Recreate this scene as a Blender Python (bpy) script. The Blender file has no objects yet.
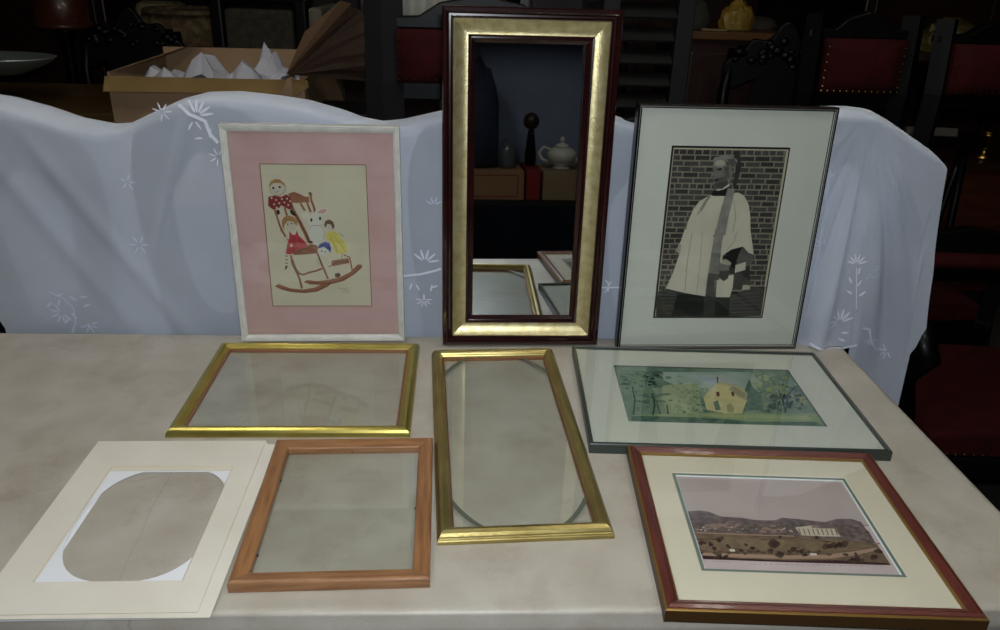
import bpy, bmesh, math, random
from mathutils import Vector, Matrix, Euler
# Flat pictures inside the frames: (tone, layer, outline in 0..1 of the sheet[, stroke width])
DOLLS = [
 ('brown',1,[(0.249,0.799),(0.305,0.812),(0.363,0.795),(0.404,0.78),(0.44,0.779),(0.442,0.74),(0.382,0.74),(0.327,0.735),(0.273,0.739),(0.254,0.761)]),
 ('brown',1,[(0.454,0.8),(0.461,0.753),(0.481,0.71),(0.49,0.671)],0.022),
 ('brown_dark',2,[(0.438,0.8),(0.454,0.809),(0.471,0.792)],0.012),
 ('brown',1,[(0.105,0.699),(0.123,0.647),(0.146,0.577),(0.182,0.515)],0.02),
 ('brown',1,[(0.15,0.558),(0.182,0.518),(0.208,0.478)],0.02),
 ('brown',1,[(0.255,0.743),(0.29,0.674),(0.338,0.605),(0.385,0.525),(0.415,0.463)],0.035),
 ('brown_dark',2,[(0.29,0.674),(0.338,0.605),(0.385,0.525),(0.422,0.463)],0.01),
 ('brown',1,[(0.357,0.735),(0.394,0.684)],0.022),
 ('brown',1,[(0.418,0.74),(0.448,0.675)],0.02),
 ('brown',1,[(0.203,0.708),(0.221,0.648)],0.02),
 ('brown',3,[(0.241,0.384),(0.3,0.416),(0.427,0.455),(0.488,0.444),(0.489,0.39),(0.371,0.38),(0.259,0.375)]),
 ('brown_dark',4,[(0.248,0.389),(0.362,0.418),(0.463,0.444)],0.006),
 ('brown',3,[(0.228,0.375),(0.234,0.316),(0.271,0.252),(0.296,0.196),(0.309,0.133)],0.022),
 ('brown_dark',4,[(0.243,0.343),(0.267,0.279),(0.301,0.243)],0.007),
 ('brown',3,[(0.483,0.39),(0.503,0.345),(0.535,0.281),(0.572,0.203)],0.02),
 ('brown_dark',4,[(0.499,0.363),(0.518,0.299)],0.008),
 ('brown',3,[(0.276,0.247),(0.337,0.234),(0.395,0.253),(0.459,0.262),(0.523,0.281)],0.018),
 ('brown_dark',4,[(0.288,0.238),(0.395,0.246),(0.516,0.274)],0.005),
 ('brown',5,[(0.044,0.152),(0.086,0.167),(0.196,0.135),(0.32,0.126),(0.435,0.141),(0.539,0.179),(0.616,0.208),(0.64,0.19),(0.561,0.147),(0.457,0.111),(0.33,0.1),(0.193,0.109),(0.094,0.131)]),
 ('brown',5,[(0.332,0.183),(0.365,0.197),(0.464,0.188),(0.578,0.198),(0.692,0.218),(0.794,0.255),(0.872,0.311),(0.915,0.307),(0.908,0.284),(0.83,0.237),(0.727,0.19),(0.613,0.169),(0.487,0.162),(0.387,0.164)]),
 ('brown_dark',6,[(0.053,0.15),(0.194,0.116),(0.318,0.106),(0.458,0.118),(0.601,0.175)],0.005),
 ('brown_dark',6,[(0.344,0.178),(0.488,0.167),(0.664,0.18),(0.818,0.237),(0.908,0.293)],0.005),
 ('brown_dark',6,[(0.644,0.245),(0.688,0.25),(0.699,0.227),(0.666,0.213),(0.64,0.222)]),
 ('brown',4,[(0.613,0.323),(0.626,0.337),(0.782,0.356),(0.792,0.32),(0.623,0.296)]),
 ('brown_dark',5,[(0.585,0.291),(0.675,0.326),(0.775,0.333)],0.008),
 ('brown',4,[(0.741,0.378),(0.795,0.361),(0.814,0.269)],0.015),
 ('skin_line',5,[(0.075,0.849),(0.095,0.881),(0.134,0.894),(0.182,0.89),(0.221,0.867),(0.235,0.833),(0.214,0.803),(0.17,0.786),(0.122,0.786),(0.082,0.807)]),
 ('paper',6,[(0.08,0.849),(0.098,0.877),(0.135,0.89),(0.179,0.886),(0.215,0.865),(0.229,0.833),(0.209,0.807),(0.168,0.79),(0.125,0.79),(0.087,0.809)]),
 ('hair',7,[(0.077,0.843),(0.092,0.879),(0.135,0.896),(0.182,0.892),(0.222,0.868),(0.233,0.836),(0.216,0.851),(0.191,0.866),(0.15,0.871),(0.113,0.866),(0.091,0.85)]),
 ('dark',7,[(0.102,0.835),(0.109,0.844),(0.121,0.843),(0.125,0.835),(0.118,0.828),(0.106,0.828)]),
 ('dark',7,[(0.163,0.841),(0.17,0.85),(0.182,0.849),(0.186,0.841),(0.179,0.835),(0.167,0.835)]),
 ('dark',7,[(0.119,0.813),(0.136,0.806),(0.159,0.816)],0.004),
 ('dark_red',6,[(0.06,0.777),(0.122,0.786),(0.181,0.777),(0.231,0.795),(0.27,0.769),(0.281,0.7),(0.246,0.691),(0.192,0.715),(0.136,0.699),(0.092,0.691),(0.051,0.716)]),
 ('paper',7,[(0.077,0.768),(0.088,0.777),(0.101,0.771),(0.092,0.761)]),
 ('paper',7,[(0.118,0.756),(0.129,0.764),(0.141,0.758),(0.133,0.748)]),
 ('paper',7,[(0.173,0.762),(0.184,0.771),(0.196,0.765),(0.188,0.754)]),
 ('paper',7,[(0.222,0.765),(0.232,0.773),(0.245,0.767),(0.236,0.757)]),
 ('paper',7,[(0.096,0.725),(0.107,0.734),(0.12,0.728),(0.111,0.718)]),
 ('paper',7,[(0.146,0.734),(0.156,0.743),(0.169,0.737),(0.161,0.726)]),
 ('paper',7,[(0.195,0.739),(0.205,0.747),(0.218,0.741),(0.209,0.731)]),
 ('paper',7,[(0.229,0.722),(0.239,0.73),(0.252,0.724),(0.244,0.714)]),
 ('paper',7,[(0.161,0.713),(0.172,0.721),(0.185,0.715),(0.176,0.705)]),
 ('paper',7,[(0.118,0.704),(0.129,0.712),(0.141,0.706),(0.133,0.696)]),
 ('paper',7,[(0.25,0.748),(0.26,0.756),(0.273,0.75),(0.265,0.74)]),
 ('dark',6,[(0.122,0.686),(0.147,0.691),(0.159,0.669),(0.14,0.654),(0.125,0.663)]),
 ('dark',6,[(0.249,0.687),(0.274,0.692),(0.31,0.657),(0.293,0.646),(0.259,0.661)]),
 ('hair',6,[(0.169,0.621),(0.196,0.643),(0.245,0.652),(0.287,0.639),(0.314,0.609),(0.307,0.578),(0.271,0.604),(0.223,0.613),(0.19,0.586),(0.182,0.551),(0.164,0.577)]),
 ('paper',7,[(0.206,0.595),(0.229,0.613),(0.271,0.611),(0.296,0.587),(0.283,0.551),(0.239,0.538),(0.204,0.555)]),
 ('dark',8,[(0.216,0.596),(0.227,0.596),(0.226,0.585),(0.215,0.585)]),
 ('dark',8,[(0.253,0.602),(0.264,0.602),(0.263,0.592),(0.252,0.592)]),
 ('red',6,[(0.23,0.545),(0.256,0.519),(0.286,0.519),(0.304,0.55),(0.316,0.515),(0.385,0.462),(0.395,0.444),(0.3,0.416),(0.228,0.379),(0.179,0.384),(0.199,0.451),(0.225,0.496)]),
 ('paper',7,[(0.227,0.452),(0.249,0.454),(0.25,0.436),(0.23,0.432)]),
 ('dark_red',7,[(0.272,0.506),(0.279,0.452),(0.249,0.398)],0.006),
 ('dark_red',7,[(0.308,0.497),(0.335,0.452)],0.005),
 ('paper',5,[(0.199,0.505),(0.186,0.442),(0.179,0.379),(0.179,0.324)],0.02),
 ('dark',6,[(0.171,0.37),(0.198,0.367)],0.008),
 ('dark',6,[(0.169,0.344),(0.196,0.341)],0.008),
 ('dark',6,[(0.166,0.32),(0.193,0.316)],0.008),
 ('dark',6,[(0.166,0.297),(0.189,0.303),(0.18,0.283),(0.154,0.267)]),
 ('white',5,[(0.356,0.666),(0.412,0.679),(0.433,0.649),(0.407,0.627),(0.365,0.635)]),
 ('white',5,[(0.477,0.667),(0.51,0.697),(0.572,0.711),(0.619,0.694),(0.586,0.659),(0.518,0.645)]),
 ('pinkish',6,[(0.508,0.669),(0.534,0.689),(0.583,0.699),(0.606,0.689),(0.568,0.665)]),
 ('white',6,[(0.414,0.64),(0.471,0.667),(0.531,0.654),(0.551,0.615),(0.519,0.588),(0.439,0.583),(0.411,0.605)]),
 ('dark',8,[(0.441,0.633),(0.456,0.633),(0.46,0.621),(0.452,0.609),(0.439,0.61)]),
 ('dark',8,[(0.525,0.644),(0.539,0.644),(0.543,0.632),(0.536,0.62),(0.523,0.621)]),
 ('white',5,[(0.413,0.57),(0.464,0.592),(0.537,0.584),(0.57,0.544),(0.552,0.482),(0.488,0.446),(0.422,0.472)]),
 ('grey_line',7,[(0.418,0.552),(0.451,0.583),(0.531,0.584),(0.564,0.544),(0.553,0.491)],0.004),
 ('white',5,[(0.429,0.542),(0.559,0.561),(0.561,0.507),(0.514,0.463),(0.453,0.467),(0.425,0.498)]),
 ('brown_dark',6,[(0.404,0.475),(0.441,0.478),(0.45,0.46),(0.415,0.455)]),
 ('hair_dark',6,[(0.567,0.588),(0.582,0.615),(0.619,0.626),(0.654,0.611),(0.668,0.58),(0.65,0.554),(0.634,0.589),(0.599,0.597),(0.578,0.566)]),
 ('paper',5,[(0.583,0.58),(0.616,0.593),(0.646,0.58),(0.644,0.554),(0.606,0.544)]),
 ('yellow',6,[(0.574,0.518),(0.612,0.544),(0.667,0.543),(0.72,0.51),(0.705,0.483),(0.589,0.482)]),
 ('yellow',6,[(0.574,0.525),(0.643,0.544),(0.702,0.513),(0.759,0.464),(0.787,0.419),(0.773,0.392),(0.679,0.383),(0.645,0.414),(0.624,0.463),(0.59,0.494)]),
 ('olive',7,[(0.615,0.499),(0.649,0.463),(0.68,0.392)],0.006),
 ('olive',7,[(0.652,0.508),(0.71,0.464),(0.755,0.401)],0.005),
 ('grey_line',6,[(0.703,0.535),(0.756,0.504)],0.006),
 ('grey_line',6,[(0.729,0.392),(0.717,0.351)],0.008),
 ('blue',7,[(0.485,0.422),(0.513,0.454),(0.563,0.469),(0.606,0.463),(0.621,0.427),(0.612,0.391),(0.589,0.414),(0.554,0.436),(0.517,0.428)]),
 ('white',6,[(0.497,0.413),(0.536,0.431),(0.578,0.427),(0.594,0.396),(0.561,0.373),(0.512,0.377),(0.492,0.39)]),
 ('dark',8,[(0.521,0.409),(0.534,0.409),(0.533,0.4),(0.52,0.4)]),
 ('dark',8,[(0.558,0.404),(0.57,0.404),(0.569,0.395),(0.557,0.395)]),
 ('grey_line',6,[(0.465,0.336),(0.488,0.308),(0.524,0.299)],0.004),
 ('grey_line',6,[(0.5,0.372),(0.478,0.336),(0.501,0.318)],0.004),
 ('grey_line',3,[(0.673,0.141),(0.695,0.129),(0.723,0.134),(0.735,0.125),(0.755,0.136),(0.75,0.12)],0.005),
 ('grey_line',3,[(0.699,0.113),(0.721,0.108),(0.741,0.117),(0.765,0.106),(0.778,0.11)],0.005),
]
CLERGY = [
 ('g1',2,[(0.039,0.002),(0.013,0.166),(0.103,0.181),(0.455,0.142),(0.682,0.141),(0.855,0.198),(0.973,0.199),(0.978,0.017)]),
 ('g3',3,[(0.029,0.148),(0.283,0.142),(0.576,0.137),(0.929,0.163)],0.004),
 ('g3',3,[(0.046,0.126),(0.286,0.122),(0.58,0.117),(0.935,0.139)],0.004),
 ('g3',3,[(0.063,0.103),(0.29,0.102),(0.584,0.097),(0.94,0.116)],0.004),
 ('g3',3,[(0.08,0.081),(0.294,0.081),(0.588,0.077),(0.946,0.092)],0.004),
 ('g3',3,[(0.097,0.058),(0.297,0.061),(0.593,0.057),(0.952,0.068)],0.004),
 ('g3',3,[(0.114,0.035),(0.301,0.041),(0.597,0.036),(0.958,0.044)],0.004),
 ('g0',4,[(0.205,0.169),(0.455,0.142),(0.473,0.018),(0.171,0.018)]),
 ('g0',4,[(0.543,0.134),(0.669,0.136),(0.688,0.017),(0.561,0.015)]),
 ('g1',4,[(0.442,0.141),(0.545,0.134),(0.56,0.019),(0.46,0.018)]),
 ('w2',5,[(0.372,0.726),(0.402,0.73),(0.496,0.724),(0.566,0.741),(0.614,0.745),(0.668,0.726),(0.716,0.679),(0.741,0.623),(0.771,0.508),(0.204,0.499),(0.22,0.582),(0.251,0.647),(0.292,0.692)]),
 ('w2',5,[(0.198,0.536),(0.428,0.54),(0.457,0.489),(0.456,0.368),(0.446,0.254),(0.449,0.139),(0.266,0.159),(0.096,0.186),(0.14,0.276),(0.179,0.39),(0.143,0.411),(0.178,0.468)]),
 ('w2',5,[(0.543,0.542),(0.76,0.545),(0.789,0.477),(0.825,0.392),(0.781,0.4),(0.72,0.438),(0.621,0.419),(0.556,0.387),(0.556,0.326),(0.527,0.37),(0.532,0.473)]),
 ('w1',6,[(0.189,0.442),(0.179,0.39),(0.143,0.411),(0.168,0.45)]),
 ('w1',6,[(0.266,0.512),(0.255,0.365),(0.264,0.17)],0.008),
 ('w1',6,[(0.354,0.522),(0.367,0.323),(0.373,0.154)],0.006),
 ('w1',6,[(0.649,0.526),(0.636,0.466),(0.583,0.414)],0.008),
 ('w1',6,[(0.294,0.62),(0.342,0.689),(0.373,0.722)],0.02),
 ('w1',6,[(0.614,0.522),(0.621,0.604),(0.587,0.701)],0.008),
 ('g5',6,[(0.317,0.64),(0.353,0.697),(0.379,0.723)],0.018),
 ('w2',5,[(0.533,0.246),(0.673,0.271),(0.69,0.222),(0.67,0.133),(0.547,0.134)]),
 ('g5',7,[(0.511,0.768),(0.579,0.765),(0.575,0.701),(0.561,0.62),(0.555,0.504),(0.467,0.503),(0.472,0.569),(0.489,0.667)]),
 ('g5',7,[(0.46,0.54),(0.543,0.542),(0.533,0.465),(0.539,0.344),(0.551,0.255),(0.524,0.228),(0.536,0.138),(0.45,0.137),(0.446,0.254),(0.454,0.412)]),
 ('g4',8,[(0.456,0.403),(0.538,0.396),(0.542,0.3),(0.534,0.273),(0.457,0.281)]),
 ('g2',8,[(0.454,0.281),(0.548,0.273),(0.555,0.238),(0.516,0.237),(0.536,0.138),(0.454,0.137)]),
 ('g0',8,[(0.559,0.374),(0.621,0.419),(0.72,0.438),(0.692,0.39),(0.68,0.328),(0.679,0.275),(0.624,0.283),(0.639,0.336),(0.595,0.358)]),
 ('g3',7,[(0.72,0.438),(0.781,0.4),(0.826,0.387),(0.822,0.335),(0.769,0.338),(0.693,0.328),(0.692,0.39)]),
 ('w2',9,[(0.68,0.328),(0.767,0.347),(0.772,0.299),(0.684,0.282)]),
 ('g1',7,[(0.684,0.28),(0.772,0.299),(0.8,0.33),(0.842,0.206),(0.785,0.21),(0.766,0.178),(0.686,0.181),(0.68,0.24)]),
 ('w1',8,[(0.772,0.21),(0.839,0.206),(0.838,0.181),(0.769,0.178)]),
 ('w1',9,[(0.55,0.357),(0.594,0.362),(0.641,0.341),(0.635,0.323),(0.561,0.335)]),
 ('g4',9,[(0.535,0.335),(0.628,0.327),(0.627,0.301),(0.57,0.291),(0.538,0.308)]),
 ('g1',8,[(0.543,0.295),(0.634,0.297),(0.632,0.248),(0.596,0.231),(0.552,0.251)]),
 ('g0',8,[(0.384,0.73),(0.402,0.758),(0.463,0.763),(0.522,0.776),(0.508,0.724),(0.403,0.724)]),
 ('w2',9,[(0.415,0.758),(0.475,0.765),(0.524,0.792),(0.533,0.781),(0.488,0.762),(0.44,0.753)]),
 ('g4',9,[(0.372,0.879),(0.394,0.887),(0.437,0.884),(0.52,0.897),(0.54,0.858),(0.536,0.811),(0.519,0.788),(0.463,0.765),(0.412,0.77),(0.388,0.801),(0.39,0.829),(0.376,0.844)]),
 ('g5',10,[(0.37,0.887),(0.371,0.914),(0.416,0.93),(0.465,0.927),(0.485,0.889),(0.466,0.865),(0.439,0.879),(0.395,0.883)]),
 ('w1',11,[(0.382,0.895),(0.39,0.914),(0.423,0.923),(0.455,0.916),(0.468,0.9),(0.442,0.89),(0.406,0.891)]),
 ('g1',11,[(0.401,0.873),(0.444,0.88),(0.455,0.868),(0.418,0.863)]),
 ('g3',10,[(0.39,0.817),(0.45,0.826),(0.496,0.838),(0.517,0.795),(0.462,0.767),(0.417,0.776)]),
 ('g2',11,[(0.398,0.79),(0.438,0.794),(0.502,0.809),(0.516,0.791),(0.462,0.765),(0.419,0.772)]),
 ('g3',10,[(0.456,0.884),(0.485,0.889),(0.526,0.866),(0.527,0.819),(0.486,0.826)]),
 ('g4',11,[(0.385,0.856),(0.413,0.857),(0.423,0.825),(0.391,0.828)]),
 ('g0',12,[(0.397,0.813),(0.433,0.818),(0.434,0.811),(0.402,0.806)]),
 ('g5',10,[(0.353,0.91),(0.378,0.935),(0.449,0.944),(0.523,0.939),(0.569,0.921),(0.558,0.89),(0.53,0.878),(0.5,0.904),(0.464,0.928),(0.416,0.931),(0.373,0.912)]),
 ('g3',11,[(0.477,0.927),(0.537,0.928),(0.566,0.905),(0.536,0.878),(0.508,0.897)]),
 ('g4',11,[(0.501,0.87),(0.53,0.878),(0.542,0.851),(0.523,0.839)]),
 ('g1',5,[(0.529,0.966),(0.575,0.975),(0.608,0.883),(0.585,0.765),(0.557,0.78),(0.561,0.874)]),
]
VALLEY = [
 ('border',2,[(0.011,0.965),(0.985,0.982),(0.996,0.012),(0.009,0.016)]),
 ('sky',3,[(0.013,0.959),(0.975,0.97),(0.99,0.648),(0.983,0.497),(-0.002,0.433)]),
 ('hill1',4,[(0.015,0.58),(0.082,0.595),(0.132,0.585),(0.188,0.537),(0.302,0.53),(0.375,0.509),(0.479,0.513),(0.525,0.544),(0.614,0.536),(0.689,0.522),(0.751,0.512),(0.829,0.552),(0.909,0.556),(0.952,0.525),(0.958,0.399),(0.955,0.329),(0.013,0.335)]),
 ('hill2',5,[(0.012,0.445),(0.135,0.462),(0.232,0.438),(0.343,0.483),(0.441,0.463),(0.577,0.493),(0.728,0.474),(0.814,0.502),(0.912,0.482),(0.963,0.435),(0.96,0.306),(0.014,0.34)]),
 ('haze',5,[(0.095,0.449),(0.243,0.491),(0.287,0.457),(0.241,0.419),(0.124,0.402)]),
 ('haze',6,[(0.372,0.412),(0.412,0.445),(0.443,0.415),(0.5,0.441),(0.527,0.395),(0.371,0.377)]),
 ('field',6,[(0.018,0.368),(0.266,0.359),(0.517,0.354),(0.767,0.34),(0.965,0.301),(0.97,0.11),(0.018,0.114)]),
 ('field2',7,[(0.023,0.249),(0.134,0.321),(0.446,0.322),(0.621,0.271),(0.506,0.211),(0.236,0.212),(0.024,0.183)]),
 ('field3',7,[(0.476,0.288),(0.761,0.322),(0.94,0.282),(0.81,0.232),(0.606,0.214)]),
 ('road',8,[(0.021,0.165),(0.226,0.164),(0.445,0.164),(0.659,0.182),(0.807,0.221),(0.961,0.271),(0.96,0.249),(0.823,0.192),(0.687,0.15),(0.462,0.132),(0.219,0.129),(0.022,0.139)]),
 ('road',8,[(0.017,0.359),(0.265,0.354),(0.543,0.355)],0.008),
 ('dark',7,[(0.02,0.139),(0.217,0.12),(0.458,0.119),(0.707,0.136),(0.956,0.122),(0.971,0.105),(0.454,0.102),(0.019,0.105)]),
 ('bldg',9,[(0.571,0.444),(0.676,0.472),(0.706,0.442),(0.784,0.445),(0.793,0.365),(0.696,0.361),(0.583,0.366)]),
 ('bwin',10,[(0.588,0.433),(0.583,0.371)],0.007),
 ('bwin',10,[(0.612,0.434),(0.608,0.372)],0.007),
 ('bwin',10,[(0.637,0.435),(0.632,0.373)],0.007),
 ('bwin',10,[(0.662,0.436),(0.657,0.374)],0.007),
 ('bwin',10,[(0.686,0.437),(0.681,0.375)],0.007),
 ('bwin',10,[(0.711,0.438),(0.706,0.376)],0.007),
 ('bwin',10,[(0.736,0.438),(0.73,0.376)],0.007),
 ('bwin',10,[(0.761,0.439),(0.755,0.377)],0.007),
 ('bwin',10,[(0.786,0.44),(0.779,0.378)],0.007),
 ('haze',9,[(0.664,0.479),(0.708,0.471),(0.703,0.442),(0.662,0.445)]),
 ('tree',9,[(0.437,0.286),(0.423,0.264),(0.409,0.245),(0.392,0.259),(0.386,0.274),(0.396,0.293),(0.411,0.323),(0.428,0.326),(0.441,0.304)]),
 ('tree',10,[(0.439,0.257),(0.429,0.24),(0.405,0.219),(0.391,0.232),(0.384,0.246),(0.383,0.27),(0.403,0.283),(0.424,0.292),(0.44,0.284)]),
 ('dark',11,[(0.448,0.269),(0.432,0.249),(0.421,0.243),(0.404,0.236),(0.398,0.255),(0.4,0.278),(0.411,0.293),(0.432,0.297),(0.447,0.289)]),
 ('tree',9,[(0.392,0.189),(0.391,0.18),(0.378,0.173),(0.369,0.171),(0.368,0.182),(0.371,0.194),(0.379,0.206),(0.388,0.211),(0.395,0.203)]),
 ('tree',10,[(0.392,0.202),(0.382,0.187),(0.373,0.18),(0.366,0.188),(0.362,0.196),(0.365,0.208),(0.372,0.212),(0.38,0.215),(0.39,0.212)]),
 ('dark',11,[(0.4,0.207),(0.389,0.198),(0.381,0.192),(0.373,0.194),(0.372,0.2),(0.374,0.214),(0.381,0.223),(0.39,0.224),(0.399,0.219)]),
 ('tree',9,[(0.419,0.166),(0.414,0.15),(0.407,0.146),(0.399,0.151),(0.395,0.16),(0.398,0.174),(0.405,0.179),(0.416,0.187),(0.426,0.179)]),
 ('tree',10,[(0.442,0.159),(0.433,0.149),(0.42,0.135),(0.409,0.137),(0.409,0.151),(0.409,0.166),(0.419,0.176),(0.432,0.181),(0.438,0.175)]),
 ('dark',11,[(0.449,0.178),(0.44,0.168),(0.429,0.162),(0.416,0.158),(0.418,0.171),(0.416,0.184),(0.426,0.199),(0.435,0.192),(0.447,0.187)]),
 ('tree',9,[(0.163,0.311),(0.158,0.298),(0.147,0.295),(0.137,0.295),(0.13,0.302),(0.136,0.316),(0.145,0.322),(0.153,0.329),(0.162,0.324)]),
 ('tree',10,[(0.144,0.303),(0.133,0.288),(0.129,0.289),(0.119,0.287),(0.112,0.296),(0.119,0.308),(0.122,0.314),(0.134,0.322),(0.143,0.315)]),
 ('dark',11,[(0.148,0.289),(0.143,0.279),(0.131,0.266),(0.123,0.269),(0.121,0.28),(0.123,0.293),(0.129,0.303),(0.139,0.311),(0.146,0.297)]),
 ('tree',9,[(0.052,0.26),(0.047,0.251),(0.037,0.238),(0.029,0.241),(0.021,0.253),(0.026,0.266),(0.036,0.28),(0.045,0.283),(0.05,0.275)]),
 ('tree',10,[(0.063,0.259),(0.06,0.248),(0.05,0.244),(0.042,0.246),(0.034,0.253),(0.035,0.264),(0.045,0.273),(0.055,0.272),(0.062,0.274)]),
 ('dark',11,[(0.047,0.257),(0.041,0.248),(0.034,0.235),(0.024,0.238),(0.018,0.251),(0.023,0.262),(0.031,0.276),(0.042,0.28),(0.045,0.27)]),
 ('tree',9,[(0.093,0.246),(0.086,0.233),(0.08,0.229),(0.071,0.229),(0.07,0.24),(0.072,0.251),(0.076,0.262),(0.085,0.26),(0.093,0.255)]),
 ('tree',10,[(0.088,0.264),(0.087,0.253),(0.077,0.244),(0.07,0.252),(0.069,0.256),(0.066,0.27),(0.075,0.276),(0.083,0.277),(0.089,0.277)]),
 ('dark',11,[(0.094,0.245),(0.091,0.232),(0.083,0.226),(0.076,0.23),(0.07,0.239),(0.075,0.249),(0.083,0.255),(0.089,0.257),(0.094,0.258)]),
 ('tree',9,[(0.7,0.259),(0.689,0.24),(0.677,0.233),(0.665,0.236),(0.66,0.25),(0.666,0.264),(0.676,0.278),(0.688,0.277),(0.7,0.272)]),
 ('tree',10,[(0.706,0.267),(0.694,0.253),(0.68,0.238),(0.672,0.241),(0.671,0.26),(0.669,0.275),(0.684,0.287),(0.696,0.293),(0.701,0.285)]),
 ('dark',11,[(0.725,0.267),(0.711,0.249),(0.7,0.242),(0.691,0.244),(0.682,0.258),(0.689,0.275),(0.699,0.281),(0.713,0.286),(0.724,0.283)]),
 ('tree',9,[(0.743,0.268),(0.737,0.253),(0.725,0.245),(0.716,0.249),(0.713,0.261),(0.713,0.273),(0.729,0.286),(0.736,0.287),(0.743,0.278)]),
 ('tree',10,[(0.749,0.292),(0.742,0.283),(0.73,0.27),(0.723,0.28),(0.715,0.284),(0.72,0.296),(0.728,0.303),(0.739,0.307),(0.747,0.307)]),
 ('dark',11,[(0.752,0.271),(0.749,0.262),(0.735,0.247),(0.726,0.25),(0.726,0.263),(0.727,0.277),(0.737,0.283),(0.748,0.293),(0.756,0.281)]),
 ('tree',9,[(0.817,0.304),(0.804,0.286),(0.792,0.278),(0.784,0.284),(0.777,0.292),(0.785,0.313),(0.798,0.333),(0.805,0.323),(0.815,0.325)]),
 ('tree',10,[(0.807,0.285),(0.796,0.268),(0.786,0.264),(0.771,0.257),(0.77,0.272),(0.774,0.292),(0.785,0.311),(0.799,0.315),(0.805,0.303)]),
 ('dark',11,[(0.783,0.289),(0.774,0.274),(0.761,0.256),(0.751,0.267),(0.742,0.28),(0.756,0.299),(0.763,0.313),(0.777,0.307),(0.791,0.307)]),
 ('tree',9,[(0.522,0.217),(0.517,0.205),(0.509,0.198),(0.501,0.198),(0.494,0.209),(0.503,0.221),(0.509,0.23),(0.518,0.231),(0.525,0.228)]),
 ('tree',10,[(0.522,0.221),(0.511,0.205),(0.504,0.207),(0.495,0.201),(0.489,0.212),(0.494,0.224),(0.504,0.238),(0.511,0.235),(0.518,0.232)]),
 ('dark',11,[(0.517,0.228),(0.516,0.215),(0.506,0.214),(0.497,0.211),(0.49,0.221),(0.492,0.234),(0.506,0.245),(0.514,0.247),(0.521,0.237)]),
 ('tree',9,[(0.549,0.205),(0.545,0.195),(0.538,0.19),(0.531,0.193),(0.528,0.198),(0.53,0.211),(0.536,0.216),(0.546,0.22),(0.552,0.214)]),
 ('tree',10,[(0.565,0.22),(0.561,0.209),(0.552,0.207),(0.542,0.205),(0.543,0.213),(0.54,0.223),(0.55,0.236),(0.559,0.236),(0.563,0.228)]),
 ('dark',11,[(0.55,0.203),(0.545,0.191),(0.538,0.183),(0.532,0.189),(0.531,0.197),(0.529,0.209),(0.539,0.216),(0.546,0.218),(0.554,0.212)]),
 ('tree',9,[(0.183,0.223),(0.178,0.212),(0.171,0.213),(0.165,0.212),(0.16,0.218),(0.165,0.227),(0.168,0.235),(0.175,0.237),(0.181,0.229)]),
 ('tree',10,[(0.175,0.24),(0.172,0.232),(0.166,0.226),(0.161,0.227),(0.159,0.234),(0.16,0.245),(0.164,0.251),(0.171,0.252),(0.178,0.249)]),
 ('dark',11,[(0.179,0.238),(0.174,0.228),(0.167,0.223),(0.161,0.228),(0.155,0.232),(0.159,0.243),(0.165,0.248),(0.172,0.25),(0.177,0.246)]),
 ('tree',9,[(0.105,0.208),(0.103,0.199),(0.094,0.19),(0.087,0.191),(0.085,0.203),(0.082,0.211),(0.094,0.224),(0.1,0.225),(0.106,0.217)]),
 ('tree',10,[(0.104,0.196),(0.1,0.185),(0.093,0.184),(0.085,0.185),(0.085,0.192),(0.08,0.201),(0.089,0.21),(0.099,0.21),(0.104,0.207)]),
 ('dark',11,[(0.105,0.211),(0.098,0.198),(0.09,0.193),(0.084,0.2),(0.08,0.206),(0.084,0.215),(0.089,0.224),(0.097,0.229),(0.104,0.22)]),
 ('tree',9,[(0.244,0.193),(0.239,0.182),(0.233,0.176),(0.226,0.18),(0.225,0.187),(0.224,0.197),(0.233,0.208),(0.239,0.205),(0.243,0.204)]),
 ('tree',10,[(0.244,0.198),(0.241,0.187),(0.234,0.185),(0.227,0.183),(0.227,0.192),(0.23,0.203),(0.232,0.209),(0.24,0.209),(0.243,0.206)]),
 ('dark',11,[(0.239,0.197),(0.236,0.187),(0.227,0.179),(0.219,0.183),(0.219,0.191),(0.219,0.201),(0.225,0.21),(0.233,0.208),(0.238,0.204)]),
 ('tree',9,[(0.299,0.223),(0.299,0.214),(0.288,0.204),(0.281,0.211),(0.276,0.215),(0.28,0.227),(0.288,0.232),(0.296,0.24),(0.302,0.231)]),
 ('tree',10,[(0.306,0.226),(0.298,0.217),(0.293,0.212),(0.287,0.211),(0.283,0.219),(0.284,0.231),(0.289,0.238),(0.299,0.238),(0.303,0.233)]),
 ('dark',11,[(0.307,0.219),(0.3,0.21),(0.292,0.203),(0.286,0.208),(0.279,0.212),(0.282,0.224),(0.291,0.235),(0.299,0.234),(0.307,0.232)]),
 ('tree',9,[(0.83,0.168),(0.827,0.153),(0.813,0.147),(0.802,0.15),(0.797,0.16),(0.807,0.174),(0.815,0.191),(0.827,0.195),(0.835,0.179)]),
 ('tree',10,[(0.849,0.141),(0.835,0.125),(0.824,0.116),(0.813,0.116),(0.81,0.134),(0.815,0.145),(0.824,0.154),(0.837,0.159),(0.848,0.157)]),
 ('dark',11,[(0.829,0.144),(0.824,0.134),(0.807,0.12),(0.799,0.124),(0.79,0.136),(0.795,0.149),(0.808,0.168),(0.822,0.169),(0.826,0.155)]),
 ('tree',9,[(0.787,0.131),(0.778,0.121),(0.768,0.111),(0.758,0.114),(0.757,0.122),(0.758,0.138),(0.768,0.148),(0.779,0.146),(0.789,0.146)]),
 ('tree',10,[(0.804,0.126),(0.801,0.116),(0.785,0.105),(0.775,0.107),(0.775,0.118),(0.779,0.131),(0.787,0.141),(0.797,0.144),(0.802,0.138)]),
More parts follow.
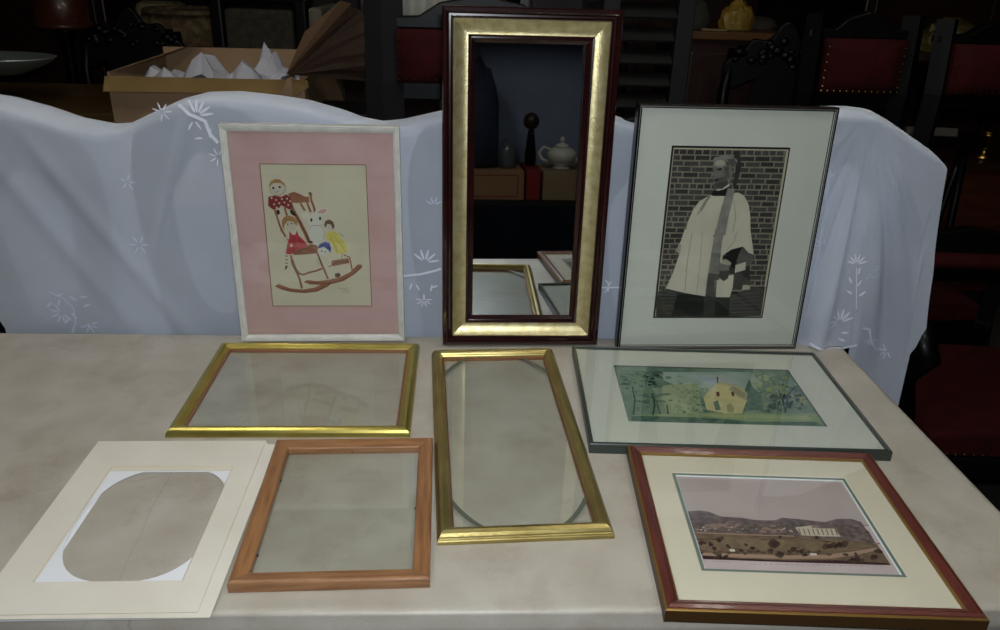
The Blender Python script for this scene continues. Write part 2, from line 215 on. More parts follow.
 ('dark',11,[(0.802,0.145),(0.799,0.136),(0.787,0.13),(0.775,0.13),(0.77,0.139),(0.776,0.15),(0.786,0.165),(0.795,0.16),(0.805,0.158)]),
 ('tree',9,[(0.961,0.242),(0.955,0.232),(0.943,0.218),(0.935,0.223),(0.93,0.235),(0.939,0.248),(0.949,0.26),(0.957,0.261),(0.964,0.256)]),
 ('tree',10,[(0.954,0.232),(0.946,0.222),(0.933,0.208),(0.928,0.216),(0.922,0.223),(0.923,0.236),(0.937,0.247),(0.948,0.253),(0.954,0.247)]),
 ('dark',11,[(0.969,0.227),(0.962,0.213),(0.953,0.212),(0.945,0.212),(0.941,0.22),(0.947,0.233),(0.952,0.24),(0.963,0.245),(0.967,0.241)]),
 ('tree',9,[(0.908,0.167),(0.906,0.154),(0.891,0.142),(0.883,0.145),(0.88,0.16),(0.885,0.172),(0.893,0.184),(0.906,0.189),(0.915,0.182)]),
 ('tree',10,[(0.916,0.175),(0.906,0.161),(0.896,0.156),(0.886,0.155),(0.883,0.165),(0.888,0.18),(0.897,0.193),(0.911,0.2),(0.915,0.187)]),
 ('dark',11,[(0.927,0.18),(0.92,0.164),(0.906,0.157),(0.896,0.164),(0.89,0.173),(0.902,0.186),(0.909,0.195),(0.919,0.196),(0.926,0.192)]),
 ('tree',9,[(0.123,0.149),(0.116,0.139),(0.11,0.134),(0.102,0.134),(0.099,0.143),(0.1,0.153),(0.109,0.163),(0.116,0.167),(0.12,0.159)]),
 ('tree',10,[(0.109,0.135),(0.102,0.122),(0.093,0.115),(0.087,0.12),(0.086,0.13),(0.088,0.139),(0.093,0.15),(0.1,0.151),(0.108,0.146)]),
 ('dark',11,[(0.121,0.131),(0.114,0.122),(0.106,0.113),(0.098,0.119),(0.098,0.126),(0.096,0.136),(0.105,0.141),(0.112,0.15),(0.116,0.141)]),
 ('tree',9,[(0.154,0.14),(0.149,0.131),(0.141,0.123),(0.135,0.125),(0.132,0.133),(0.133,0.142),(0.142,0.154),(0.148,0.155),(0.154,0.148)]),
 ('tree',10,[(0.145,0.13),(0.146,0.121),(0.138,0.12),(0.131,0.118),(0.127,0.124),(0.13,0.134),(0.135,0.142),(0.142,0.142),(0.147,0.14)]),
 ('dark',11,[(0.14,0.128),(0.136,0.12),(0.13,0.112),(0.124,0.118),(0.123,0.122),(0.123,0.131),(0.13,0.141),(0.136,0.143),(0.139,0.136)]),
 ('tree',9,[(0.272,0.257),(0.27,0.251),(0.264,0.248),(0.258,0.245),(0.257,0.253),(0.256,0.261),(0.262,0.269),(0.268,0.265),(0.272,0.264)]),
 ('tree',10,[(0.273,0.252),(0.269,0.244),(0.264,0.238),(0.259,0.239),(0.258,0.248),(0.26,0.254),(0.264,0.263),(0.269,0.263),(0.274,0.261)]),
 ('dark',11,[(0.276,0.253),(0.272,0.247),(0.268,0.241),(0.262,0.242),(0.261,0.248),(0.262,0.256),(0.266,0.261),(0.273,0.266),(0.278,0.258)]),
 ('tree',9,[(0.553,0.175),(0.552,0.168),(0.543,0.159),(0.535,0.161),(0.535,0.169),(0.536,0.178),(0.541,0.185),(0.551,0.191),(0.554,0.182)]),
 ('tree',10,[(0.56,0.175),(0.556,0.168),(0.549,0.16),(0.545,0.165),(0.544,0.171),(0.542,0.18),(0.55,0.189),(0.556,0.187),(0.562,0.183)]),
 ('dark',11,[(0.567,0.174),(0.56,0.163),(0.553,0.162),(0.546,0.16),(0.542,0.168),(0.544,0.179),(0.551,0.183),(0.56,0.188),(0.563,0.181)]),
 ('tree',9,[(0.479,0.344),(0.475,0.338),(0.47,0.334),(0.465,0.335),(0.465,0.34),(0.465,0.347),(0.471,0.354),(0.475,0.352),(0.478,0.352)]),
 ('tree',10,[(0.469,0.335),(0.465,0.327),(0.46,0.321),(0.456,0.325),(0.454,0.33),(0.456,0.339),(0.461,0.342),(0.467,0.346),(0.47,0.342)]),
 ('dark',11,[(0.473,0.343),(0.468,0.336),(0.463,0.335),(0.458,0.332),(0.456,0.339),(0.457,0.347),(0.462,0.352),(0.468,0.355),(0.471,0.351)]),
 ('tree',9,[(0.674,0.346),(0.668,0.338),(0.663,0.335),(0.658,0.337),(0.656,0.342),(0.657,0.351),(0.663,0.354),(0.67,0.36),(0.675,0.352)]),
 ('tree',10,[(0.671,0.354),(0.664,0.344),(0.658,0.339),(0.651,0.34),(0.65,0.348),(0.653,0.357),(0.658,0.366),(0.665,0.366),(0.669,0.361)]),
 ('dark',11,[(0.668,0.345),(0.664,0.339),(0.657,0.334),(0.65,0.333),(0.65,0.34),(0.649,0.348),(0.656,0.354),(0.663,0.358),(0.666,0.353)]),
 ('hill2',6.5,[(0.554,0.43),(0.528,0.417),(0.505,0.414),(0.487,0.421),(0.484,0.432),(0.51,0.439),(0.543,0.439)]),
 ('hill2',6.5,[(0.162,0.485),(0.151,0.476),(0.139,0.476),(0.131,0.481),(0.13,0.487),(0.142,0.493),(0.153,0.492)]),
 ('hill2',6.5,[(0.332,0.426),(0.324,0.42),(0.316,0.42),(0.306,0.422),(0.311,0.428),(0.318,0.431),(0.326,0.43)]),
 ('haze',6.5,[(0.112,0.412),(0.109,0.408),(0.083,0.403),(0.061,0.407),(0.065,0.413),(0.086,0.415),(0.112,0.416)]),
 ('haze',6.5,[(0.262,0.379),(0.256,0.373),(0.244,0.374),(0.239,0.375),(0.24,0.381),(0.246,0.384),(0.258,0.385)]),
 ('haze',6.5,[(0.934,0.485),(0.93,0.481),(0.907,0.476),(0.887,0.48),(0.894,0.487),(0.91,0.49),(0.928,0.489)]),
 ('haze',6.5,[(0.12,0.405),(0.103,0.397),(0.083,0.395),(0.064,0.399),(0.061,0.406),(0.086,0.41),(0.11,0.409)]),
 ('hill1',6.5,[(0.689,0.484),(0.676,0.476),(0.664,0.477),(0.657,0.479),(0.658,0.485),(0.666,0.489),(0.681,0.489)]),
 ('hill1',6.5,[(0.702,0.508),(0.696,0.503),(0.676,0.501),(0.663,0.504),(0.667,0.511),(0.683,0.516),(0.698,0.514)]),
 ('hill1',6.5,[(0.73,0.453),(0.717,0.446),(0.697,0.444),(0.686,0.449),(0.687,0.454),(0.702,0.461),(0.717,0.46)]),
 ('hill2',6.5,[(0.5,0.469),(0.495,0.459),(0.469,0.456),(0.455,0.462),(0.451,0.474),(0.473,0.481),(0.493,0.479)]),
 ('hill2',6.5,[(0.689,0.471),(0.677,0.463),(0.641,0.457),(0.622,0.465),(0.633,0.475),(0.651,0.485),(0.681,0.481)]),
 ('hill1',6.5,[(0.549,0.406),(0.532,0.4),(0.51,0.395),(0.494,0.4),(0.482,0.407),(0.511,0.412),(0.538,0.411)]),
 ('hill2',6.5,[(0.642,0.495),(0.629,0.483),(0.619,0.484),(0.614,0.488),(0.616,0.499),(0.625,0.504),(0.639,0.503)]),
 ('hill2',6.5,[(0.766,0.431),(0.748,0.422),(0.73,0.418),(0.723,0.424),(0.719,0.432),(0.739,0.439),(0.755,0.436)]),
 ('hill2',6.5,[(0.073,0.453),(0.054,0.444),(0.031,0.439),(0.013,0.444),(0.011,0.454),(0.032,0.462),(0.064,0.462)]),
 ('hill2',6.5,[(0.899,0.449),(0.887,0.441),(0.861,0.439),(0.834,0.442),(0.843,0.451),(0.864,0.458),(0.888,0.458)]),
 ('hill2',6.5,[(0.292,0.411),(0.288,0.406),(0.275,0.402),(0.261,0.407),(0.263,0.412),(0.277,0.418),(0.294,0.416)]),
 ('hill2',6.5,[(0.22,0.484),(0.209,0.476),(0.197,0.474),(0.187,0.478),(0.191,0.488),(0.201,0.497),(0.21,0.493)]),
 ('haze',6.5,[(0.139,0.44),(0.124,0.43),(0.098,0.426),(0.085,0.431),(0.081,0.441),(0.101,0.449),(0.123,0.449)]),
 ('hill1',6.5,[(0.699,0.399),(0.684,0.391),(0.659,0.39),(0.634,0.394),(0.649,0.4),(0.662,0.404),(0.687,0.406)]),
 ('hill1',6.5,[(0.622,0.458),(0.605,0.452),(0.581,0.451),(0.56,0.453),(0.569,0.459),(0.584,0.463),(0.605,0.461)]),
 ('hill2',6.5,[(0.732,0.498),(0.711,0.488),(0.692,0.483),(0.679,0.492),(0.679,0.5),(0.7,0.506),(0.715,0.503)]),
 ('hill2',6.5,[(0.746,0.509),(0.738,0.505),(0.712,0.503),(0.694,0.504),(0.704,0.51),(0.717,0.516),(0.734,0.514)]),
 ('hill2',6.5,[(0.598,0.415),(0.591,0.405),(0.567,0.402),(0.546,0.408),(0.559,0.418),(0.572,0.427),(0.592,0.424)]),
 ('hill2',6.5,[(0.714,0.507),(0.705,0.495),(0.692,0.495),(0.681,0.499),(0.687,0.513),(0.696,0.518),(0.711,0.52)]),
 ('hill2',6.5,[(0.169,0.462),(0.164,0.458),(0.152,0.454),(0.147,0.459),(0.147,0.465),(0.155,0.468),(0.165,0.466)]),
 ('hill1',6.5,[(0.28,0.423),(0.273,0.417),(0.261,0.415),(0.25,0.418),(0.255,0.424),(0.263,0.428),(0.273,0.429)]),
 ('hill1',6.5,[(0.693,0.496),(0.68,0.49),(0.657,0.486),(0.636,0.491),(0.639,0.497),(0.663,0.504),(0.688,0.503)]),
 ('hill2',6.5,[(0.242,0.446),(0.23,0.441),(0.215,0.437),(0.207,0.441),(0.2,0.448),(0.22,0.452),(0.234,0.451)]),
 ('hill1',6.5,[(0.27,0.473),(0.257,0.459),(0.23,0.462),(0.212,0.466),(0.221,0.478),(0.234,0.481),(0.262,0.482)]),
 ('hill2',6.5,[(0.927,0.406),(0.911,0.396),(0.899,0.397),(0.889,0.402),(0.886,0.408),(0.906,0.417),(0.918,0.414)]),
 ('haze',6.5,[(0.474,0.455),(0.464,0.441),(0.443,0.44),(0.436,0.449),(0.435,0.461),(0.451,0.466),(0.468,0.465)]),
 ('hill2',6.5,[(0.588,0.465),(0.58,0.459),(0.572,0.459),(0.566,0.462),(0.564,0.469),(0.575,0.475),(0.585,0.471)]),
 ('hill2',6.5,[(0.453,0.488),(0.447,0.48),(0.432,0.477),(0.416,0.482),(0.418,0.489),(0.436,0.496),(0.453,0.495)]),
 ('hill2',6.5,[(0.713,0.485),(0.702,0.477),(0.685,0.471),(0.675,0.48),(0.675,0.488),(0.691,0.493),(0.702,0.492)]),
 ('haze',6.5,[(0.985,0.491),(0.984,0.485),(0.96,0.485),(0.951,0.487),(0.951,0.492),(0.965,0.496),(0.987,0.495)]),
 ('hill2',6.5,[(0.913,0.446),(0.905,0.439),(0.893,0.437),(0.886,0.442),(0.89,0.448),(0.898,0.453),(0.91,0.453)]),
 ('hill2',6.5,[(0.707,0.39),(0.688,0.377),(0.674,0.379),(0.654,0.384),(0.658,0.393),(0.678,0.401),(0.7,0.401)]),
 ('hill1',6.5,[(0.353,0.45),(0.348,0.438),(0.336,0.436),(0.327,0.443),(0.335,0.455),(0.341,0.459),(0.351,0.461)]),
 ('field2',7.5,[(0.24,0.195),(0.235,0.191),(0.22,0.187),(0.204,0.187),(0.196,0.193),(0.204,0.199),(0.223,0.202),(0.236,0.201)]),
 ('tree',7.5,[(0.159,0.217),(0.155,0.212),(0.14,0.209),(0.129,0.209),(0.12,0.215),(0.132,0.221),(0.142,0.223),(0.156,0.223)]),
 ('field3',7.5,[(0.937,0.285),(0.928,0.28),(0.915,0.277),(0.903,0.279),(0.903,0.284),(0.908,0.288),(0.92,0.294),(0.932,0.291)]),
 ('field2',7.5,[(0.759,0.341),(0.753,0.335),(0.738,0.332),(0.727,0.336),(0.725,0.34),(0.732,0.347),(0.743,0.348),(0.752,0.347)]),
 ('tree',7.5,[(0.073,0.293),(0.066,0.286),(0.042,0.285),(0.022,0.285),(0.013,0.291),(0.021,0.297),(0.045,0.302),(0.061,0.298)]),
 ('field3',7.5,[(0.183,0.217),(0.18,0.211),(0.17,0.206),(0.158,0.209),(0.159,0.216),(0.166,0.222),(0.174,0.226),(0.182,0.223)]),
 ('field2',7.5,[(0.644,0.303),(0.635,0.3),(0.619,0.298),(0.606,0.299),(0.604,0.302),(0.606,0.306),(0.621,0.308),(0.632,0.306)]),
 ('tree',7.5,[(0.727,0.31),(0.723,0.306),(0.703,0.303),(0.685,0.304),(0.676,0.308),(0.687,0.313),(0.707,0.318),(0.724,0.314)]),
 ('field2',7.5,[(0.679,0.306),(0.67,0.302),(0.648,0.302),(0.634,0.301),(0.624,0.304),(0.63,0.308),(0.65,0.309),(0.667,0.309)]),
 ('tree',7.5,[(0.243,0.21),(0.237,0.206),(0.213,0.202),(0.196,0.203),(0.19,0.208),(0.192,0.213),(0.215,0.215),(0.231,0.214)]),
 ('field2',7.5,[(0.284,0.247),(0.282,0.243),(0.269,0.242),(0.257,0.242),(0.251,0.246),(0.258,0.251),(0.272,0.252),(0.281,0.25)]),
 ('field2',7.5,[(0.621,0.308),(0.606,0.302),(0.593,0.3),(0.572,0.299),(0.565,0.306),(0.577,0.313),(0.596,0.313),(0.615,0.312)]),
 ('field3',7.5,[(0.411,0.203),(0.404,0.199),(0.395,0.198),(0.389,0.199),(0.383,0.203),(0.39,0.206),(0.398,0.207),(0.407,0.206)]),
 ('tree',7.5,[(0.547,0.242),(0.541,0.239),(0.527,0.236),(0.519,0.236),(0.508,0.241),(0.516,0.247),(0.53,0.248),(0.542,0.248)]),
 ('field',7.5,[(0.117,0.21),(0.11,0.204),(0.094,0.2),(0.078,0.204),(0.073,0.209),(0.084,0.216),(0.097,0.22),(0.117,0.215)]),
 ('field2',7.5,[(0.541,0.198),(0.523,0.194),(0.5,0.19),(0.481,0.193),(0.478,0.195),(0.475,0.2),(0.503,0.203),(0.526,0.201)]),
 ('field3',7.5,[(0.3,0.288),(0.295,0.282),(0.287,0.282),(0.279,0.281),(0.272,0.287),(0.278,0.291),(0.289,0.294),(0.296,0.293)]),
 ('field',7.5,[(0.966,0.217),(0.963,0.211),(0.953,0.21),(0.944,0.211),(0.946,0.216),(0.949,0.22),(0.957,0.223),(0.965,0.221)]),
 ('field2',7.5,[(0.935,0.277),(0.912,0.27),(0.894,0.269),(0.877,0.268),(0.856,0.274),(0.868,0.28),(0.898,0.282),(0.921,0.281)]),
 ('field2',7.5,[(0.272,0.191),(0.268,0.188),(0.25,0.185),(0.238,0.187),(0.234,0.19),(0.234,0.193),(0.252,0.196),(0.268,0.194)]),
 ('field2',7.5,[(0.744,0.228),(0.732,0.224),(0.713,0.223),(0.682,0.222),(0.687,0.226),(0.686,0.229),(0.715,0.231),(0.745,0.231)]),
 ('field2',7.5,[(0.131,0.257),(0.124,0.251),(0.115,0.251),(0.105,0.25),(0.103,0.256),(0.105,0.26),(0.117,0.264),(0.125,0.261)]),
 ('field2',7.5,[(0.805,0.328),(0.796,0.322),(0.765,0.318),(0.734,0.32),(0.726,0.325),(0.738,0.329),(0.769,0.332),(0.793,0.333)]),
 ('field2',7.5,[(0.808,0.265),(0.804,0.259),(0.792,0.256),(0.779,0.257),(0.782,0.264),(0.782,0.268),(0.796,0.269),(0.806,0.269)]),
 ('tree',7.5,[(0.335,0.19),(0.319,0.182),(0.306,0.182),(0.295,0.181),(0.288,0.188),(0.293,0.195),(0.309,0.196),(0.324,0.196)]),
 ('field',7.5,[(0.914,0.261),(0.899,0.257),(0.876,0.254),(0.848,0.253),(0.84,0.258),(0.86,0.262),(0.879,0.265),(0.901,0.264)]),
 ('field2',7.5,[(0.828,0.241),(0.825,0.238),(0.815,0.237),(0.804,0.236),(0.803,0.24),(0.811,0.243),(0.818,0.245),(0.825,0.245)]),
 ('field2',7.5,[(0.617,0.261),(0.613,0.254),(0.603,0.252),(0.595,0.254),(0.591,0.26),(0.599,0.268),(0.607,0.268),(0.614,0.267)]),
 ('field2',7.5,[(0.168,0.222),(0.159,0.217),(0.144,0.214),(0.12,0.216),(0.115,0.22),(0.124,0.226),(0.147,0.227),(0.168,0.228)]),
 ('field2',7.5,[(1.0,0.309),(0.994,0.304),(0.975,0.301),(0.956,0.303),(0.943,0.307),(0.963,0.311),(0.979,0.312),(1.002,0.313)]),
 ('field3',7.5,[(0.301,0.213),(0.295,0.208),(0.282,0.205),(0.273,0.206),(0.265,0.212),(0.275,0.217),(0.285,0.219),(0.296,0.219)]),
 ('field',7.5,[(0.547,0.32),(0.547,0.315),(0.536,0.311),(0.528,0.316),(0.522,0.319),(0.528,0.324),(0.539,0.325),(0.549,0.325)]),
 ('tree',7.5,[(0.815,0.259),(0.811,0.25),(0.799,0.248),(0.787,0.25),(0.784,0.258),(0.792,0.264),(0.805,0.266),(0.815,0.264)]),
 ('field3',7.5,[(0.094,0.324),(0.083,0.321),(0.072,0.318),(0.061,0.318),(0.048,0.322),(0.06,0.327),(0.074,0.328),(0.085,0.327)]),
 ('tree',7.5,[(0.141,0.298),(0.131,0.295),(0.109,0.292),(0.095,0.293),(0.079,0.296),(0.085,0.298),(0.11,0.302),(0.129,0.3)]),
 ('field2',7.5,[(0.858,0.248),(0.854,0.243),(0.828,0.241),(0.8,0.241),(0.791,0.245),(0.808,0.25),(0.831,0.253),(0.855,0.252)]),
 ('tree',7.5,[(0.786,0.261),(0.777,0.257),(0.763,0.255),(0.75,0.256),(0.744,0.259),(0.756,0.263),(0.765,0.263),(0.781,0.264)]),
 ('tree',7.5,[(0.403,0.313),(0.392,0.309),(0.375,0.309),(0.351,0.308),(0.347,0.311),(0.35,0.314),(0.376,0.316),(0.406,0.315)]),
 ('field3',7.5,[(0.447,0.248),(0.447,0.244),(0.419,0.242),(0.405,0.244),(0.388,0.246),(0.4,0.251),(0.423,0.255),(0.442,0.252)]),
 ('field2',7.5,[(0.076,0.227),(0.073,0.22),(0.061,0.22),(0.043,0.218),(0.042,0.225),(0.05,0.231),(0.064,0.237),(0.075,0.234)]),
 ('field3',7.5,[(0.094,0.239),(0.094,0.234),(0.084,0.233),(0.079,0.234),(0.075,0.238),(0.077,0.243),(0.086,0.244),(0.093,0.243)]),
 ('field3',7.5,[(0.813,0.259),(0.804,0.255),(0.794,0.25),(0.783,0.253),(0.786,0.258),(0.787,0.263),(0.798,0.265),(0.809,0.263)]),
 ('field2',7.5,[(0.736,0.21),(0.72,0.205),(0.707,0.203),(0.688,0.205),(0.69,0.208),(0.694,0.212),(0.711,0.214),(0.724,0.213)]),
 ('field',7.5,[(0.938,0.264),(0.934,0.259),(0.918,0.256),(0.906,0.257),(0.904,0.263),(0.908,0.267),(0.924,0.273),(0.936,0.27)]),
 ('field',7.5,[(0.06,0.191),(0.052,0.186),(0.037,0.183),(0.023,0.184),(0.019,0.189),(0.022,0.194),(0.039,0.196),(0.053,0.196)]),
 ('field',7.5,[(0.102,0.213),(0.091,0.207),(0.066,0.204),(0.05,0.204),(0.045,0.211),(0.055,0.219),(0.069,0.221),(0.082,0.218)]),
 ('field2',7.5,[(0.425,0.263),(0.418,0.259),(0.41,0.256),(0.404,0.258),(0.403,0.262),(0.406,0.267),(0.413,0.268),(0.42,0.268)]),
 ('field3',7.5,[(0.394,0.228),(0.392,0.222),(0.379,0.221),(0.368,0.221),(0.368,0.227),(0.372,0.233),(0.383,0.238),(0.394,0.235)]),
 ('tree',7.5,[(0.55,0.212),(0.534,0.207),(0.518,0.203),(0.506,0.206),(0.5,0.21),(0.504,0.215),(0.522,0.218),(0.534,0.217)]),
 ('field',7.5,[(0.857,0.205),(0.846,0.199),(0.834,0.195),(0.819,0.197),(0.816,0.204),(0.828,0.212),(0.839,0.212),(0.849,0.21)]),
 ('tree',8,[(0.693,0.185),(0.689,0.179),(0.673,0.174),(0.662,0.181),(0.668,0.188),(0.679,0.195),(0.694,0.193)]),
 ('tree',8,[(0.487,0.177),(0.476,0.167),(0.465,0.165),(0.46,0.169),(0.462,0.181),(0.472,0.192),(0.486,0.192)]),
 ('tree',8,[(0.357,0.184),(0.351,0.174),(0.339,0.174),(0.325,0.178),(0.33,0.187),(0.343,0.193),(0.356,0.193)]),
 ('tree',8,[(0.392,0.199),(0.387,0.191),(0.379,0.19),(0.374,0.195),(0.378,0.204),(0.384,0.21),(0.393,0.208)]),
 ('tree',8,[(0.218,0.174),(0.211,0.166),(0.2,0.16),(0.195,0.169),(0.195,0.18),(0.203,0.183),(0.216,0.187)]),
 ('tree',8,[(0.326,0.199),(0.321,0.193),(0.311,0.191),(0.304,0.193),(0.308,0.202),(0.317,0.21),(0.323,0.206)]),
 ('tree',8,[(0.108,0.165),(0.099,0.152),(0.087,0.151),(0.077,0.157),(0.078,0.171),(0.093,0.178),(0.106,0.174)]),
 ('tree',8,[(0.502,0.198),(0.488,0.192),(0.476,0.19),(0.469,0.193),(0.469,0.201),(0.481,0.209),(0.495,0.205)]),
 ('tree',8,[(0.019,0.164),(0.014,0.156),(0.006,0.153),(0.001,0.157),(0.004,0.171),(0.01,0.176),(0.017,0.174)]),
 ('tree',8,[(0.173,0.169),(0.168,0.161),(0.156,0.157),(0.148,0.163),(0.147,0.174),(0.159,0.178),(0.172,0.177)]),
 ('tree',8,[(0.235,0.191),(0.229,0.182),(0.221,0.18),(0.218,0.186),(0.215,0.194),(0.225,0.198),(0.234,0.199)]),
 ('tree',8,[(0.829,0.202),(0.825,0.191),(0.815,0.188),(0.81,0.197),(0.816,0.209),(0.823,0.216),(0.829,0.213)]),
 ('tree',8,[(0.125,0.177),(0.119,0.167),(0.109,0.166),(0.102,0.171),(0.103,0.179),(0.113,0.187),(0.125,0.183)]),
 ('tree',8,[(0.023,0.191),(0.021,0.184),(0.011,0.179),(0.003,0.184),(0.007,0.197),(0.015,0.201),(0.024,0.199)]),
 ('tree',8,[(0.572,0.198),(0.564,0.19),(0.554,0.186),(0.549,0.192),(0.551,0.202),(0.561,0.209),(0.569,0.206)]),
 ('tree',8,[(0.589,0.201),(0.579,0.191),(0.572,0.189),(0.566,0.195),(0.567,0.205),(0.58,0.217),(0.588,0.213)]),
 ('tree',8,[(0.261,0.172),(0.251,0.162),(0.238,0.155),(0.234,0.167),(0.234,0.179),(0.244,0.183),(0.255,0.183)]),
 ('tree',8,[(0.443,0.19),(0.433,0.182),(0.425,0.18),(0.417,0.184),(0.417,0.194),(0.429,0.199),(0.438,0.198)]),
 ('tree',8,[(0.182,0.175),(0.176,0.165),(0.161,0.16),(0.148,0.168),(0.156,0.178),(0.165,0.184),(0.175,0.181)]),
 ('tree',8,[(0.216,0.185),(0.209,0.178),(0.196,0.175),(0.19,0.179),(0.191,0.189),(0.201,0.194),(0.215,0.193)]),
 ('tree',8,[(0.646,0.211),(0.639,0.197),(0.629,0.199),(0.621,0.203),(0.626,0.217),(0.637,0.227),(0.646,0.222)]),
 ('tree',8,[(0.282,0.194),(0.275,0.181),(0.264,0.179),(0.259,0.188),(0.258,0.198),(0.27,0.21),(0.281,0.206)]),
 ('tree',8,[(0.634,0.196),(0.629,0.185),(0.614,0.184),(0.607,0.19),(0.61,0.201),(0.622,0.213),(0.631,0.209)]),
 ('tree',8,[(0.499,0.209),(0.497,0.199),(0.48,0.2),(0.467,0.205),(0.472,0.214),(0.485,0.221),(0.497,0.216)]),
 ('tree',8,[(0.032,0.164),(0.025,0.154),(0.01,0.151),(0.0,0.157),(0.001,0.171),(0.015,0.177),(0.026,0.173)]),
 ('tree',8,[(0.357,0.187),(0.35,0.178),(0.336,0.174),(0.328,0.181),(0.327,0.191),(0.34,0.194),(0.351,0.195)]),
 ('tree',8,[(0.38,0.202),(0.374,0.195),(0.367,0.195),(0.36,0.197),(0.363,0.206),(0.371,0.213),(0.378,0.209)]),
 ('tree',8,[(0.292,0.186),(0.283,0.176),(0.272,0.175),(0.262,0.18),(0.268,0.189),(0.275,0.196),(0.289,0.193)]),
 ('tree',8,[(0.311,0.184),(0.307,0.176),(0.3,0.172),(0.297,0.178),(0.297,0.187),(0.305,0.197),(0.311,0.195)]),
 ('tree',8,[(0.199,0.18),(0.198,0.166),(0.185,0.166),(0.177,0.172),(0.183,0.187),(0.19,0.193),(0.2,0.195)]),
 ('tree',8,[(0.783,0.19),(0.771,0.175),(0.758,0.177),(0.749,0.183),(0.75,0.195),(0.764,0.205),(0.774,0.202)]),
 ('tree',8,[(0.433,0.192),(0.428,0.182),(0.415,0.178),(0.409,0.184),(0.413,0.196),(0.422,0.205),(0.435,0.2)]),
 ('tree',8,[(0.532,0.201),(0.524,0.191),(0.514,0.188),(0.507,0.195),(0.508,0.204),(0.52,0.211),(0.527,0.207)]),
 ('tree',8,[(0.43,0.184),(0.423,0.178),(0.413,0.174),(0.408,0.179),(0.408,0.186),(0.417,0.191),(0.426,0.189)]),
 ('hill2',6,[(0.479,0.402),(0.473,0.392),(0.463,0.388),(0.458,0.398),(0.461,0.407),(0.469,0.414),(0.477,0.41)]),
 ('hill2',6,[(0.433,0.398),(0.423,0.387),(0.408,0.382),(0.403,0.392),(0.406,0.401),(0.414,0.411),(0.427,0.404)]),
 ('hill2',6,[(0.517,0.415),(0.511,0.408),(0.502,0.405),(0.493,0.41),(0.499,0.417),(0.506,0.423),(0.516,0.424)]),
 ('hill2',6,[(0.261,0.392),(0.256,0.386),(0.238,0.385),(0.229,0.388),(0.223,0.393),(0.241,0.398),(0.258,0.397)]),
 ('hill2',6,[(0.253,0.456),(0.25,0.45),(0.24,0.446),(0.235,0.452),(0.235,0.459),(0.243,0.463),(0.25,0.464)]),
 ('hill2',6,[(0.515,0.483),(0.503,0.473),(0.486,0.473),(0.469,0.477),(0.473,0.485),(0.489,0.49),(0.505,0.494)]),
 ('hill2',6,[(0.289,0.385),(0.281,0.378),(0.264,0.373),(0.249,0.379),(0.251,0.388),(0.267,0.392),(0.284,0.394)]),
 ('hill2',6,[(0.311,0.476),(0.302,0.467),(0.291,0.464),(0.281,0.47),(0.281,0.48),(0.296,0.485),(0.31,0.483)]),
 ('hill2',6,[(0.567,0.463),(0.562,0.457),(0.548,0.454),(0.541,0.459),(0.54,0.466),(0.554,0.473),(0.564,0.471)]),
 ('hill2',6,[(0.394,0.412),(0.382,0.407),(0.361,0.404),(0.344,0.408),(0.355,0.414),(0.367,0.418),(0.386,0.417)]),
 ('hill2',6,[(0.121,0.454),(0.108,0.442),(0.096,0.442),(0.089,0.447),(0.091,0.457),(0.101,0.467),(0.117,0.461)]),
 ('hill2',6,[(0.377,0.417),(0.371,0.408),(0.361,0.408),(0.357,0.411),(0.355,0.42),(0.365,0.424),(0.375,0.426)]),
 ('hill2',6,[(0.416,0.412),(0.408,0.405),(0.397,0.405),(0.39,0.409),(0.39,0.415),(0.4,0.417),(0.408,0.416)]),
 ('hill2',6,[(0.393,0.457),(0.383,0.447),(0.367,0.443),(0.357,0.452),(0.356,0.459),(0.37,0.464),(0.39,0.465)]),
 ('hill2',6,[(0.278,0.397),(0.269,0.392),(0.253,0.39),(0.238,0.392),(0.24,0.398),(0.254,0.403),(0.272,0.4)]),
 ('hill2',6,[(0.081,0.4),(0.073,0.395),(0.064,0.392),(0.06,0.395),(0.058,0.402),(0.067,0.406),(0.075,0.405)]),
 ('hill2',6,[(0.148,0.388),(0.146,0.381),(0.135,0.379),(0.125,0.382),(0.126,0.392),(0.138,0.398),(0.145,0.393)]),
 ('hill2',6,[(0.174,0.411),(0.165,0.4),(0.154,0.398),(0.149,0.405),(0.152,0.414),(0.16,0.424),(0.167,0.42)]),
 ('hill2',6,[(0.209,0.471),(0.199,0.462),(0.181,0.462),(0.172,0.466),(0.165,0.472),(0.184,0.479),(0.202,0.478)]),
 ('hill2',6,[(0.279,0.392),(0.276,0.386),(0.256,0.385),(0.24,0.387),(0.249,0.395),(0.261,0.401),(0.28,0.397)]),
 ('hill2',6,[(0.473,0.435),(0.467,0.427),(0.456,0.423),(0.45,0.429),(0.451,0.438),(0.462,0.444),(0.472,0.443)]),
 ('hill2',6,[(0.2,0.413),(0.195,0.405),(0.185,0.4),(0.181,0.407),(0.179,0.415),(0.189,0.425),(0.199,0.423)]),
 ('hill2',6,[(0.457,0.456),(0.453,0.451),(0.441,0.448),(0.433,0.452),(0.437,0.459),(0.445,0.463),(0.453,0.461)]),
 ('hill2',6,[(0.185,0.422),(0.18,0.415),(0.173,0.41),(0.168,0.416),(0.168,0.426),(0.177,0.432),(0.185,0.431)]),
 ('bwhite',7,[(0.138,0.402),(0.134,0.397),(0.129,0.398),(0.131,0.404),(0.135,0.405)]),
 ('bwhite',7,[(0.064,0.39),(0.058,0.384),(0.051,0.388),(0.051,0.393),(0.06,0.396)]),
 ('bwhite',7,[(0.55,0.404),(0.546,0.399),(0.542,0.402),(0.543,0.406),(0.549,0.409)]),
 ('bwhite',7,[(0.51,0.424),(0.505,0.419),(0.5,0.421),(0.5,0.426),(0.507,0.428)]),
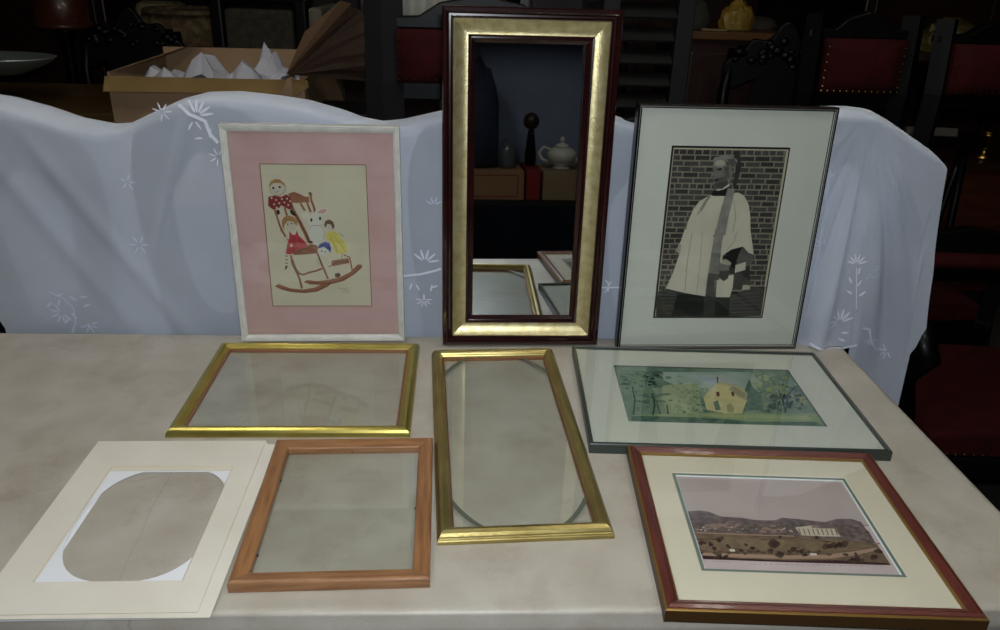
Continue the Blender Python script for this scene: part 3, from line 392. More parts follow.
 ('bwhite',7,[(0.083,0.383),(0.078,0.377),(0.071,0.379),(0.073,0.386),(0.079,0.388)]),
 ('bwhite',7,[(0.362,0.415),(0.357,0.412),(0.352,0.412),(0.353,0.418),(0.359,0.419)]),
 ('bwhite',7,[(0.288,0.41),(0.281,0.407),(0.276,0.407),(0.276,0.411),(0.283,0.413)]),
 ('bwhite',7,[(0.518,0.434),(0.514,0.429),(0.505,0.431),(0.508,0.436),(0.515,0.438)]),
 ('bwhite',7,[(0.543,0.409),(0.539,0.403),(0.532,0.405),(0.533,0.412),(0.543,0.415)]),
 ('bwhite',7,[(0.045,0.393),(0.04,0.389),(0.035,0.391),(0.036,0.396),(0.042,0.398)]),
 ('bwhite',7,[(0.082,0.417),(0.077,0.413),(0.069,0.413),(0.069,0.419),(0.078,0.423)]),
 ('bwhite',7,[(0.21,0.397),(0.207,0.391),(0.203,0.393),(0.204,0.399),(0.209,0.403)]),
 ('bwhite',7,[(0.498,0.416),(0.494,0.411),(0.49,0.412),(0.49,0.42),(0.497,0.422)]),
 ('bwhite',7,[(0.229,0.42),(0.224,0.415),(0.22,0.416),(0.221,0.422),(0.226,0.425)]),
 ('bwhite',10,[(0.171,0.206),(0.198,0.207),(0.196,0.184),(0.169,0.184)]),
 ('bwhite',10,[(0.581,0.191),(0.615,0.192),(0.614,0.172),(0.579,0.171)]),
 ('caption',3,[(0.243,0.075),(0.261,0.074)],0.003),
 ('caption',3,[(0.269,0.074),(0.281,0.075)],0.003),
 ('caption',3,[(0.296,0.076),(0.307,0.076)],0.003),
 ('caption',3,[(0.323,0.076),(0.333,0.077)],0.003),
 ('caption',3,[(0.35,0.079),(0.366,0.078)],0.003),
 ('caption',3,[(0.376,0.079),(0.388,0.078)],0.003),
 ('caption',3,[(0.403,0.079),(0.413,0.079)],0.003),
 ('caption',3,[(0.43,0.081),(0.445,0.08)],0.003),
 ('caption',3,[(0.456,0.081),(0.47,0.081)],0.003),
 ('caption',3,[(0.482,0.08),(0.5,0.082)],0.003),
 ('caption',3,[(0.509,0.081),(0.522,0.083)],0.003),
 ('caption',3,[(0.537,0.085),(0.549,0.083)],0.003),
 ('caption',3,[(0.564,0.085),(0.579,0.084)],0.003),
 ('caption',3,[(0.59,0.084),(0.608,0.085)],0.003),
 ('caption',3,[(0.618,0.087),(0.632,0.086)],0.003),
 ('caption',3,[(0.644,0.087),(0.66,0.087)],0.003),
 ('caption',3,[(0.672,0.089),(0.683,0.088)],0.003),
 ('caption',3,[(0.698,0.087),(0.716,0.089)],0.003),
 ('caption',3,[(0.725,0.089),(0.735,0.089)],0.003),
 ('caption',3,[(0.753,0.091),(0.77,0.09)],0.003),
 ('caption',3,[(0.78,0.091),(0.793,0.091)],0.003),
 ('caption',3,[(0.806,0.09),(0.824,0.092)],0.003),
 ('caption',3,[(0.067,0.087),(0.073,0.088)],0.003),
 ('caption',3,[(0.076,0.088),(0.082,0.088)],0.003),
 ('caption',3,[(0.086,0.088),(0.092,0.088)],0.003),
 ('caption',3,[(0.096,0.088),(0.102,0.088)],0.003),
 ('caption',3,[(0.105,0.089),(0.111,0.089)],0.003),
 ('caption',3,[(0.115,0.089),(0.121,0.089)],0.003),
 ('caption',3,[(0.124,0.089),(0.13,0.089)],0.003),
 ('caption',3,[(0.134,0.09),(0.14,0.09)],0.003),
 ('caption',3,[(0.144,0.09),(0.15,0.09)],0.003),
]
CHAPEL = [
 ('sky',2,[(0.254,0.904),(0.776,0.961),(0.811,0.727),(0.702,0.517),(0.444,0.541),(0.345,0.615),(0.262,0.733)]),
 ('skyc',3,[(0.387,0.869),(0.613,0.884),(0.687,0.719),(0.497,0.665)]),
 ('pale',2,[(0.241,0.649),(0.441,0.703),(0.399,0.197),(0.29,0.137),(0.215,0.168),(0.205,0.409)]),
 ('lawn',3,[(0.018,0.104),(0.259,0.16),(0.605,0.201),(0.995,0.212),(0.992,0.018),(0.011,0.016)]),
 ('lawn2',4,[(0.313,0.138),(0.715,0.179),(0.941,0.173),(0.963,0.114),(0.59,0.107)]),
 ('deep',5,[(0.017,0.097),(0.252,0.099),(0.497,0.088),(0.625,0.05),(0.966,0.079),(0.991,0.011),(0.684,0.001),(0.011,0.013)]),
 ('deep',6,[(0.141,0.8),(0.13,0.782),(0.119,0.784),(0.111,0.798),(0.12,0.814),(0.133,0.815)]),
 ('deep',6,[(0.072,0.83),(0.065,0.814),(0.052,0.813),(0.05,0.829),(0.053,0.845),(0.066,0.84)]),
 ('deep',6,[(0.103,0.839),(0.093,0.818),(0.078,0.823),(0.069,0.837),(0.079,0.859),(0.092,0.856)]),
 ('deep',6,[(0.065,0.743),(0.052,0.716),(0.035,0.722),(0.02,0.74),(0.035,0.765),(0.06,0.761)]),
 ('deep',6,[(0.182,0.854),(0.164,0.83),(0.146,0.834),(0.128,0.851),(0.15,0.877),(0.17,0.872)]),
 ('deep',6,[(0.184,0.888),(0.174,0.875),(0.156,0.864),(0.147,0.886),(0.159,0.91),(0.175,0.9)]),
 ('deep',6,[(0.215,0.816),(0.207,0.802),(0.19,0.801),(0.179,0.814),(0.192,0.837),(0.212,0.837)]),
 ('deep',6,[(0.084,0.704),(0.077,0.687),(0.058,0.686),(0.05,0.702),(0.06,0.718),(0.078,0.728)]),
 ('deep',6,[(0.077,0.652),(0.057,0.629),(0.035,0.621),(0.015,0.648),(0.042,0.678),(0.061,0.67)]),
 ('deep',6,[(0.15,0.719),(0.144,0.707),(0.13,0.708),(0.125,0.717),(0.132,0.73),(0.144,0.727)]),
 ('deep',6,[(0.159,0.853),(0.151,0.837),(0.134,0.829),(0.122,0.85),(0.138,0.873),(0.16,0.875)]),
 ('deep',6,[(0.274,0.898),(0.251,0.867),(0.221,0.874),(0.211,0.894),(0.232,0.928),(0.258,0.918)]),
 ('deep',6,[(0.196,0.783),(0.184,0.764),(0.162,0.765),(0.153,0.78),(0.168,0.806),(0.184,0.803)]),
 ('deep',6,[(0.164,0.724),(0.159,0.71),(0.144,0.707),(0.134,0.722),(0.147,0.744),(0.161,0.745)]),
 ('deep',6,[(0.04,0.648),(0.025,0.632),(0.003,0.629),(-0.01,0.645),(0.006,0.661),(0.023,0.673)]),
 ('deep',6,[(0.261,0.808),(0.247,0.781),(0.228,0.786),(0.216,0.805),(0.231,0.837),(0.249,0.825)]),
 ('deep',6,[(0.226,0.887),(0.213,0.875),(0.2,0.871),(0.189,0.885),(0.2,0.906),(0.219,0.907)]),
 ('deep',6,[(0.223,0.656),(0.217,0.643),(0.205,0.639),(0.2,0.655),(0.208,0.667),(0.22,0.669)]),
 ('deep',6,[(0.139,0.848),(0.131,0.833),(0.112,0.826),(0.11,0.846),(0.117,0.864),(0.135,0.869)]),
 ('deep',6,[(0.224,0.714),(0.213,0.698),(0.201,0.694),(0.197,0.712),(0.203,0.724),(0.219,0.726)]),
 ('deep',6,[(0.162,0.879),(0.151,0.869),(0.142,0.863),(0.132,0.877),(0.143,0.893),(0.154,0.888)]),
 ('deep',6,[(0.189,0.807),(0.18,0.789),(0.165,0.788),(0.165,0.805),(0.172,0.821),(0.187,0.825)]),
 ('deep',6,[(0.226,0.709),(0.222,0.696),(0.206,0.689),(0.201,0.707),(0.209,0.728),(0.221,0.721)]),
 ('deep',6,[(0.198,0.729),(0.193,0.712),(0.182,0.717),(0.174,0.727),(0.182,0.745),(0.198,0.743)]),
 ('deep',6,[(0.161,0.882),(0.149,0.848),(0.124,0.847),(0.108,0.878),(0.131,0.912),(0.156,0.915)]),
 ('deep',6,[(0.086,0.756),(0.075,0.735),(0.049,0.721),(0.033,0.753),(0.046,0.776),(0.072,0.778)]),
 ('deep',6,[(0.052,0.786),(0.036,0.766),(0.019,0.758),(0.011,0.783),(0.019,0.809),(0.046,0.814)]),
 ('deep',6,[(0.255,0.864),(0.238,0.845),(0.224,0.84),(0.214,0.862),(0.223,0.881),(0.242,0.883)]),
 ('deep',6,[(0.243,0.813),(0.239,0.803),(0.226,0.803),(0.226,0.812),(0.231,0.823),(0.239,0.822)]),
 ('deep',6,[(0.169,0.66),(0.16,0.642),(0.143,0.639),(0.137,0.658),(0.147,0.68),(0.162,0.675)]),
 ('deep',6,[(0.152,0.717),(0.146,0.707),(0.131,0.703),(0.124,0.715),(0.133,0.731),(0.145,0.729)]),
 ('deep',6,[(0.253,0.895),(0.237,0.86),(0.212,0.86),(0.21,0.892),(0.216,0.924),(0.242,0.918)]),
 ('deep',6,[(0.154,0.88),(0.137,0.849),(0.111,0.847),(0.104,0.877),(0.119,0.904),(0.149,0.917)]),
 ('deep',6,[(0.229,0.653),(0.223,0.643),(0.212,0.641),(0.205,0.652),(0.216,0.671),(0.227,0.671)]),
 ('mid',7,[(0.216,0.704),(0.205,0.691),(0.192,0.691),(0.185,0.702),(0.196,0.715),(0.209,0.715)]),
 ('mid',7,[(0.235,0.713),(0.231,0.694),(0.214,0.696),(0.203,0.711),(0.217,0.73),(0.234,0.73)]),
 ('mid',7,[(0.349,0.737),(0.342,0.724),(0.332,0.724),(0.331,0.736),(0.334,0.746),(0.346,0.747)]),
 ('mid',7,[(0.307,0.795),(0.3,0.776),(0.275,0.767),(0.269,0.793),(0.277,0.82),(0.302,0.82)]),
 ('mid',7,[(0.235,0.663),(0.229,0.652),(0.218,0.653),(0.209,0.661),(0.218,0.669),(0.232,0.676)]),
 ('mid',7,[(0.137,0.752),(0.131,0.741),(0.115,0.74),(0.108,0.75),(0.12,0.763),(0.134,0.767)]),
 ('mid',7,[(0.364,0.69),(0.354,0.675),(0.335,0.669),(0.33,0.687),(0.336,0.701),(0.354,0.706)]),
 ('mid',7,[(0.099,0.744),(0.083,0.721),(0.066,0.726),(0.05,0.741),(0.063,0.755),(0.083,0.759)]),
 ('mid',7,[(0.202,0.79),(0.196,0.775),(0.18,0.775),(0.177,0.788),(0.18,0.799),(0.195,0.805)]),
 ('mid',7,[(0.094,0.822),(0.082,0.812),(0.068,0.811),(0.062,0.82),(0.071,0.832),(0.084,0.832)]),
 ('mid',7,[(0.271,0.859),(0.265,0.841),(0.243,0.839),(0.243,0.857),(0.245,0.877),(0.267,0.88)]),
 ('mid',7,[(0.364,0.827),(0.356,0.818),(0.345,0.815),(0.342,0.826),(0.344,0.84),(0.358,0.841)]),
 ('mid',7,[(0.107,0.655),(0.099,0.64),(0.072,0.639),(0.071,0.653),(0.081,0.676),(0.096,0.674)]),
 ('mid',7,[(0.149,0.789),(0.137,0.772),(0.115,0.763),(0.096,0.786),(0.114,0.814),(0.142,0.81)]),
 ('mid',7,[(0.107,0.721),(0.092,0.708),(0.079,0.701),(0.067,0.719),(0.081,0.737),(0.097,0.736)]),
 ('mid',7,[(0.101,0.601),(0.091,0.585),(0.074,0.581),(0.068,0.598),(0.075,0.611),(0.095,0.611)]),
 ('mid',7,[(0.118,0.649),(0.115,0.634),(0.101,0.636),(0.092,0.647),(0.103,0.656),(0.113,0.656)]),
 ('mid',7,[(0.056,0.676),(0.053,0.659),(0.031,0.652),(0.019,0.673),(0.035,0.695),(0.052,0.688)]),
 ('mid',7,[(0.064,0.812),(0.058,0.8),(0.045,0.801),(0.038,0.81),(0.047,0.824),(0.059,0.82)]),
 ('mid',7,[(0.213,0.853),(0.202,0.84),(0.188,0.838),(0.179,0.851),(0.192,0.869),(0.203,0.863)]),
 ('mid',7,[(0.089,0.778),(0.08,0.763),(0.063,0.758),(0.052,0.776),(0.067,0.797),(0.085,0.797)]),
 ('mid',7,[(0.089,0.806),(0.083,0.791),(0.063,0.79),(0.054,0.803),(0.067,0.815),(0.085,0.825)]),
 ('mid',7,[(0.164,0.838),(0.157,0.824),(0.142,0.824),(0.134,0.836),(0.146,0.845),(0.156,0.845)]),
 ('mid',7,[(0.32,0.624),(0.307,0.608),(0.284,0.608),(0.284,0.622),(0.289,0.641),(0.312,0.643)]),
 ('mid',7,[(0.128,0.786),(0.114,0.77),(0.099,0.775),(0.097,0.784),(0.103,0.799),(0.115,0.802)]),
 ('mid',7,[(0.201,0.706),(0.19,0.693),(0.171,0.689),(0.162,0.703),(0.172,0.714),(0.19,0.72)]),
 ('dark',8,[(0.17,0.825),(0.162,0.803),(0.151,0.805),(0.148,0.824),(0.154,0.842),(0.169,0.844)]),
 ('dark',8,[(0.134,0.656),(0.132,0.647),(0.125,0.649),(0.121,0.655),(0.127,0.663),(0.132,0.661)]),
 ('dark',8,[(0.21,0.77),(0.206,0.758),(0.187,0.747),(0.179,0.768),(0.19,0.788),(0.205,0.788)]),
 ('dark',8,[(0.178,0.8),(0.164,0.78),(0.15,0.78),(0.136,0.797),(0.151,0.821),(0.17,0.823)]),
 ('dark',8,[(0.046,0.576),(0.042,0.564),(0.03,0.564),(0.025,0.575),(0.033,0.588),(0.041,0.584)]),
 ('dark',8,[(0.246,0.833),(0.234,0.817),(0.217,0.808),(0.207,0.83),(0.219,0.843),(0.238,0.855)]),
 ('dark',8,[(0.1,0.679),(0.09,0.667),(0.082,0.668),(0.078,0.677),(0.083,0.687),(0.094,0.689)]),
 ('dark',8,[(0.197,0.704),(0.185,0.69),(0.168,0.683),(0.164,0.701),(0.171,0.72),(0.188,0.716)]),
 ('dark',8,[(0.208,0.658),(0.203,0.646),(0.184,0.643),(0.183,0.656),(0.19,0.675),(0.206,0.671)]),
 ('dark',8,[(0.054,0.655),(0.04,0.637),(0.026,0.631),(0.013,0.652),(0.025,0.675),(0.043,0.674)]),
 ('dark',8,[(0.223,0.856),(0.216,0.847),(0.207,0.847),(0.201,0.855),(0.21,0.867),(0.217,0.867)]),
 ('dark',8,[(0.13,0.618),(0.126,0.603),(0.11,0.601),(0.103,0.616),(0.11,0.63),(0.128,0.632)]),
 ('dark',8,[(0.204,0.607),(0.201,0.597),(0.191,0.596),(0.189,0.606),(0.192,0.616),(0.204,0.617)]),
 ('dark',8,[(0.182,0.649),(0.175,0.632),(0.159,0.632),(0.152,0.647),(0.164,0.666),(0.177,0.659)]),
 ('dark',8,[(0.208,0.694),(0.2,0.674),(0.181,0.675),(0.174,0.692),(0.189,0.714),(0.204,0.711)]),
 ('dark',8,[(0.043,0.71),(0.04,0.697),(0.03,0.698),(0.026,0.709),(0.032,0.717),(0.041,0.719)]),
 ('mid',6,[(0.148,0.627),(0.145,0.616),(0.138,0.616),(0.135,0.626),(0.14,0.638),(0.146,0.635)]),
 ('mid',6,[(0.007,0.469),(0.004,0.461),(-0.003,0.456),(-0.006,0.468),(-0.003,0.479),(0.007,0.48)]),
 ('mid',6,[(0.182,0.425),(0.173,0.409),(0.156,0.395),(0.155,0.423),(0.162,0.447),(0.177,0.444)]),
 ('mid',6,[(0.163,0.872),(0.159,0.855),(0.149,0.86),(0.144,0.871),(0.15,0.887),(0.161,0.885)]),
 ('mid',6,[(0.148,0.603),(0.138,0.589),(0.126,0.587),(0.121,0.601),(0.128,0.626),(0.138,0.626)]),
 ('mid',6,[(0.074,0.65),(0.066,0.633),(0.059,0.637),(0.055,0.649),(0.059,0.66),(0.069,0.665)]),
 ('mid',6,[(0.055,0.339),(0.045,0.323),(0.029,0.323),(0.024,0.337),(0.032,0.363),(0.045,0.356)]),
 ('mid',6,[(0.18,0.288),(0.174,0.274),(0.166,0.275),(0.166,0.287),(0.171,0.301),(0.176,0.295)]),
 ('mid',6,[(0.126,0.703),(0.119,0.682),(0.104,0.674),(0.101,0.702),(0.11,0.724),(0.126,0.73)]),
 ('mid',6,[(0.181,0.827),(0.171,0.809),(0.157,0.797),(0.148,0.825),(0.162,0.851),(0.176,0.847)]),
 ('mid',6,[(0.063,0.846),(0.058,0.833),(0.05,0.835),(0.047,0.845),(0.05,0.86),(0.058,0.855)]),
 ('mid',6,[(0.148,0.2),(0.136,0.179),(0.119,0.182),(0.109,0.197),(0.122,0.222),(0.14,0.217)]),
 ('mid',6,[(0.153,0.884),(0.142,0.862),(0.128,0.862),(0.125,0.882),(0.13,0.904),(0.146,0.904)]),
 ('mid',6,[(0.191,0.315),(0.187,0.295),(0.175,0.302),(0.17,0.314),(0.18,0.333),(0.189,0.327)]),
 ('mid',6,[(0.024,0.578),(0.021,0.565),(0.011,0.561),(0.01,0.577),(0.013,0.592),(0.023,0.588)]),
 ('mid',6,[(0.099,0.471),(0.087,0.452),(0.076,0.456),(0.076,0.47),(0.08,0.49),(0.091,0.487)]),
 ('mid',6,[(0.164,0.383),(0.16,0.366),(0.148,0.363),(0.147,0.382),(0.154,0.403),(0.165,0.395)]),
 ('mid',6,[(0.105,0.267),(0.1,0.25),(0.093,0.25),(0.089,0.266),(0.096,0.28),(0.102,0.277)]),
 ('mid',6,[(0.12,0.809),(0.11,0.791),(0.094,0.781),(0.087,0.807),(0.097,0.829),(0.112,0.825)]),
 ('mid',6,[(0.148,0.397),(0.141,0.385),(0.134,0.384),(0.133,0.396),(0.138,0.405),(0.144,0.41)]),
 ('mid',6,[(0.081,0.378),(0.068,0.351),(0.057,0.356),(0.051,0.376),(0.058,0.395),(0.072,0.403)]),
 ('mid',6,[(0.133,0.223),(0.127,0.212),(0.121,0.212),(0.118,0.222),(0.122,0.23),(0.129,0.231)]),
 ('mid',6,[(0.178,0.845),(0.171,0.827),(0.159,0.83),(0.156,0.844),(0.162,0.866),(0.173,0.858)]),
 ('mid',6,[(0.036,0.196),(0.032,0.188),(0.024,0.186),(0.022,0.195),(0.026,0.205),(0.032,0.207)]),
 ('mid',6,[(0.156,0.226),(0.145,0.213),(0.133,0.204),(0.131,0.225),(0.138,0.244),(0.151,0.245)]),
 ('mid',6,[(0.092,0.206),(0.083,0.19),(0.073,0.192),(0.07,0.205),(0.073,0.216),(0.085,0.217)]),
 ('mid',6,[(0.097,0.728),(0.087,0.703),(0.073,0.699),(0.069,0.727),(0.08,0.753),(0.093,0.743)]),
 ('mid',6,[(0.105,0.357),(0.102,0.344),(0.092,0.348),(0.089,0.356),(0.093,0.373),(0.105,0.37)]),
 ('mid',6,[(0.159,0.383),(0.151,0.364),(0.139,0.367),(0.134,0.381),(0.138,0.397),(0.157,0.407)]),
 ('mid',6,[(0.173,0.521),(0.167,0.511),(0.153,0.502),(0.148,0.52),(0.158,0.54),(0.169,0.536)]),
 ('mid',6,[(0.111,0.673),(0.107,0.66),(0.099,0.66),(0.098,0.672),(0.102,0.681),(0.11,0.682)]),
 ('mid',6,[(0.141,0.318),(0.137,0.305),(0.132,0.311),(0.129,0.317),(0.132,0.326),(0.141,0.326)]),
 ('mid',6,[(0.052,0.342),(0.046,0.329),(0.032,0.32),(0.029,0.341),(0.038,0.353),(0.048,0.357)]),
 ('mid',6,[(0.133,0.189),(0.124,0.179),(0.116,0.172),(0.111,0.188),(0.115,0.199),(0.128,0.203)]),
 ('mid',6,[(0.114,0.501),(0.106,0.486),(0.092,0.483),(0.087,0.499),(0.095,0.516),(0.108,0.521)]),
 ('mid',6,[(0.012,0.519),(0.01,0.51),(-0.001,0.509),(-0.002,0.518),(0.001,0.534),(0.011,0.533)]),
 ('mid',6,[(0.178,0.859),(0.171,0.842),(0.16,0.846),(0.155,0.857),(0.164,0.869),(0.176,0.876)]),
 ('mid',6,[(0.189,0.166),(0.183,0.155),(0.174,0.157),(0.169,0.164),(0.177,0.179),(0.184,0.175)]),
 ('mid',6,[(0.185,0.828),(0.175,0.81),(0.163,0.81),(0.154,0.826),(0.165,0.842),(0.175,0.842)]),
 ('mid',6,[(0.207,0.535),(0.197,0.515),(0.185,0.52),(0.184,0.534),(0.189,0.544),(0.199,0.553)]),
 ('mid',6,[(0.108,0.232),(0.101,0.214),(0.09,0.214),(0.086,0.231),(0.091,0.249),(0.103,0.251)]),
 ('mid',6,[(0.184,0.185),(0.174,0.169),(0.16,0.167),(0.151,0.183),(0.162,0.2),(0.176,0.199)]),
 ('mid',6,[(0.094,0.276),(0.084,0.26),(0.068,0.252),(0.068,0.274),(0.074,0.301),(0.088,0.293)]),
 ('mid',6,[(0.081,0.612),(0.077,0.6),(0.071,0.599),(0.066,0.611),(0.072,0.624),(0.081,0.621)]),
 ('mid',6,[(0.196,0.669),(0.184,0.651),(0.17,0.646),(0.169,0.668),(0.175,0.682),(0.189,0.694)]),
 ('mid',6,[(0.06,0.836),(0.049,0.809),(0.035,0.817),(0.032,0.834),(0.039,0.857),(0.053,0.857)]),
 ('mid',6,[(0.175,0.22),(0.174,0.21),(0.162,0.206),(0.163,0.219),(0.167,0.23),(0.174,0.23)]),
 ('mid',6,[(0.043,0.847),(0.032,0.823),(0.017,0.816),(0.015,0.845),(0.02,0.866),(0.035,0.866)]),
 ('mid',6,[(0.084,0.784),(0.075,0.761),(0.059,0.764),(0.056,0.782),(0.063,0.803),(0.078,0.803)]),
 ('mid',6,[(0.159,0.265),(0.152,0.253),(0.146,0.254),(0.141,0.264),(0.147,0.276),(0.154,0.275)]),
 ('mid',6,[(0.177,0.304),(0.167,0.286),(0.154,0.283),(0.147,0.302),(0.159,0.318),(0.169,0.324)]),
 ('mid',6,[(0.161,0.366),(0.15,0.348),(0.138,0.35),(0.133,0.365),(0.143,0.381),(0.155,0.388)]),
 ('mid',6,[(0.039,0.197),(0.034,0.189),(0.028,0.186),(0.024,0.196),(0.027,0.204),(0.034,0.208)]),
 ('mid',6,[(0.189,0.767),(0.184,0.756),(0.172,0.754),(0.172,0.766),(0.175,0.781),(0.185,0.783)]),
 ('mid',6,[(0.141,0.583),(0.137,0.573),(0.127,0.572),(0.123,0.582),(0.129,0.598),(0.139,0.594)]),
 ('mid',6,[(0.171,0.801),(0.164,0.784),(0.154,0.791),(0.15,0.8),(0.158,0.813),(0.166,0.812)]),
 ('mid',6,[(0.086,0.669),(0.081,0.647),(0.066,0.64),(0.066,0.667),(0.07,0.683),(0.084,0.697)]),
 ('mid',6,[(0.218,0.456),(0.211,0.428),(0.197,0.433),(0.186,0.455),(0.199,0.476),(0.217,0.483)]),
 ('mid',6,[(0.029,0.254),(0.022,0.238),(0.014,0.241),(0.011,0.253),(0.016,0.264),(0.023,0.269)]),
 ('mid',6,[(0.033,0.565),(0.031,0.555),(0.024,0.558),(0.022,0.565),(0.025,0.576),(0.032,0.574)]),
 ('pale',6,[(0.032,0.598),(0.027,0.589),(0.021,0.591),(0.019,0.597),(0.023,0.607),(0.028,0.604)]),
 ('pale',6,[(0.183,0.833),(0.176,0.812),(0.163,0.812),(0.154,0.831),(0.164,0.848),(0.176,0.851)]),
 ('pale',6,[(0.118,0.637),(0.108,0.615),(0.096,0.615),(0.094,0.635),(0.099,0.654),(0.109,0.659)]),
 ('pale',6,[(0.128,0.396),(0.122,0.385),(0.113,0.382),(0.112,0.395),(0.115,0.407),(0.122,0.406)]),
 ('pale',6,[(0.07,0.39),(0.061,0.369),(0.049,0.377),(0.046,0.389),(0.052,0.4),(0.063,0.411)]),
 ('pale',6,[(0.044,0.645),(0.041,0.634),(0.035,0.635),(0.031,0.644),(0.036,0.654),(0.043,0.658)]),
 ('pale',6,[(0.149,0.328),(0.143,0.312),(0.134,0.313),(0.135,0.328),(0.139,0.338),(0.147,0.342)]),
 ('pale',6,[(0.206,0.584),(0.194,0.565),(0.185,0.567),(0.176,0.582),(0.185,0.603),(0.199,0.598)]),
 ('pale',6,[(0.08,0.362),(0.074,0.348),(0.065,0.347),(0.055,0.361),(0.066,0.379),(0.076,0.374)]),
 ('pale',6,[(0.205,0.528),(0.201,0.517),(0.196,0.518),(0.192,0.527),(0.197,0.537),(0.202,0.535)]),
 ('pale',6,[(0.179,0.822),(0.168,0.807),(0.156,0.807),(0.154,0.821),(0.157,0.842),(0.17,0.841)]),
 ('pale',6,[(0.178,0.661),(0.166,0.636),(0.151,0.636),(0.15,0.66),(0.156,0.676),(0.17,0.679)]),
 ('pale',6,[(0.135,0.381),(0.129,0.371),(0.124,0.371),(0.122,0.38),(0.126,0.386),(0.131,0.386)]),
 ('pale',6,[(0.063,0.819),(0.058,0.809),(0.053,0.812),(0.052,0.819),(0.054,0.83),(0.06,0.828)]),
 ('mid',6,[(0.143,0.365),(0.139,0.351),(0.127,0.349),(0.119,0.364),(0.127,0.385),(0.143,0.385)]),
 ('mid',6,[(0.105,0.32),(0.097,0.296),(0.075,0.281),(0.072,0.318),(0.086,0.341),(0.1,0.347)]),
 ('mid',6,[(0.148,0.417),(0.143,0.393),(0.131,0.397),(0.125,0.416),(0.136,0.44),(0.147,0.436)]),
 ('mid',6,[(0.066,0.154),(0.059,0.144),(0.049,0.135),(0.043,0.153),(0.051,0.173),(0.06,0.173)]),
 ('mid',6,[(0.135,0.497),(0.125,0.473),(0.116,0.473),(0.107,0.495),(0.12,0.513),(0.129,0.515)]),
 ('mid',6,[(0.039,0.332),(0.03,0.315),(0.022,0.311),(0.017,0.331),(0.023,0.345),(0.033,0.352)]),
 ('mid',6,[(0.145,0.318),(0.137,0.306),(0.128,0.3),(0.128,0.317),(0.133,0.33),(0.14,0.332)]),
 ('mid',6,[(0.123,0.233),(0.109,0.207),(0.093,0.214),(0.086,0.231),(0.098,0.265),(0.116,0.251)]),
 ('mid',6,[(0.173,0.449),(0.165,0.433),(0.155,0.435),(0.151,0.447),(0.156,0.47),(0.167,0.467)]),
 ('mid',6,[(0.164,0.543),(0.158,0.525),(0.145,0.524),(0.141,0.541),(0.149,0.557),(0.159,0.558)]),
 ('mid',6,[(0.154,0.421),(0.142,0.398),(0.131,0.397),(0.129,0.42),(0.134,0.436),(0.147,0.444)]),
 ('mid',6,[(0.142,0.225),(0.139,0.211),(0.127,0.211),(0.123,0.224),(0.131,0.241),(0.141,0.239)]),
 ('mid',6,[(0.068,0.314),(0.057,0.277),(0.033,0.277),(0.028,0.311),(0.039,0.344),(0.058,0.337)]),
 ('mid',6,[(0.08,0.146),(0.066,0.124),(0.051,0.114),(0.043,0.143),(0.053,0.17),(0.074,0.179)]),
 ('mid',6,[(0.052,0.55),(0.048,0.529),(0.033,0.522),(0.029,0.549),(0.034,0.578),(0.05,0.57)]),
 ('mid',6,[(0.163,0.508),(0.158,0.474),(0.138,0.483),(0.137,0.507),(0.147,0.54),(0.163,0.529)]),
 ('mid',6,[(0.051,0.422),(0.04,0.395),(0.03,0.406),(0.027,0.421),(0.029,0.445),(0.045,0.439)]),
 ('mid',6,[(0.18,0.498),(0.164,0.473),(0.152,0.472),(0.15,0.496),(0.155,0.513),(0.169,0.528)]),
 ('mid',6,[(0.099,0.429),(0.09,0.402),(0.077,0.402),(0.069,0.428),(0.081,0.442),(0.094,0.455)]),
 ('mid',6,[(0.167,0.293),(0.159,0.277),(0.15,0.277),(0.148,0.292),(0.153,0.31),(0.161,0.306)]),
 ('mid',6,[(0.149,0.555),(0.142,0.534),(0.129,0.538),(0.124,0.554),(0.135,0.581),(0.144,0.57)]),
 ('mid',6,[(0.056,0.182),(0.047,0.169),(0.037,0.165),(0.035,0.181),(0.042,0.196),(0.051,0.192)]),
 ('mid',6,[(0.072,0.368),(0.068,0.342),(0.048,0.346),(0.046,0.367),(0.053,0.387),(0.071,0.389)]),
 ('mid',6,[(0.094,0.397),(0.079,0.375),(0.063,0.362),(0.052,0.395),(0.066,0.42),(0.082,0.424)]),
 ('mid',6,[(0.127,0.494),(0.116,0.463),(0.096,0.469),(0.086,0.492),(0.104,0.523),(0.118,0.521)]),
 ('mid',6,[(0.121,0.211),(0.113,0.183),(0.096,0.18),(0.089,0.209),(0.101,0.229),(0.116,0.23)]),
 ('mid',6,[(0.132,0.267),(0.125,0.251),(0.118,0.251),(0.116,0.266),(0.12,0.278),(0.129,0.28)]),
 ('mid',6,[(0.186,0.508),(0.18,0.485),(0.166,0.487),(0.163,0.506),(0.166,0.526),(0.183,0.528)]),
 ('mid',6,[(0.13,0.256),(0.114,0.221),(0.102,0.226),(0.098,0.254),(0.105,0.281),(0.125,0.283)]),
 ('mid',6,[(0.095,0.438),(0.092,0.428),(0.081,0.426),(0.08,0.437),(0.083,0.454),(0.093,0.451)]),
 ('deep',7,[(0.148,0.453),(0.135,0.436),(0.115,0.429),(0.097,0.45),(0.117,0.473),(0.142,0.465)]),
 ('deep',7,[(0.188,0.475),(0.176,0.466),(0.165,0.461),(0.152,0.473),(0.165,0.488),(0.181,0.487)]),
 ('deep',7,[(0.247,0.473),(0.233,0.453),(0.2,0.454),(0.185,0.469),(0.207,0.485),(0.234,0.499)]),
 ('deep',7,[(0.219,0.453),(0.199,0.437),(0.178,0.434),(0.171,0.45),(0.183,0.474),(0.205,0.477)]),
 ('deep',7,[(0.164,0.419),(0.149,0.405),(0.133,0.406),(0.124,0.417),(0.134,0.427),(0.153,0.434)]),
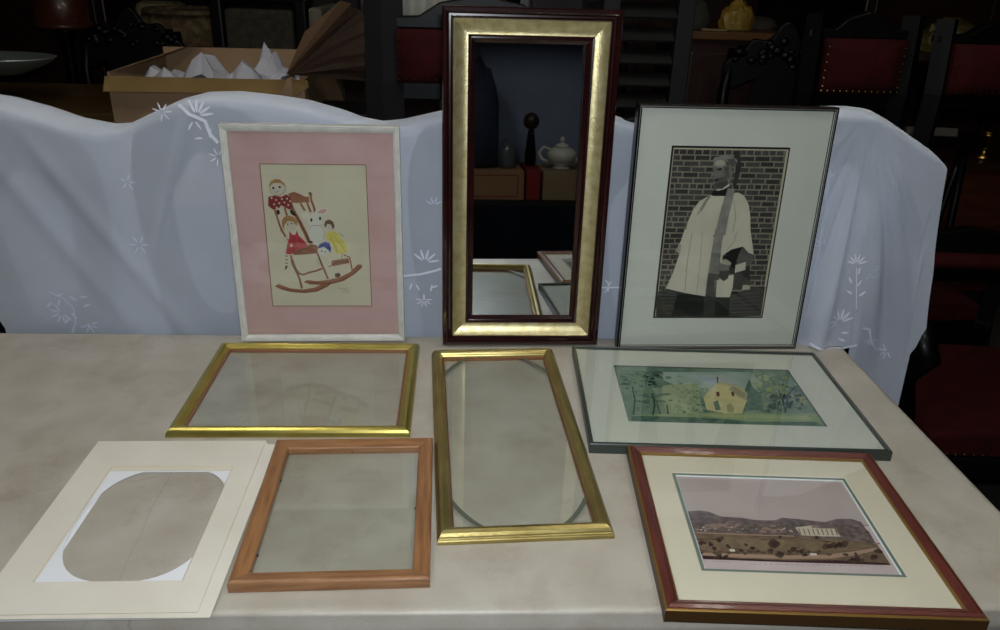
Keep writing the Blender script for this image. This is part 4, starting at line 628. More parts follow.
 ('deep',7,[(0.146,0.361),(0.139,0.343),(0.121,0.344),(0.107,0.358),(0.122,0.377),(0.138,0.375)]),
 ('deep',7,[(0.135,0.345),(0.118,0.331),(0.1,0.327),(0.094,0.343),(0.103,0.359),(0.125,0.357)]),
 ('deep',7,[(0.192,0.428),(0.189,0.41),(0.172,0.41),(0.165,0.426),(0.174,0.443),(0.189,0.439)]),
 ('deep',7,[(0.206,0.363),(0.19,0.339),(0.158,0.338),(0.158,0.36),(0.161,0.385),(0.188,0.377)]),
 ('deep',7,[(0.205,0.358),(0.193,0.336),(0.171,0.338),(0.161,0.356),(0.179,0.373),(0.202,0.375)]),
 ('deep',7,[(0.264,0.372),(0.26,0.363),(0.243,0.356),(0.239,0.371),(0.244,0.382),(0.262,0.387)]),
 ('deep',7,[(0.267,0.479),(0.249,0.456),(0.225,0.452),(0.222,0.476),(0.229,0.501),(0.254,0.501)]),
 ('deep',7,[(0.231,0.342),(0.212,0.323),(0.195,0.321),(0.193,0.34),(0.203,0.36),(0.219,0.352)]),
 ('deep',7,[(0.224,0.349),(0.205,0.323),(0.184,0.327),(0.161,0.346),(0.188,0.371),(0.213,0.374)]),
 ('deep',7,[(0.101,0.339),(0.098,0.326),(0.076,0.325),(0.059,0.337),(0.076,0.357),(0.096,0.356)]),
 ('deep',7,[(0.142,0.33),(0.13,0.311),(0.109,0.307),(0.098,0.327),(0.106,0.343),(0.133,0.345)]),
 ('lite',7,[(0.299,0.251),(0.294,0.233),(0.29,0.241),(0.29,0.251),(0.294,0.268),(0.298,0.263)]),
 ('lite',7,[(0.322,0.333),(0.319,0.32),(0.314,0.32),(0.311,0.332),(0.317,0.346),(0.323,0.346)]),
 ('lite',7,[(0.21,0.328),(0.207,0.315),(0.201,0.306),(0.2,0.327),(0.204,0.341),(0.211,0.347)]),
 ('lite',7,[(0.235,0.244),(0.23,0.225),(0.224,0.234),(0.223,0.243),(0.228,0.26),(0.233,0.258)]),
 ('lite',7,[(0.246,0.251),(0.24,0.229),(0.235,0.23),(0.232,0.251),(0.238,0.275),(0.245,0.272)]),
 ('lite',7,[(0.24,0.191),(0.233,0.165),(0.223,0.162),(0.221,0.19),(0.229,0.217),(0.237,0.219)]),
 ('lite',7,[(0.277,0.19),(0.272,0.161),(0.262,0.168),(0.26,0.189),(0.269,0.214),(0.275,0.214)]),
 ('lite',7,[(0.289,0.226),(0.284,0.204),(0.271,0.188),(0.27,0.225),(0.279,0.261),(0.288,0.26)]),
 ('lite',7,[(0.23,0.215),(0.222,0.177),(0.214,0.184),(0.208,0.214),(0.219,0.235),(0.23,0.24)]),
 ('lite',7,[(0.261,0.229),(0.256,0.211),(0.25,0.212),(0.251,0.229),(0.254,0.248),(0.26,0.249)]),
 ('lite',7,[(0.303,0.2),(0.299,0.174),(0.284,0.163),(0.283,0.198),(0.291,0.221),(0.305,0.223)]),
 ('lite',7,[(0.202,0.257),(0.194,0.237),(0.188,0.235),(0.188,0.256),(0.193,0.274),(0.2,0.281)]),
 ('lite',7,[(0.235,0.293),(0.231,0.279),(0.227,0.276),(0.225,0.292),(0.229,0.305),(0.234,0.306)]),
 ('lite',7,[(0.288,0.289),(0.278,0.25),(0.271,0.265),(0.269,0.288),(0.275,0.319),(0.286,0.312)]),
 ('mid',6,[(0.294,0.271),(0.292,0.258),(0.282,0.252),(0.282,0.27),(0.286,0.285),(0.294,0.286)]),
 ('mid',6,[(0.48,0.623),(0.477,0.611),(0.47,0.609),(0.47,0.622),(0.474,0.638),(0.48,0.635)]),
 ('mid',6,[(0.426,0.558),(0.422,0.541),(0.408,0.538),(0.409,0.557),(0.413,0.573),(0.427,0.579)]),
 ('mid',6,[(0.401,0.445),(0.393,0.428),(0.384,0.428),(0.378,0.444),(0.387,0.469),(0.399,0.472)]),
 ('mid',6,[(0.324,0.438),(0.321,0.421),(0.308,0.415),(0.303,0.436),(0.313,0.45),(0.323,0.452)]),
 ('mid',6,[(0.356,0.218),(0.35,0.202),(0.342,0.202),(0.341,0.218),(0.344,0.231),(0.353,0.24)]),
 ('mid',6,[(0.305,0.359),(0.301,0.332),(0.287,0.334),(0.287,0.358),(0.291,0.385),(0.306,0.383)]),
 ('mid',6,[(0.372,0.503),(0.366,0.486),(0.357,0.485),(0.351,0.502),(0.361,0.519),(0.368,0.523)]),
 ('mid',6,[(0.442,0.3),(0.43,0.271),(0.419,0.28),(0.416,0.298),(0.423,0.32),(0.433,0.314)]),
 ('mid',6,[(0.407,0.311),(0.399,0.295),(0.39,0.291),(0.389,0.31),(0.394,0.325),(0.403,0.324)]),
 ('mid',6,[(0.452,0.559),(0.443,0.534),(0.433,0.542),(0.432,0.557),(0.44,0.581),(0.45,0.583)]),
 ('mid',6,[(0.395,0.199),(0.388,0.188),(0.38,0.19),(0.38,0.199),(0.384,0.212),(0.39,0.215)]),
 ('mid',6,[(0.283,0.272),(0.275,0.243),(0.265,0.254),(0.261,0.27),(0.27,0.288),(0.279,0.292)]),
 ('mid',6,[(0.45,0.423),(0.445,0.394),(0.432,0.398),(0.43,0.421),(0.436,0.437),(0.449,0.44)]),
 ('mid',6,[(0.388,0.541),(0.375,0.508),(0.361,0.513),(0.36,0.539),(0.368,0.565),(0.383,0.565)]),
 ('mid',6,[(0.349,0.346),(0.341,0.327),(0.332,0.329),(0.329,0.345),(0.336,0.366),(0.347,0.366)]),
 ('mid',6,[(0.447,0.267),(0.439,0.239),(0.427,0.243),(0.425,0.266),(0.433,0.298),(0.447,0.293)]),
 ('mid',6,[(0.433,0.297),(0.43,0.279),(0.418,0.278),(0.414,0.296),(0.423,0.324),(0.434,0.314)]),
 ('mid',6,[(0.466,0.596),(0.454,0.577),(0.442,0.56),(0.442,0.594),(0.445,0.613),(0.464,0.626)]),
 ('mid',6,[(0.479,0.486),(0.466,0.454),(0.453,0.457),(0.447,0.484),(0.462,0.512),(0.474,0.503)]),
 ('mid',6,[(0.406,0.194),(0.401,0.172),(0.393,0.18),(0.392,0.193),(0.396,0.21),(0.405,0.213)]),
 ('mid',6,[(0.438,0.263),(0.435,0.248),(0.421,0.235),(0.417,0.262),(0.426,0.281),(0.437,0.284)]),
 ('mid',6,[(0.455,0.529),(0.448,0.517),(0.44,0.512),(0.441,0.528),(0.444,0.544),(0.452,0.542)]),
 ('mid',6,[(0.462,0.442),(0.459,0.433),(0.453,0.43),(0.451,0.441),(0.456,0.454),(0.461,0.453)]),
 ('mid',6,[(0.373,0.571),(0.364,0.545),(0.352,0.549),(0.351,0.569),(0.358,0.591),(0.371,0.591)]),
 ('mid',6,[(0.35,0.46),(0.345,0.436),(0.332,0.433),(0.333,0.459),(0.339,0.479),(0.347,0.476)]),
 ('mid',6,[(0.351,0.527),(0.341,0.504),(0.329,0.5),(0.33,0.526),(0.337,0.551),(0.349,0.556)]),
 ('mid',6,[(0.489,0.54),(0.482,0.525),(0.47,0.52),(0.47,0.538),(0.475,0.555),(0.485,0.555)]),
 ('mid',6,[(0.327,0.586),(0.318,0.565),(0.307,0.567),(0.301,0.585),(0.314,0.611),(0.324,0.615)]),
 ('mid',6,[(0.419,0.491),(0.411,0.478),(0.404,0.478),(0.4,0.489),(0.407,0.503),(0.414,0.504)]),
 ('mid',6,[(0.413,0.432),(0.408,0.421),(0.402,0.42),(0.4,0.432),(0.405,0.444),(0.413,0.448)]),
 ('mid',6,[(0.333,0.538),(0.328,0.524),(0.322,0.52),(0.319,0.537),(0.325,0.552),(0.331,0.549)]),
 ('mid',6,[(0.418,0.437),(0.406,0.411),(0.397,0.409),(0.395,0.435),(0.401,0.46),(0.413,0.453)]),
 ('mid',6,[(0.386,0.219),(0.379,0.191),(0.364,0.187),(0.36,0.218),(0.372,0.238),(0.384,0.24)]),
 ('mid',6,[(0.393,0.362),(0.385,0.342),(0.378,0.349),(0.373,0.361),(0.382,0.381),(0.391,0.379)]),
 ('mid',6,[(0.485,0.584),(0.481,0.57),(0.468,0.562),(0.464,0.583),(0.473,0.602),(0.486,0.609)]),
 ('lite',7,[(0.367,0.265),(0.36,0.253),(0.35,0.246),(0.349,0.264),(0.354,0.279),(0.363,0.284)]),
 ('lite',7,[(0.443,0.557),(0.437,0.534),(0.431,0.543),(0.426,0.556),(0.435,0.576),(0.445,0.576)]),
 ('lite',7,[(0.446,0.38),(0.44,0.368),(0.433,0.366),(0.434,0.379),(0.437,0.392),(0.442,0.389)]),
 ('lite',7,[(0.387,0.311),(0.385,0.3),(0.38,0.302),(0.379,0.31),(0.382,0.32),(0.387,0.321)]),
 ('lite',7,[(0.338,0.554),(0.329,0.529),(0.317,0.531),(0.315,0.552),(0.323,0.577),(0.332,0.572)]),
 ('lite',7,[(0.35,0.354),(0.344,0.34),(0.335,0.333),(0.335,0.353),(0.34,0.371),(0.35,0.374)]),
 ('lite',7,[(0.315,0.505),(0.307,0.485),(0.298,0.489),(0.293,0.504),(0.299,0.519),(0.31,0.53)]),
 ('lite',7,[(0.456,0.507),(0.45,0.494),(0.443,0.496),(0.443,0.506),(0.448,0.521),(0.454,0.516)]),
 ('lite',7,[(0.475,0.464),(0.468,0.453),(0.457,0.443),(0.456,0.463),(0.464,0.479),(0.471,0.48)]),
 ('lite',7,[(0.406,0.525),(0.4,0.51),(0.394,0.51),(0.39,0.524),(0.395,0.541),(0.405,0.538)]),
 ('lite',7,[(0.379,0.389),(0.373,0.367),(0.362,0.365),(0.36,0.388),(0.369,0.416),(0.378,0.407)]),
 ('lite',7,[(0.313,0.546),(0.31,0.537),(0.306,0.538),(0.305,0.545),(0.306,0.555),(0.311,0.558)]),
 ('lite',7,[(0.345,0.545),(0.333,0.526),(0.324,0.529),(0.32,0.543),(0.325,0.562),(0.337,0.561)]),
 ('lite',7,[(0.407,0.534),(0.401,0.518),(0.393,0.516),(0.39,0.533),(0.396,0.547),(0.404,0.546)]),
 ('lite',7,[(0.401,0.556),(0.397,0.54),(0.383,0.536),(0.378,0.554),(0.388,0.572),(0.399,0.577)]),
 ('lite',7,[(0.379,0.402),(0.369,0.386),(0.356,0.383),(0.354,0.401),(0.36,0.425),(0.374,0.42)]),
 ('lite',7,[(0.377,0.228),(0.375,0.22),(0.368,0.22),(0.366,0.227),(0.371,0.237),(0.376,0.241)]),
 ('lite',7,[(0.466,0.54),(0.456,0.523),(0.447,0.524),(0.441,0.539),(0.451,0.556),(0.46,0.563)]),
 ('lite',7,[(0.471,0.503),(0.468,0.492),(0.463,0.495),(0.462,0.503),(0.466,0.511),(0.47,0.512)]),
 ('lite',7,[(0.345,0.418),(0.336,0.395),(0.325,0.403),(0.324,0.417),(0.329,0.435),(0.338,0.438)]),
 ('lite',7,[(0.355,0.316),(0.348,0.302),(0.336,0.292),(0.332,0.314),(0.34,0.332),(0.351,0.333)]),
 ('lite',7,[(0.368,0.433),(0.361,0.422),(0.354,0.414),(0.351,0.432),(0.356,0.445),(0.364,0.442)]),
 ('deep',8,[(0.432,0.304),(0.421,0.283),(0.409,0.284),(0.406,0.302),(0.413,0.322),(0.425,0.326)]),
 ('deep',8,[(0.365,0.242),(0.362,0.228),(0.355,0.231),(0.352,0.241),(0.358,0.251),(0.364,0.252)]),
 ('deep',8,[(0.424,0.201),(0.417,0.18),(0.406,0.187),(0.404,0.2),(0.412,0.22),(0.422,0.221)]),
 ('deep',8,[(0.381,0.226),(0.375,0.214),(0.369,0.218),(0.366,0.225),(0.371,0.234),(0.377,0.238)]),
 ('deep',8,[(0.363,0.196),(0.357,0.188),(0.351,0.187),(0.351,0.196),(0.354,0.207),(0.36,0.205)]),
 ('deep',8,[(0.335,0.242),(0.331,0.233),(0.326,0.233),(0.324,0.241),(0.329,0.253),(0.333,0.25)]),
 ('deep',8,[(0.426,0.212),(0.418,0.194),(0.406,0.189),(0.401,0.21),(0.412,0.227),(0.424,0.236)]),
 ('deep',8,[(0.398,0.31),(0.392,0.296),(0.385,0.295),(0.38,0.309),(0.386,0.318),(0.395,0.318)]),
 ('deep',8,[(0.311,0.177),(0.305,0.163),(0.295,0.155),(0.289,0.175),(0.299,0.192),(0.31,0.196)]),
 ('deep',8,[(0.416,0.195),(0.41,0.185),(0.402,0.18),(0.401,0.195),(0.407,0.205),(0.414,0.208)]),
 ('mid',6,[(0.73,0.299),(0.723,0.277),(0.715,0.285),(0.715,0.298),(0.722,0.318),(0.731,0.314)]),
 ('mid',6,[(0.82,0.415),(0.814,0.395),(0.805,0.398),(0.807,0.414),(0.812,0.431),(0.82,0.434)]),
 ('mid',6,[(0.801,0.222),(0.792,0.186),(0.78,0.193),(0.778,0.221),(0.788,0.255),(0.807,0.257)]),
 ('mid',6,[(0.739,0.485),(0.729,0.459),(0.717,0.454),(0.713,0.484),(0.728,0.517),(0.739,0.506)]),
 ('mid',6,[(0.856,0.616),(0.849,0.596),(0.835,0.595),(0.835,0.615),(0.845,0.645),(0.858,0.648)]),
 ('mid',6,[(0.817,0.395),(0.812,0.378),(0.802,0.373),(0.803,0.394),(0.807,0.406),(0.82,0.416)]),
 ('mid',6,[(0.708,0.412),(0.7,0.386),(0.683,0.383),(0.675,0.41),(0.691,0.445),(0.707,0.446)]),
 ('mid',6,[(0.75,0.422),(0.743,0.403),(0.734,0.404),(0.736,0.421),(0.743,0.445),(0.748,0.438)]),
 ('mid',6,[(0.766,0.361),(0.756,0.348),(0.746,0.336),(0.746,0.359),(0.752,0.372),(0.764,0.38)]),
 ('mid',6,[(0.777,0.677),(0.77,0.648),(0.757,0.648),(0.757,0.676),(0.766,0.705),(0.778,0.696)]),
 ('mid',6,[(0.797,0.278),(0.786,0.255),(0.764,0.24),(0.769,0.276),(0.776,0.31),(0.798,0.313)]),
 ('mid',6,[(0.681,0.484),(0.668,0.44),(0.654,0.451),(0.65,0.482),(0.664,0.511),(0.683,0.526)]),
 ('mid',6,[(0.764,0.248),(0.745,0.224),(0.73,0.214),(0.729,0.246),(0.742,0.282),(0.757,0.285)]),
 ('mid',6,[(0.683,0.219),(0.68,0.205),(0.67,0.201),(0.672,0.219),(0.678,0.237),(0.684,0.238)]),
 ('mid',6,[(0.768,0.342),(0.759,0.314),(0.75,0.317),(0.748,0.341),(0.758,0.362),(0.769,0.366)]),
 ('mid',6,[(0.671,0.453),(0.661,0.421),(0.645,0.428),(0.641,0.451),(0.654,0.483),(0.672,0.488)]),
 ('mid',6,[(0.729,0.672),(0.724,0.655),(0.712,0.652),(0.71,0.671),(0.723,0.699),(0.733,0.693)]),
 ('mid',6,[(0.847,0.647),(0.835,0.628),(0.821,0.619),(0.817,0.645),(0.83,0.67),(0.84,0.67)]),
 ('mid',6,[(0.732,0.28),(0.722,0.265),(0.712,0.255),(0.713,0.279),(0.718,0.295),(0.731,0.306)]),
 ('mid',6,[(0.714,0.395),(0.692,0.354),(0.678,0.351),(0.671,0.392),(0.687,0.416),(0.706,0.436)]),
 ('mid',6,[(0.715,0.533),(0.705,0.514),(0.696,0.512),(0.698,0.532),(0.705,0.556),(0.713,0.551)]),
 ('mid',6,[(0.764,0.288),(0.753,0.267),(0.741,0.259),(0.745,0.287),(0.751,0.313),(0.763,0.309)]),
 ('mid',6,[(0.808,0.65),(0.793,0.614),(0.781,0.622),(0.783,0.648),(0.787,0.67),(0.806,0.675)]),
 ('mid',6,[(0.658,0.34),(0.654,0.319),(0.645,0.326),(0.646,0.339),(0.649,0.35),(0.661,0.36)]),
 ('mid',6,[(0.778,0.448),(0.766,0.423),(0.754,0.424),(0.753,0.446),(0.761,0.472),(0.773,0.473)]),
 ('mid',6,[(0.618,0.265),(0.611,0.239),(0.602,0.243),(0.601,0.264),(0.607,0.28),(0.621,0.291)]),
 ('mid',6,[(0.752,0.611),(0.746,0.588),(0.736,0.593),(0.732,0.609),(0.742,0.632),(0.752,0.629)]),
 ('mid',6,[(0.63,0.339),(0.624,0.31),(0.613,0.308),(0.61,0.338),(0.621,0.36),(0.633,0.369)]),
 ('mid',6,[(0.744,0.399),(0.736,0.38),(0.72,0.367),(0.721,0.398),(0.73,0.417),(0.743,0.425)]),
 ('mid',6,[(0.729,0.335),(0.721,0.321),(0.709,0.311),(0.708,0.334),(0.717,0.357),(0.727,0.353)]),
 ('mid',6,[(0.723,0.543),(0.707,0.5),(0.69,0.494),(0.692,0.541),(0.706,0.579),(0.719,0.57)]),
 ('mid',6,[(0.853,0.487),(0.837,0.457),(0.82,0.459),(0.817,0.485),(0.834,0.519),(0.851,0.526)]),
 ('mid',6,[(0.758,0.57),(0.739,0.542),(0.725,0.544),(0.718,0.567),(0.733,0.608),(0.753,0.611)]),
 ('mid',6,[(0.819,0.4),(0.802,0.372),(0.786,0.362),(0.784,0.397),(0.799,0.438),(0.817,0.434)]),
 ('mid',6,[(0.707,0.248),(0.697,0.235),(0.69,0.234),(0.687,0.247),(0.694,0.272),(0.703,0.261)]),
 ('mid',6,[(0.742,0.606),(0.736,0.583),(0.728,0.591),(0.725,0.604),(0.733,0.624),(0.741,0.619)]),
 ('mid',6,[(0.787,0.647),(0.781,0.627),(0.774,0.631),(0.772,0.646),(0.779,0.668),(0.787,0.659)]),
 ('mid',6,[(0.765,0.267),(0.75,0.235),(0.731,0.243),(0.725,0.265),(0.74,0.293),(0.76,0.291)]),
 ('mid',6,[(0.685,0.285),(0.677,0.266),(0.665,0.256),(0.666,0.284),(0.67,0.303),(0.685,0.302)]),
 ('mid',6,[(0.803,0.503),(0.791,0.475),(0.78,0.479),(0.78,0.501),(0.789,0.53),(0.799,0.523)]),
 ('deep',7,[(0.742,0.225),(0.727,0.192),(0.714,0.205),(0.709,0.223),(0.723,0.252),(0.739,0.256)]),
 ('deep',7,[(0.842,0.35),(0.831,0.323),(0.813,0.317),(0.809,0.348),(0.829,0.381),(0.842,0.371)]),
 ('deep',7,[(0.789,0.28),(0.778,0.265),(0.766,0.259),(0.763,0.279),(0.774,0.293),(0.786,0.296)]),
 ('deep',7,[(0.835,0.529),(0.829,0.511),(0.822,0.516),(0.821,0.528),(0.827,0.546),(0.836,0.543)]),
 ('deep',7,[(0.756,0.37),(0.747,0.36),(0.739,0.354),(0.739,0.369),(0.743,0.378),(0.752,0.383)]),
 ('deep',7,[(0.829,0.252),(0.818,0.229),(0.807,0.233),(0.802,0.251),(0.816,0.273),(0.826,0.271)]),
 ('deep',7,[(0.769,0.222),(0.757,0.192),(0.742,0.189),(0.735,0.22),(0.753,0.249),(0.768,0.244)]),
 ('deep',7,[(0.758,0.49),(0.748,0.461),(0.733,0.459),(0.726,0.488),(0.74,0.521),(0.757,0.515)]),
 ('deep',7,[(0.817,0.285),(0.807,0.264),(0.792,0.256),(0.794,0.283),(0.805,0.314),(0.816,0.304)]),
 ('deep',7,[(0.77,0.504),(0.759,0.482),(0.746,0.483),(0.744,0.502),(0.752,0.519),(0.765,0.526)]),
 ('deep',7,[(0.858,0.559),(0.855,0.547),(0.845,0.542),(0.844,0.558),(0.851,0.571),(0.857,0.571)]),
 ('deep',7,[(0.797,0.581),(0.786,0.555),(0.773,0.559),(0.769,0.579),(0.783,0.601),(0.793,0.598)]),
 ('deep',7,[(0.661,0.483),(0.652,0.457),(0.637,0.456),(0.639,0.482),(0.65,0.512),(0.662,0.51)]),
 ('deep',7,[(0.64,0.237),(0.631,0.209),(0.618,0.213),(0.617,0.236),(0.629,0.26),(0.639,0.26)]),
 ('deep',7,[(0.728,0.255),(0.719,0.237),(0.709,0.239),(0.71,0.254),(0.714,0.266),(0.722,0.265)]),
 ('deep',7,[(0.775,0.547),(0.763,0.511),(0.746,0.522),(0.746,0.545),(0.759,0.576),(0.769,0.564)]),
 ('deep',7,[(0.711,0.403),(0.692,0.367),(0.678,0.366),(0.673,0.401),(0.691,0.433),(0.705,0.431)]),
 ('deep',7,[(0.729,0.323),(0.725,0.309),(0.717,0.313),(0.716,0.322),(0.722,0.333),(0.729,0.339)]),
 ('deep',7,[(0.804,0.341),(0.797,0.327),(0.789,0.329),(0.785,0.34),(0.792,0.355),(0.803,0.359)]),
 ('deep',7,[(0.709,0.5),(0.703,0.486),(0.691,0.479),(0.691,0.499),(0.699,0.522),(0.707,0.519)]),
 ('deep',7,[(0.677,0.406),(0.667,0.381),(0.647,0.37),(0.643,0.404),(0.656,0.435),(0.678,0.438)]),
 ('deep',7,[(0.863,0.485),(0.856,0.474),(0.848,0.467),(0.848,0.484),(0.854,0.499),(0.86,0.496)]),
 ('deep',7,[(0.782,0.291),(0.771,0.261),(0.755,0.262),(0.75,0.289),(0.763,0.311),(0.781,0.321)]),
 ('deep',7,[(0.825,0.568),(0.816,0.55),(0.807,0.555),(0.801,0.567),(0.811,0.58),(0.823,0.582)]),
 ('pale',7,[(0.822,0.822),(0.81,0.798),(0.793,0.796),(0.789,0.82),(0.803,0.843),(0.818,0.845)]),
 ('pale',7,[(0.781,0.7),(0.769,0.682),(0.751,0.68),(0.748,0.698),(0.758,0.712),(0.775,0.716)]),
 ('pale',7,[(0.787,0.738),(0.774,0.719),(0.758,0.708),(0.75,0.736),(0.762,0.758),(0.785,0.762)]),
 ('pale',7,[(0.863,0.809),(0.848,0.779),(0.828,0.773),(0.826,0.806),(0.838,0.831),(0.858,0.828)]),
 ('pale',7,[(0.79,0.878),(0.78,0.856),(0.769,0.854),(0.766,0.876),(0.775,0.891),(0.789,0.899)]),
 ('pale',7,[(0.884,0.871),(0.88,0.861),(0.871,0.856),(0.868,0.87),(0.875,0.881),(0.884,0.886)]),
 ('pale',7,[(0.867,0.763),(0.861,0.751),(0.852,0.749),(0.85,0.762),(0.858,0.777),(0.865,0.775)]),
 ('pale',7,[(0.803,0.718),(0.79,0.696),(0.775,0.701),(0.768,0.716),(0.78,0.732),(0.794,0.734)]),
 ('pale',7,[(0.868,0.855),(0.859,0.831),(0.841,0.824),(0.84,0.853),(0.848,0.871),(0.868,0.886)]),
 ('pale',7,[(0.871,0.879),(0.856,0.852),(0.838,0.859),(0.835,0.876),(0.85,0.9),(0.869,0.906)]),
 ('gold',6,[(0.812,0.938),(0.806,0.922),(0.797,0.923),(0.793,0.936),(0.801,0.945),(0.81,0.953)]),
 ('gold',6,[(0.839,0.744),(0.834,0.732),(0.828,0.728),(0.824,0.743),(0.832,0.758),(0.838,0.754)]),
 ('gold',6,[(0.79,0.327),(0.784,0.309),(0.769,0.303),(0.764,0.325),(0.772,0.34),(0.79,0.35)]),
 ('gold',6,[(0.78,0.526),(0.77,0.51),(0.762,0.513),(0.76,0.525),(0.767,0.542),(0.778,0.54)]),
 ('gold',6,[(0.911,0.551),(0.904,0.537),(0.891,0.531),(0.886,0.549),(0.9,0.571),(0.909,0.571)]),
 ('gold',6,[(0.915,0.371),(0.905,0.351),(0.89,0.355),(0.887,0.37),(0.9,0.394),(0.91,0.385)]),
 ('gold',6,[(0.878,0.351),(0.874,0.342),(0.866,0.339),(0.863,0.35),(0.87,0.362),(0.879,0.361)]),
 ('gold',6,[(0.801,0.482),(0.794,0.466),(0.785,0.471),(0.785,0.481),(0.788,0.492),(0.797,0.497)]),
 ('gold',6,[(1.044,0.614),(1.029,0.596),(1.013,0.594),(1.005,0.612),(1.022,0.643),(1.042,0.648)]),
 ('gold',6,[(0.93,0.337),(0.921,0.327),(0.91,0.325),(0.909,0.335),(0.917,0.347),(0.924,0.35)]),
 ('gold',6,[(0.918,0.658),(0.907,0.631),(0.894,0.639),(0.889,0.656),(0.898,0.677),(0.918,0.683)]),
 ('gold',6,[(0.933,0.486),(0.919,0.464),(0.905,0.47),(0.905,0.484),(0.912,0.502),(0.925,0.503)]),
 ('gold',6,[(0.954,0.711),(0.948,0.695),(0.938,0.697),(0.933,0.709),(0.943,0.732),(0.956,0.727)]),
 ('gold',6,[(0.902,0.579),(0.897,0.564),(0.884,0.564),(0.882,0.578),(0.893,0.595),(0.902,0.594)]),
 ('gold',6,[(1.018,0.848),(1.007,0.831),(0.995,0.829),(0.999,0.847),(1.003,0.862),(1.016,0.867)]),
 ('gold',6,[(0.943,0.503),(0.934,0.484),(0.925,0.49),(0.923,0.502),(0.931,0.521),(0.939,0.517)]),
 ('gold',6,[(0.78,0.687),(0.776,0.672),(0.761,0.666),(0.755,0.685),(0.768,0.7),(0.78,0.7)]),
 ('gold',6,[(0.837,0.606),(0.825,0.583),(0.808,0.585),(0.803,0.604),(0.817,0.62),(0.835,0.627)]),
 ('gold',6,[(0.843,0.625),(0.828,0.597),(0.814,0.599),(0.81,0.623),(0.825,0.654),(0.841,0.653)]),
 ('gold',6,[(1.011,0.519),(1.004,0.503),(0.994,0.506),(0.993,0.517),(0.999,0.528),(1.011,0.537)]),
 ('gold',6,[(0.869,0.363),(0.866,0.354),(0.858,0.355),(0.855,0.362),(0.862,0.37),(0.869,0.372)]),
 ('gold',6,[(0.875,0.579),(0.865,0.554),(0.855,0.556),(0.849,0.577),(0.861,0.593),(0.874,0.6)]),
 ('gold',6,[(0.976,0.86),(0.965,0.827),(0.945,0.836),(0.944,0.858),(0.959,0.879),(0.975,0.894)]),
 ('gold',6,[(0.777,0.294),(0.767,0.264),(0.752,0.275),(0.754,0.292),(0.76,0.31),(0.781,0.317)]),
 ('gold',6,[(1.021,0.606),(1.017,0.595),(1.009,0.597),(1.006,0.605),(1.015,0.62),(1.022,0.616)]),
 ('gold',6,[(1.012,0.535),(1.001,0.515),(0.994,0.516),(0.989,0.534),(0.999,0.547),(1.01,0.555)]),
 ('gold',6,[(0.87,0.719),(0.859,0.701),(0.846,0.702),(0.844,0.717),(0.854,0.741),(0.865,0.736)]),
 ('gold',6,[(0.976,0.448),(0.97,0.434),(0.96,0.433),(0.953,0.447),(0.965,0.462),(0.977,0.466)]),
 ('gold',6,[(0.767,0.484),(0.764,0.466),(0.745,0.459),(0.742,0.482),(0.753,0.506),(0.766,0.503)]),
 ('gold',6,[(0.959,0.917),(0.949,0.898),(0.941,0.903),(0.936,0.915),(0.947,0.932),(0.955,0.926)]),
 ('gold',6,[(0.796,0.678),(0.791,0.657),(0.779,0.656),(0.78,0.677),(0.786,0.693),(0.799,0.7)]),
 ('gold',6,[(0.931,0.768),(0.922,0.752),(0.913,0.755),(0.908,0.766),(0.914,0.778),(0.927,0.779)]),
 ('gold',6,[(1.038,0.704),(1.032,0.693),(1.023,0.691),(1.023,0.703),(1.027,0.714),(1.037,0.716)]),
 ('gold',6,[(0.775,0.364),(0.763,0.339),(0.745,0.343),(0.744,0.363),(0.752,0.384),(0.767,0.389)]),
 ('gold',6,[(0.897,0.825),(0.889,0.809),(0.883,0.812),(0.879,0.824),(0.887,0.84),(0.897,0.843)]),
 ('gold',6,[(0.894,0.734),(0.886,0.716),(0.876,0.722),(0.873,0.732),(0.881,0.744),(0.89,0.743)]),
 ('gold',6,[(0.785,0.585),(0.774,0.572),(0.766,0.572),(0.762,0.584),(0.77,0.595),(0.779,0.597)]),
 ('gold',6,[(0.891,0.679),(0.879,0.652),(0.862,0.646),(0.865,0.677),(0.874,0.703),(0.893,0.702)]),
 ('gold',6,[(0.721,0.517),(0.714,0.504),(0.708,0.507),(0.705,0.516),(0.71,0.525),(0.718,0.526)]),
 ('gold',6,[(1.027,0.512),(1.014,0.482),(0.994,0.479),(0.997,0.51),(1.009,0.541),(1.023,0.541)]),
 ('pale',7,[(0.941,0.405),(0.938,0.398),(0.932,0.397),(0.931,0.404),(0.934,0.411),(0.942,0.413)]),
 ('pale',7,[(0.813,0.758),(0.809,0.75),(0.804,0.749),(0.802,0.757),(0.806,0.768),(0.813,0.77)]),
 ('pale',7,[(0.764,0.57),(0.755,0.557),(0.745,0.556),(0.741,0.569),(0.751,0.58),(0.76,0.585)]),
 ('pale',7,[(0.924,0.42),(0.917,0.405),(0.906,0.404),(0.905,0.419),(0.913,0.44),(0.925,0.431)]),
 ('pale',7,[(0.944,0.65),(0.93,0.625),(0.917,0.624),(0.918,0.648),(0.929,0.673),(0.939,0.663)]),
 ('pale',7,[(0.821,0.522),(0.816,0.512),(0.807,0.507),(0.805,0.521),(0.812,0.537),(0.82,0.531)]),
 ('pale',7,[(0.93,0.439),(0.925,0.423),(0.914,0.421),(0.916,0.438),(0.922,0.452),(0.931,0.45)]),
 ('pale',7,[(0.938,0.532),(0.931,0.517),(0.923,0.519),(0.922,0.531),(0.927,0.549),(0.939,0.546)]),
 ('pale',7,[(1.005,0.7),(0.995,0.678),(0.984,0.686),(0.981,0.699),(0.991,0.712),(1.004,0.721)]),
 ('pale',7,[(0.884,0.358),(0.878,0.344),(0.871,0.346),(0.868,0.357),(0.873,0.371),(0.883,0.37)]),
 ('pale',7,[(0.848,0.827),(0.837,0.814),(0.825,0.807),(0.827,0.826),(0.834,0.839),(0.845,0.845)]),
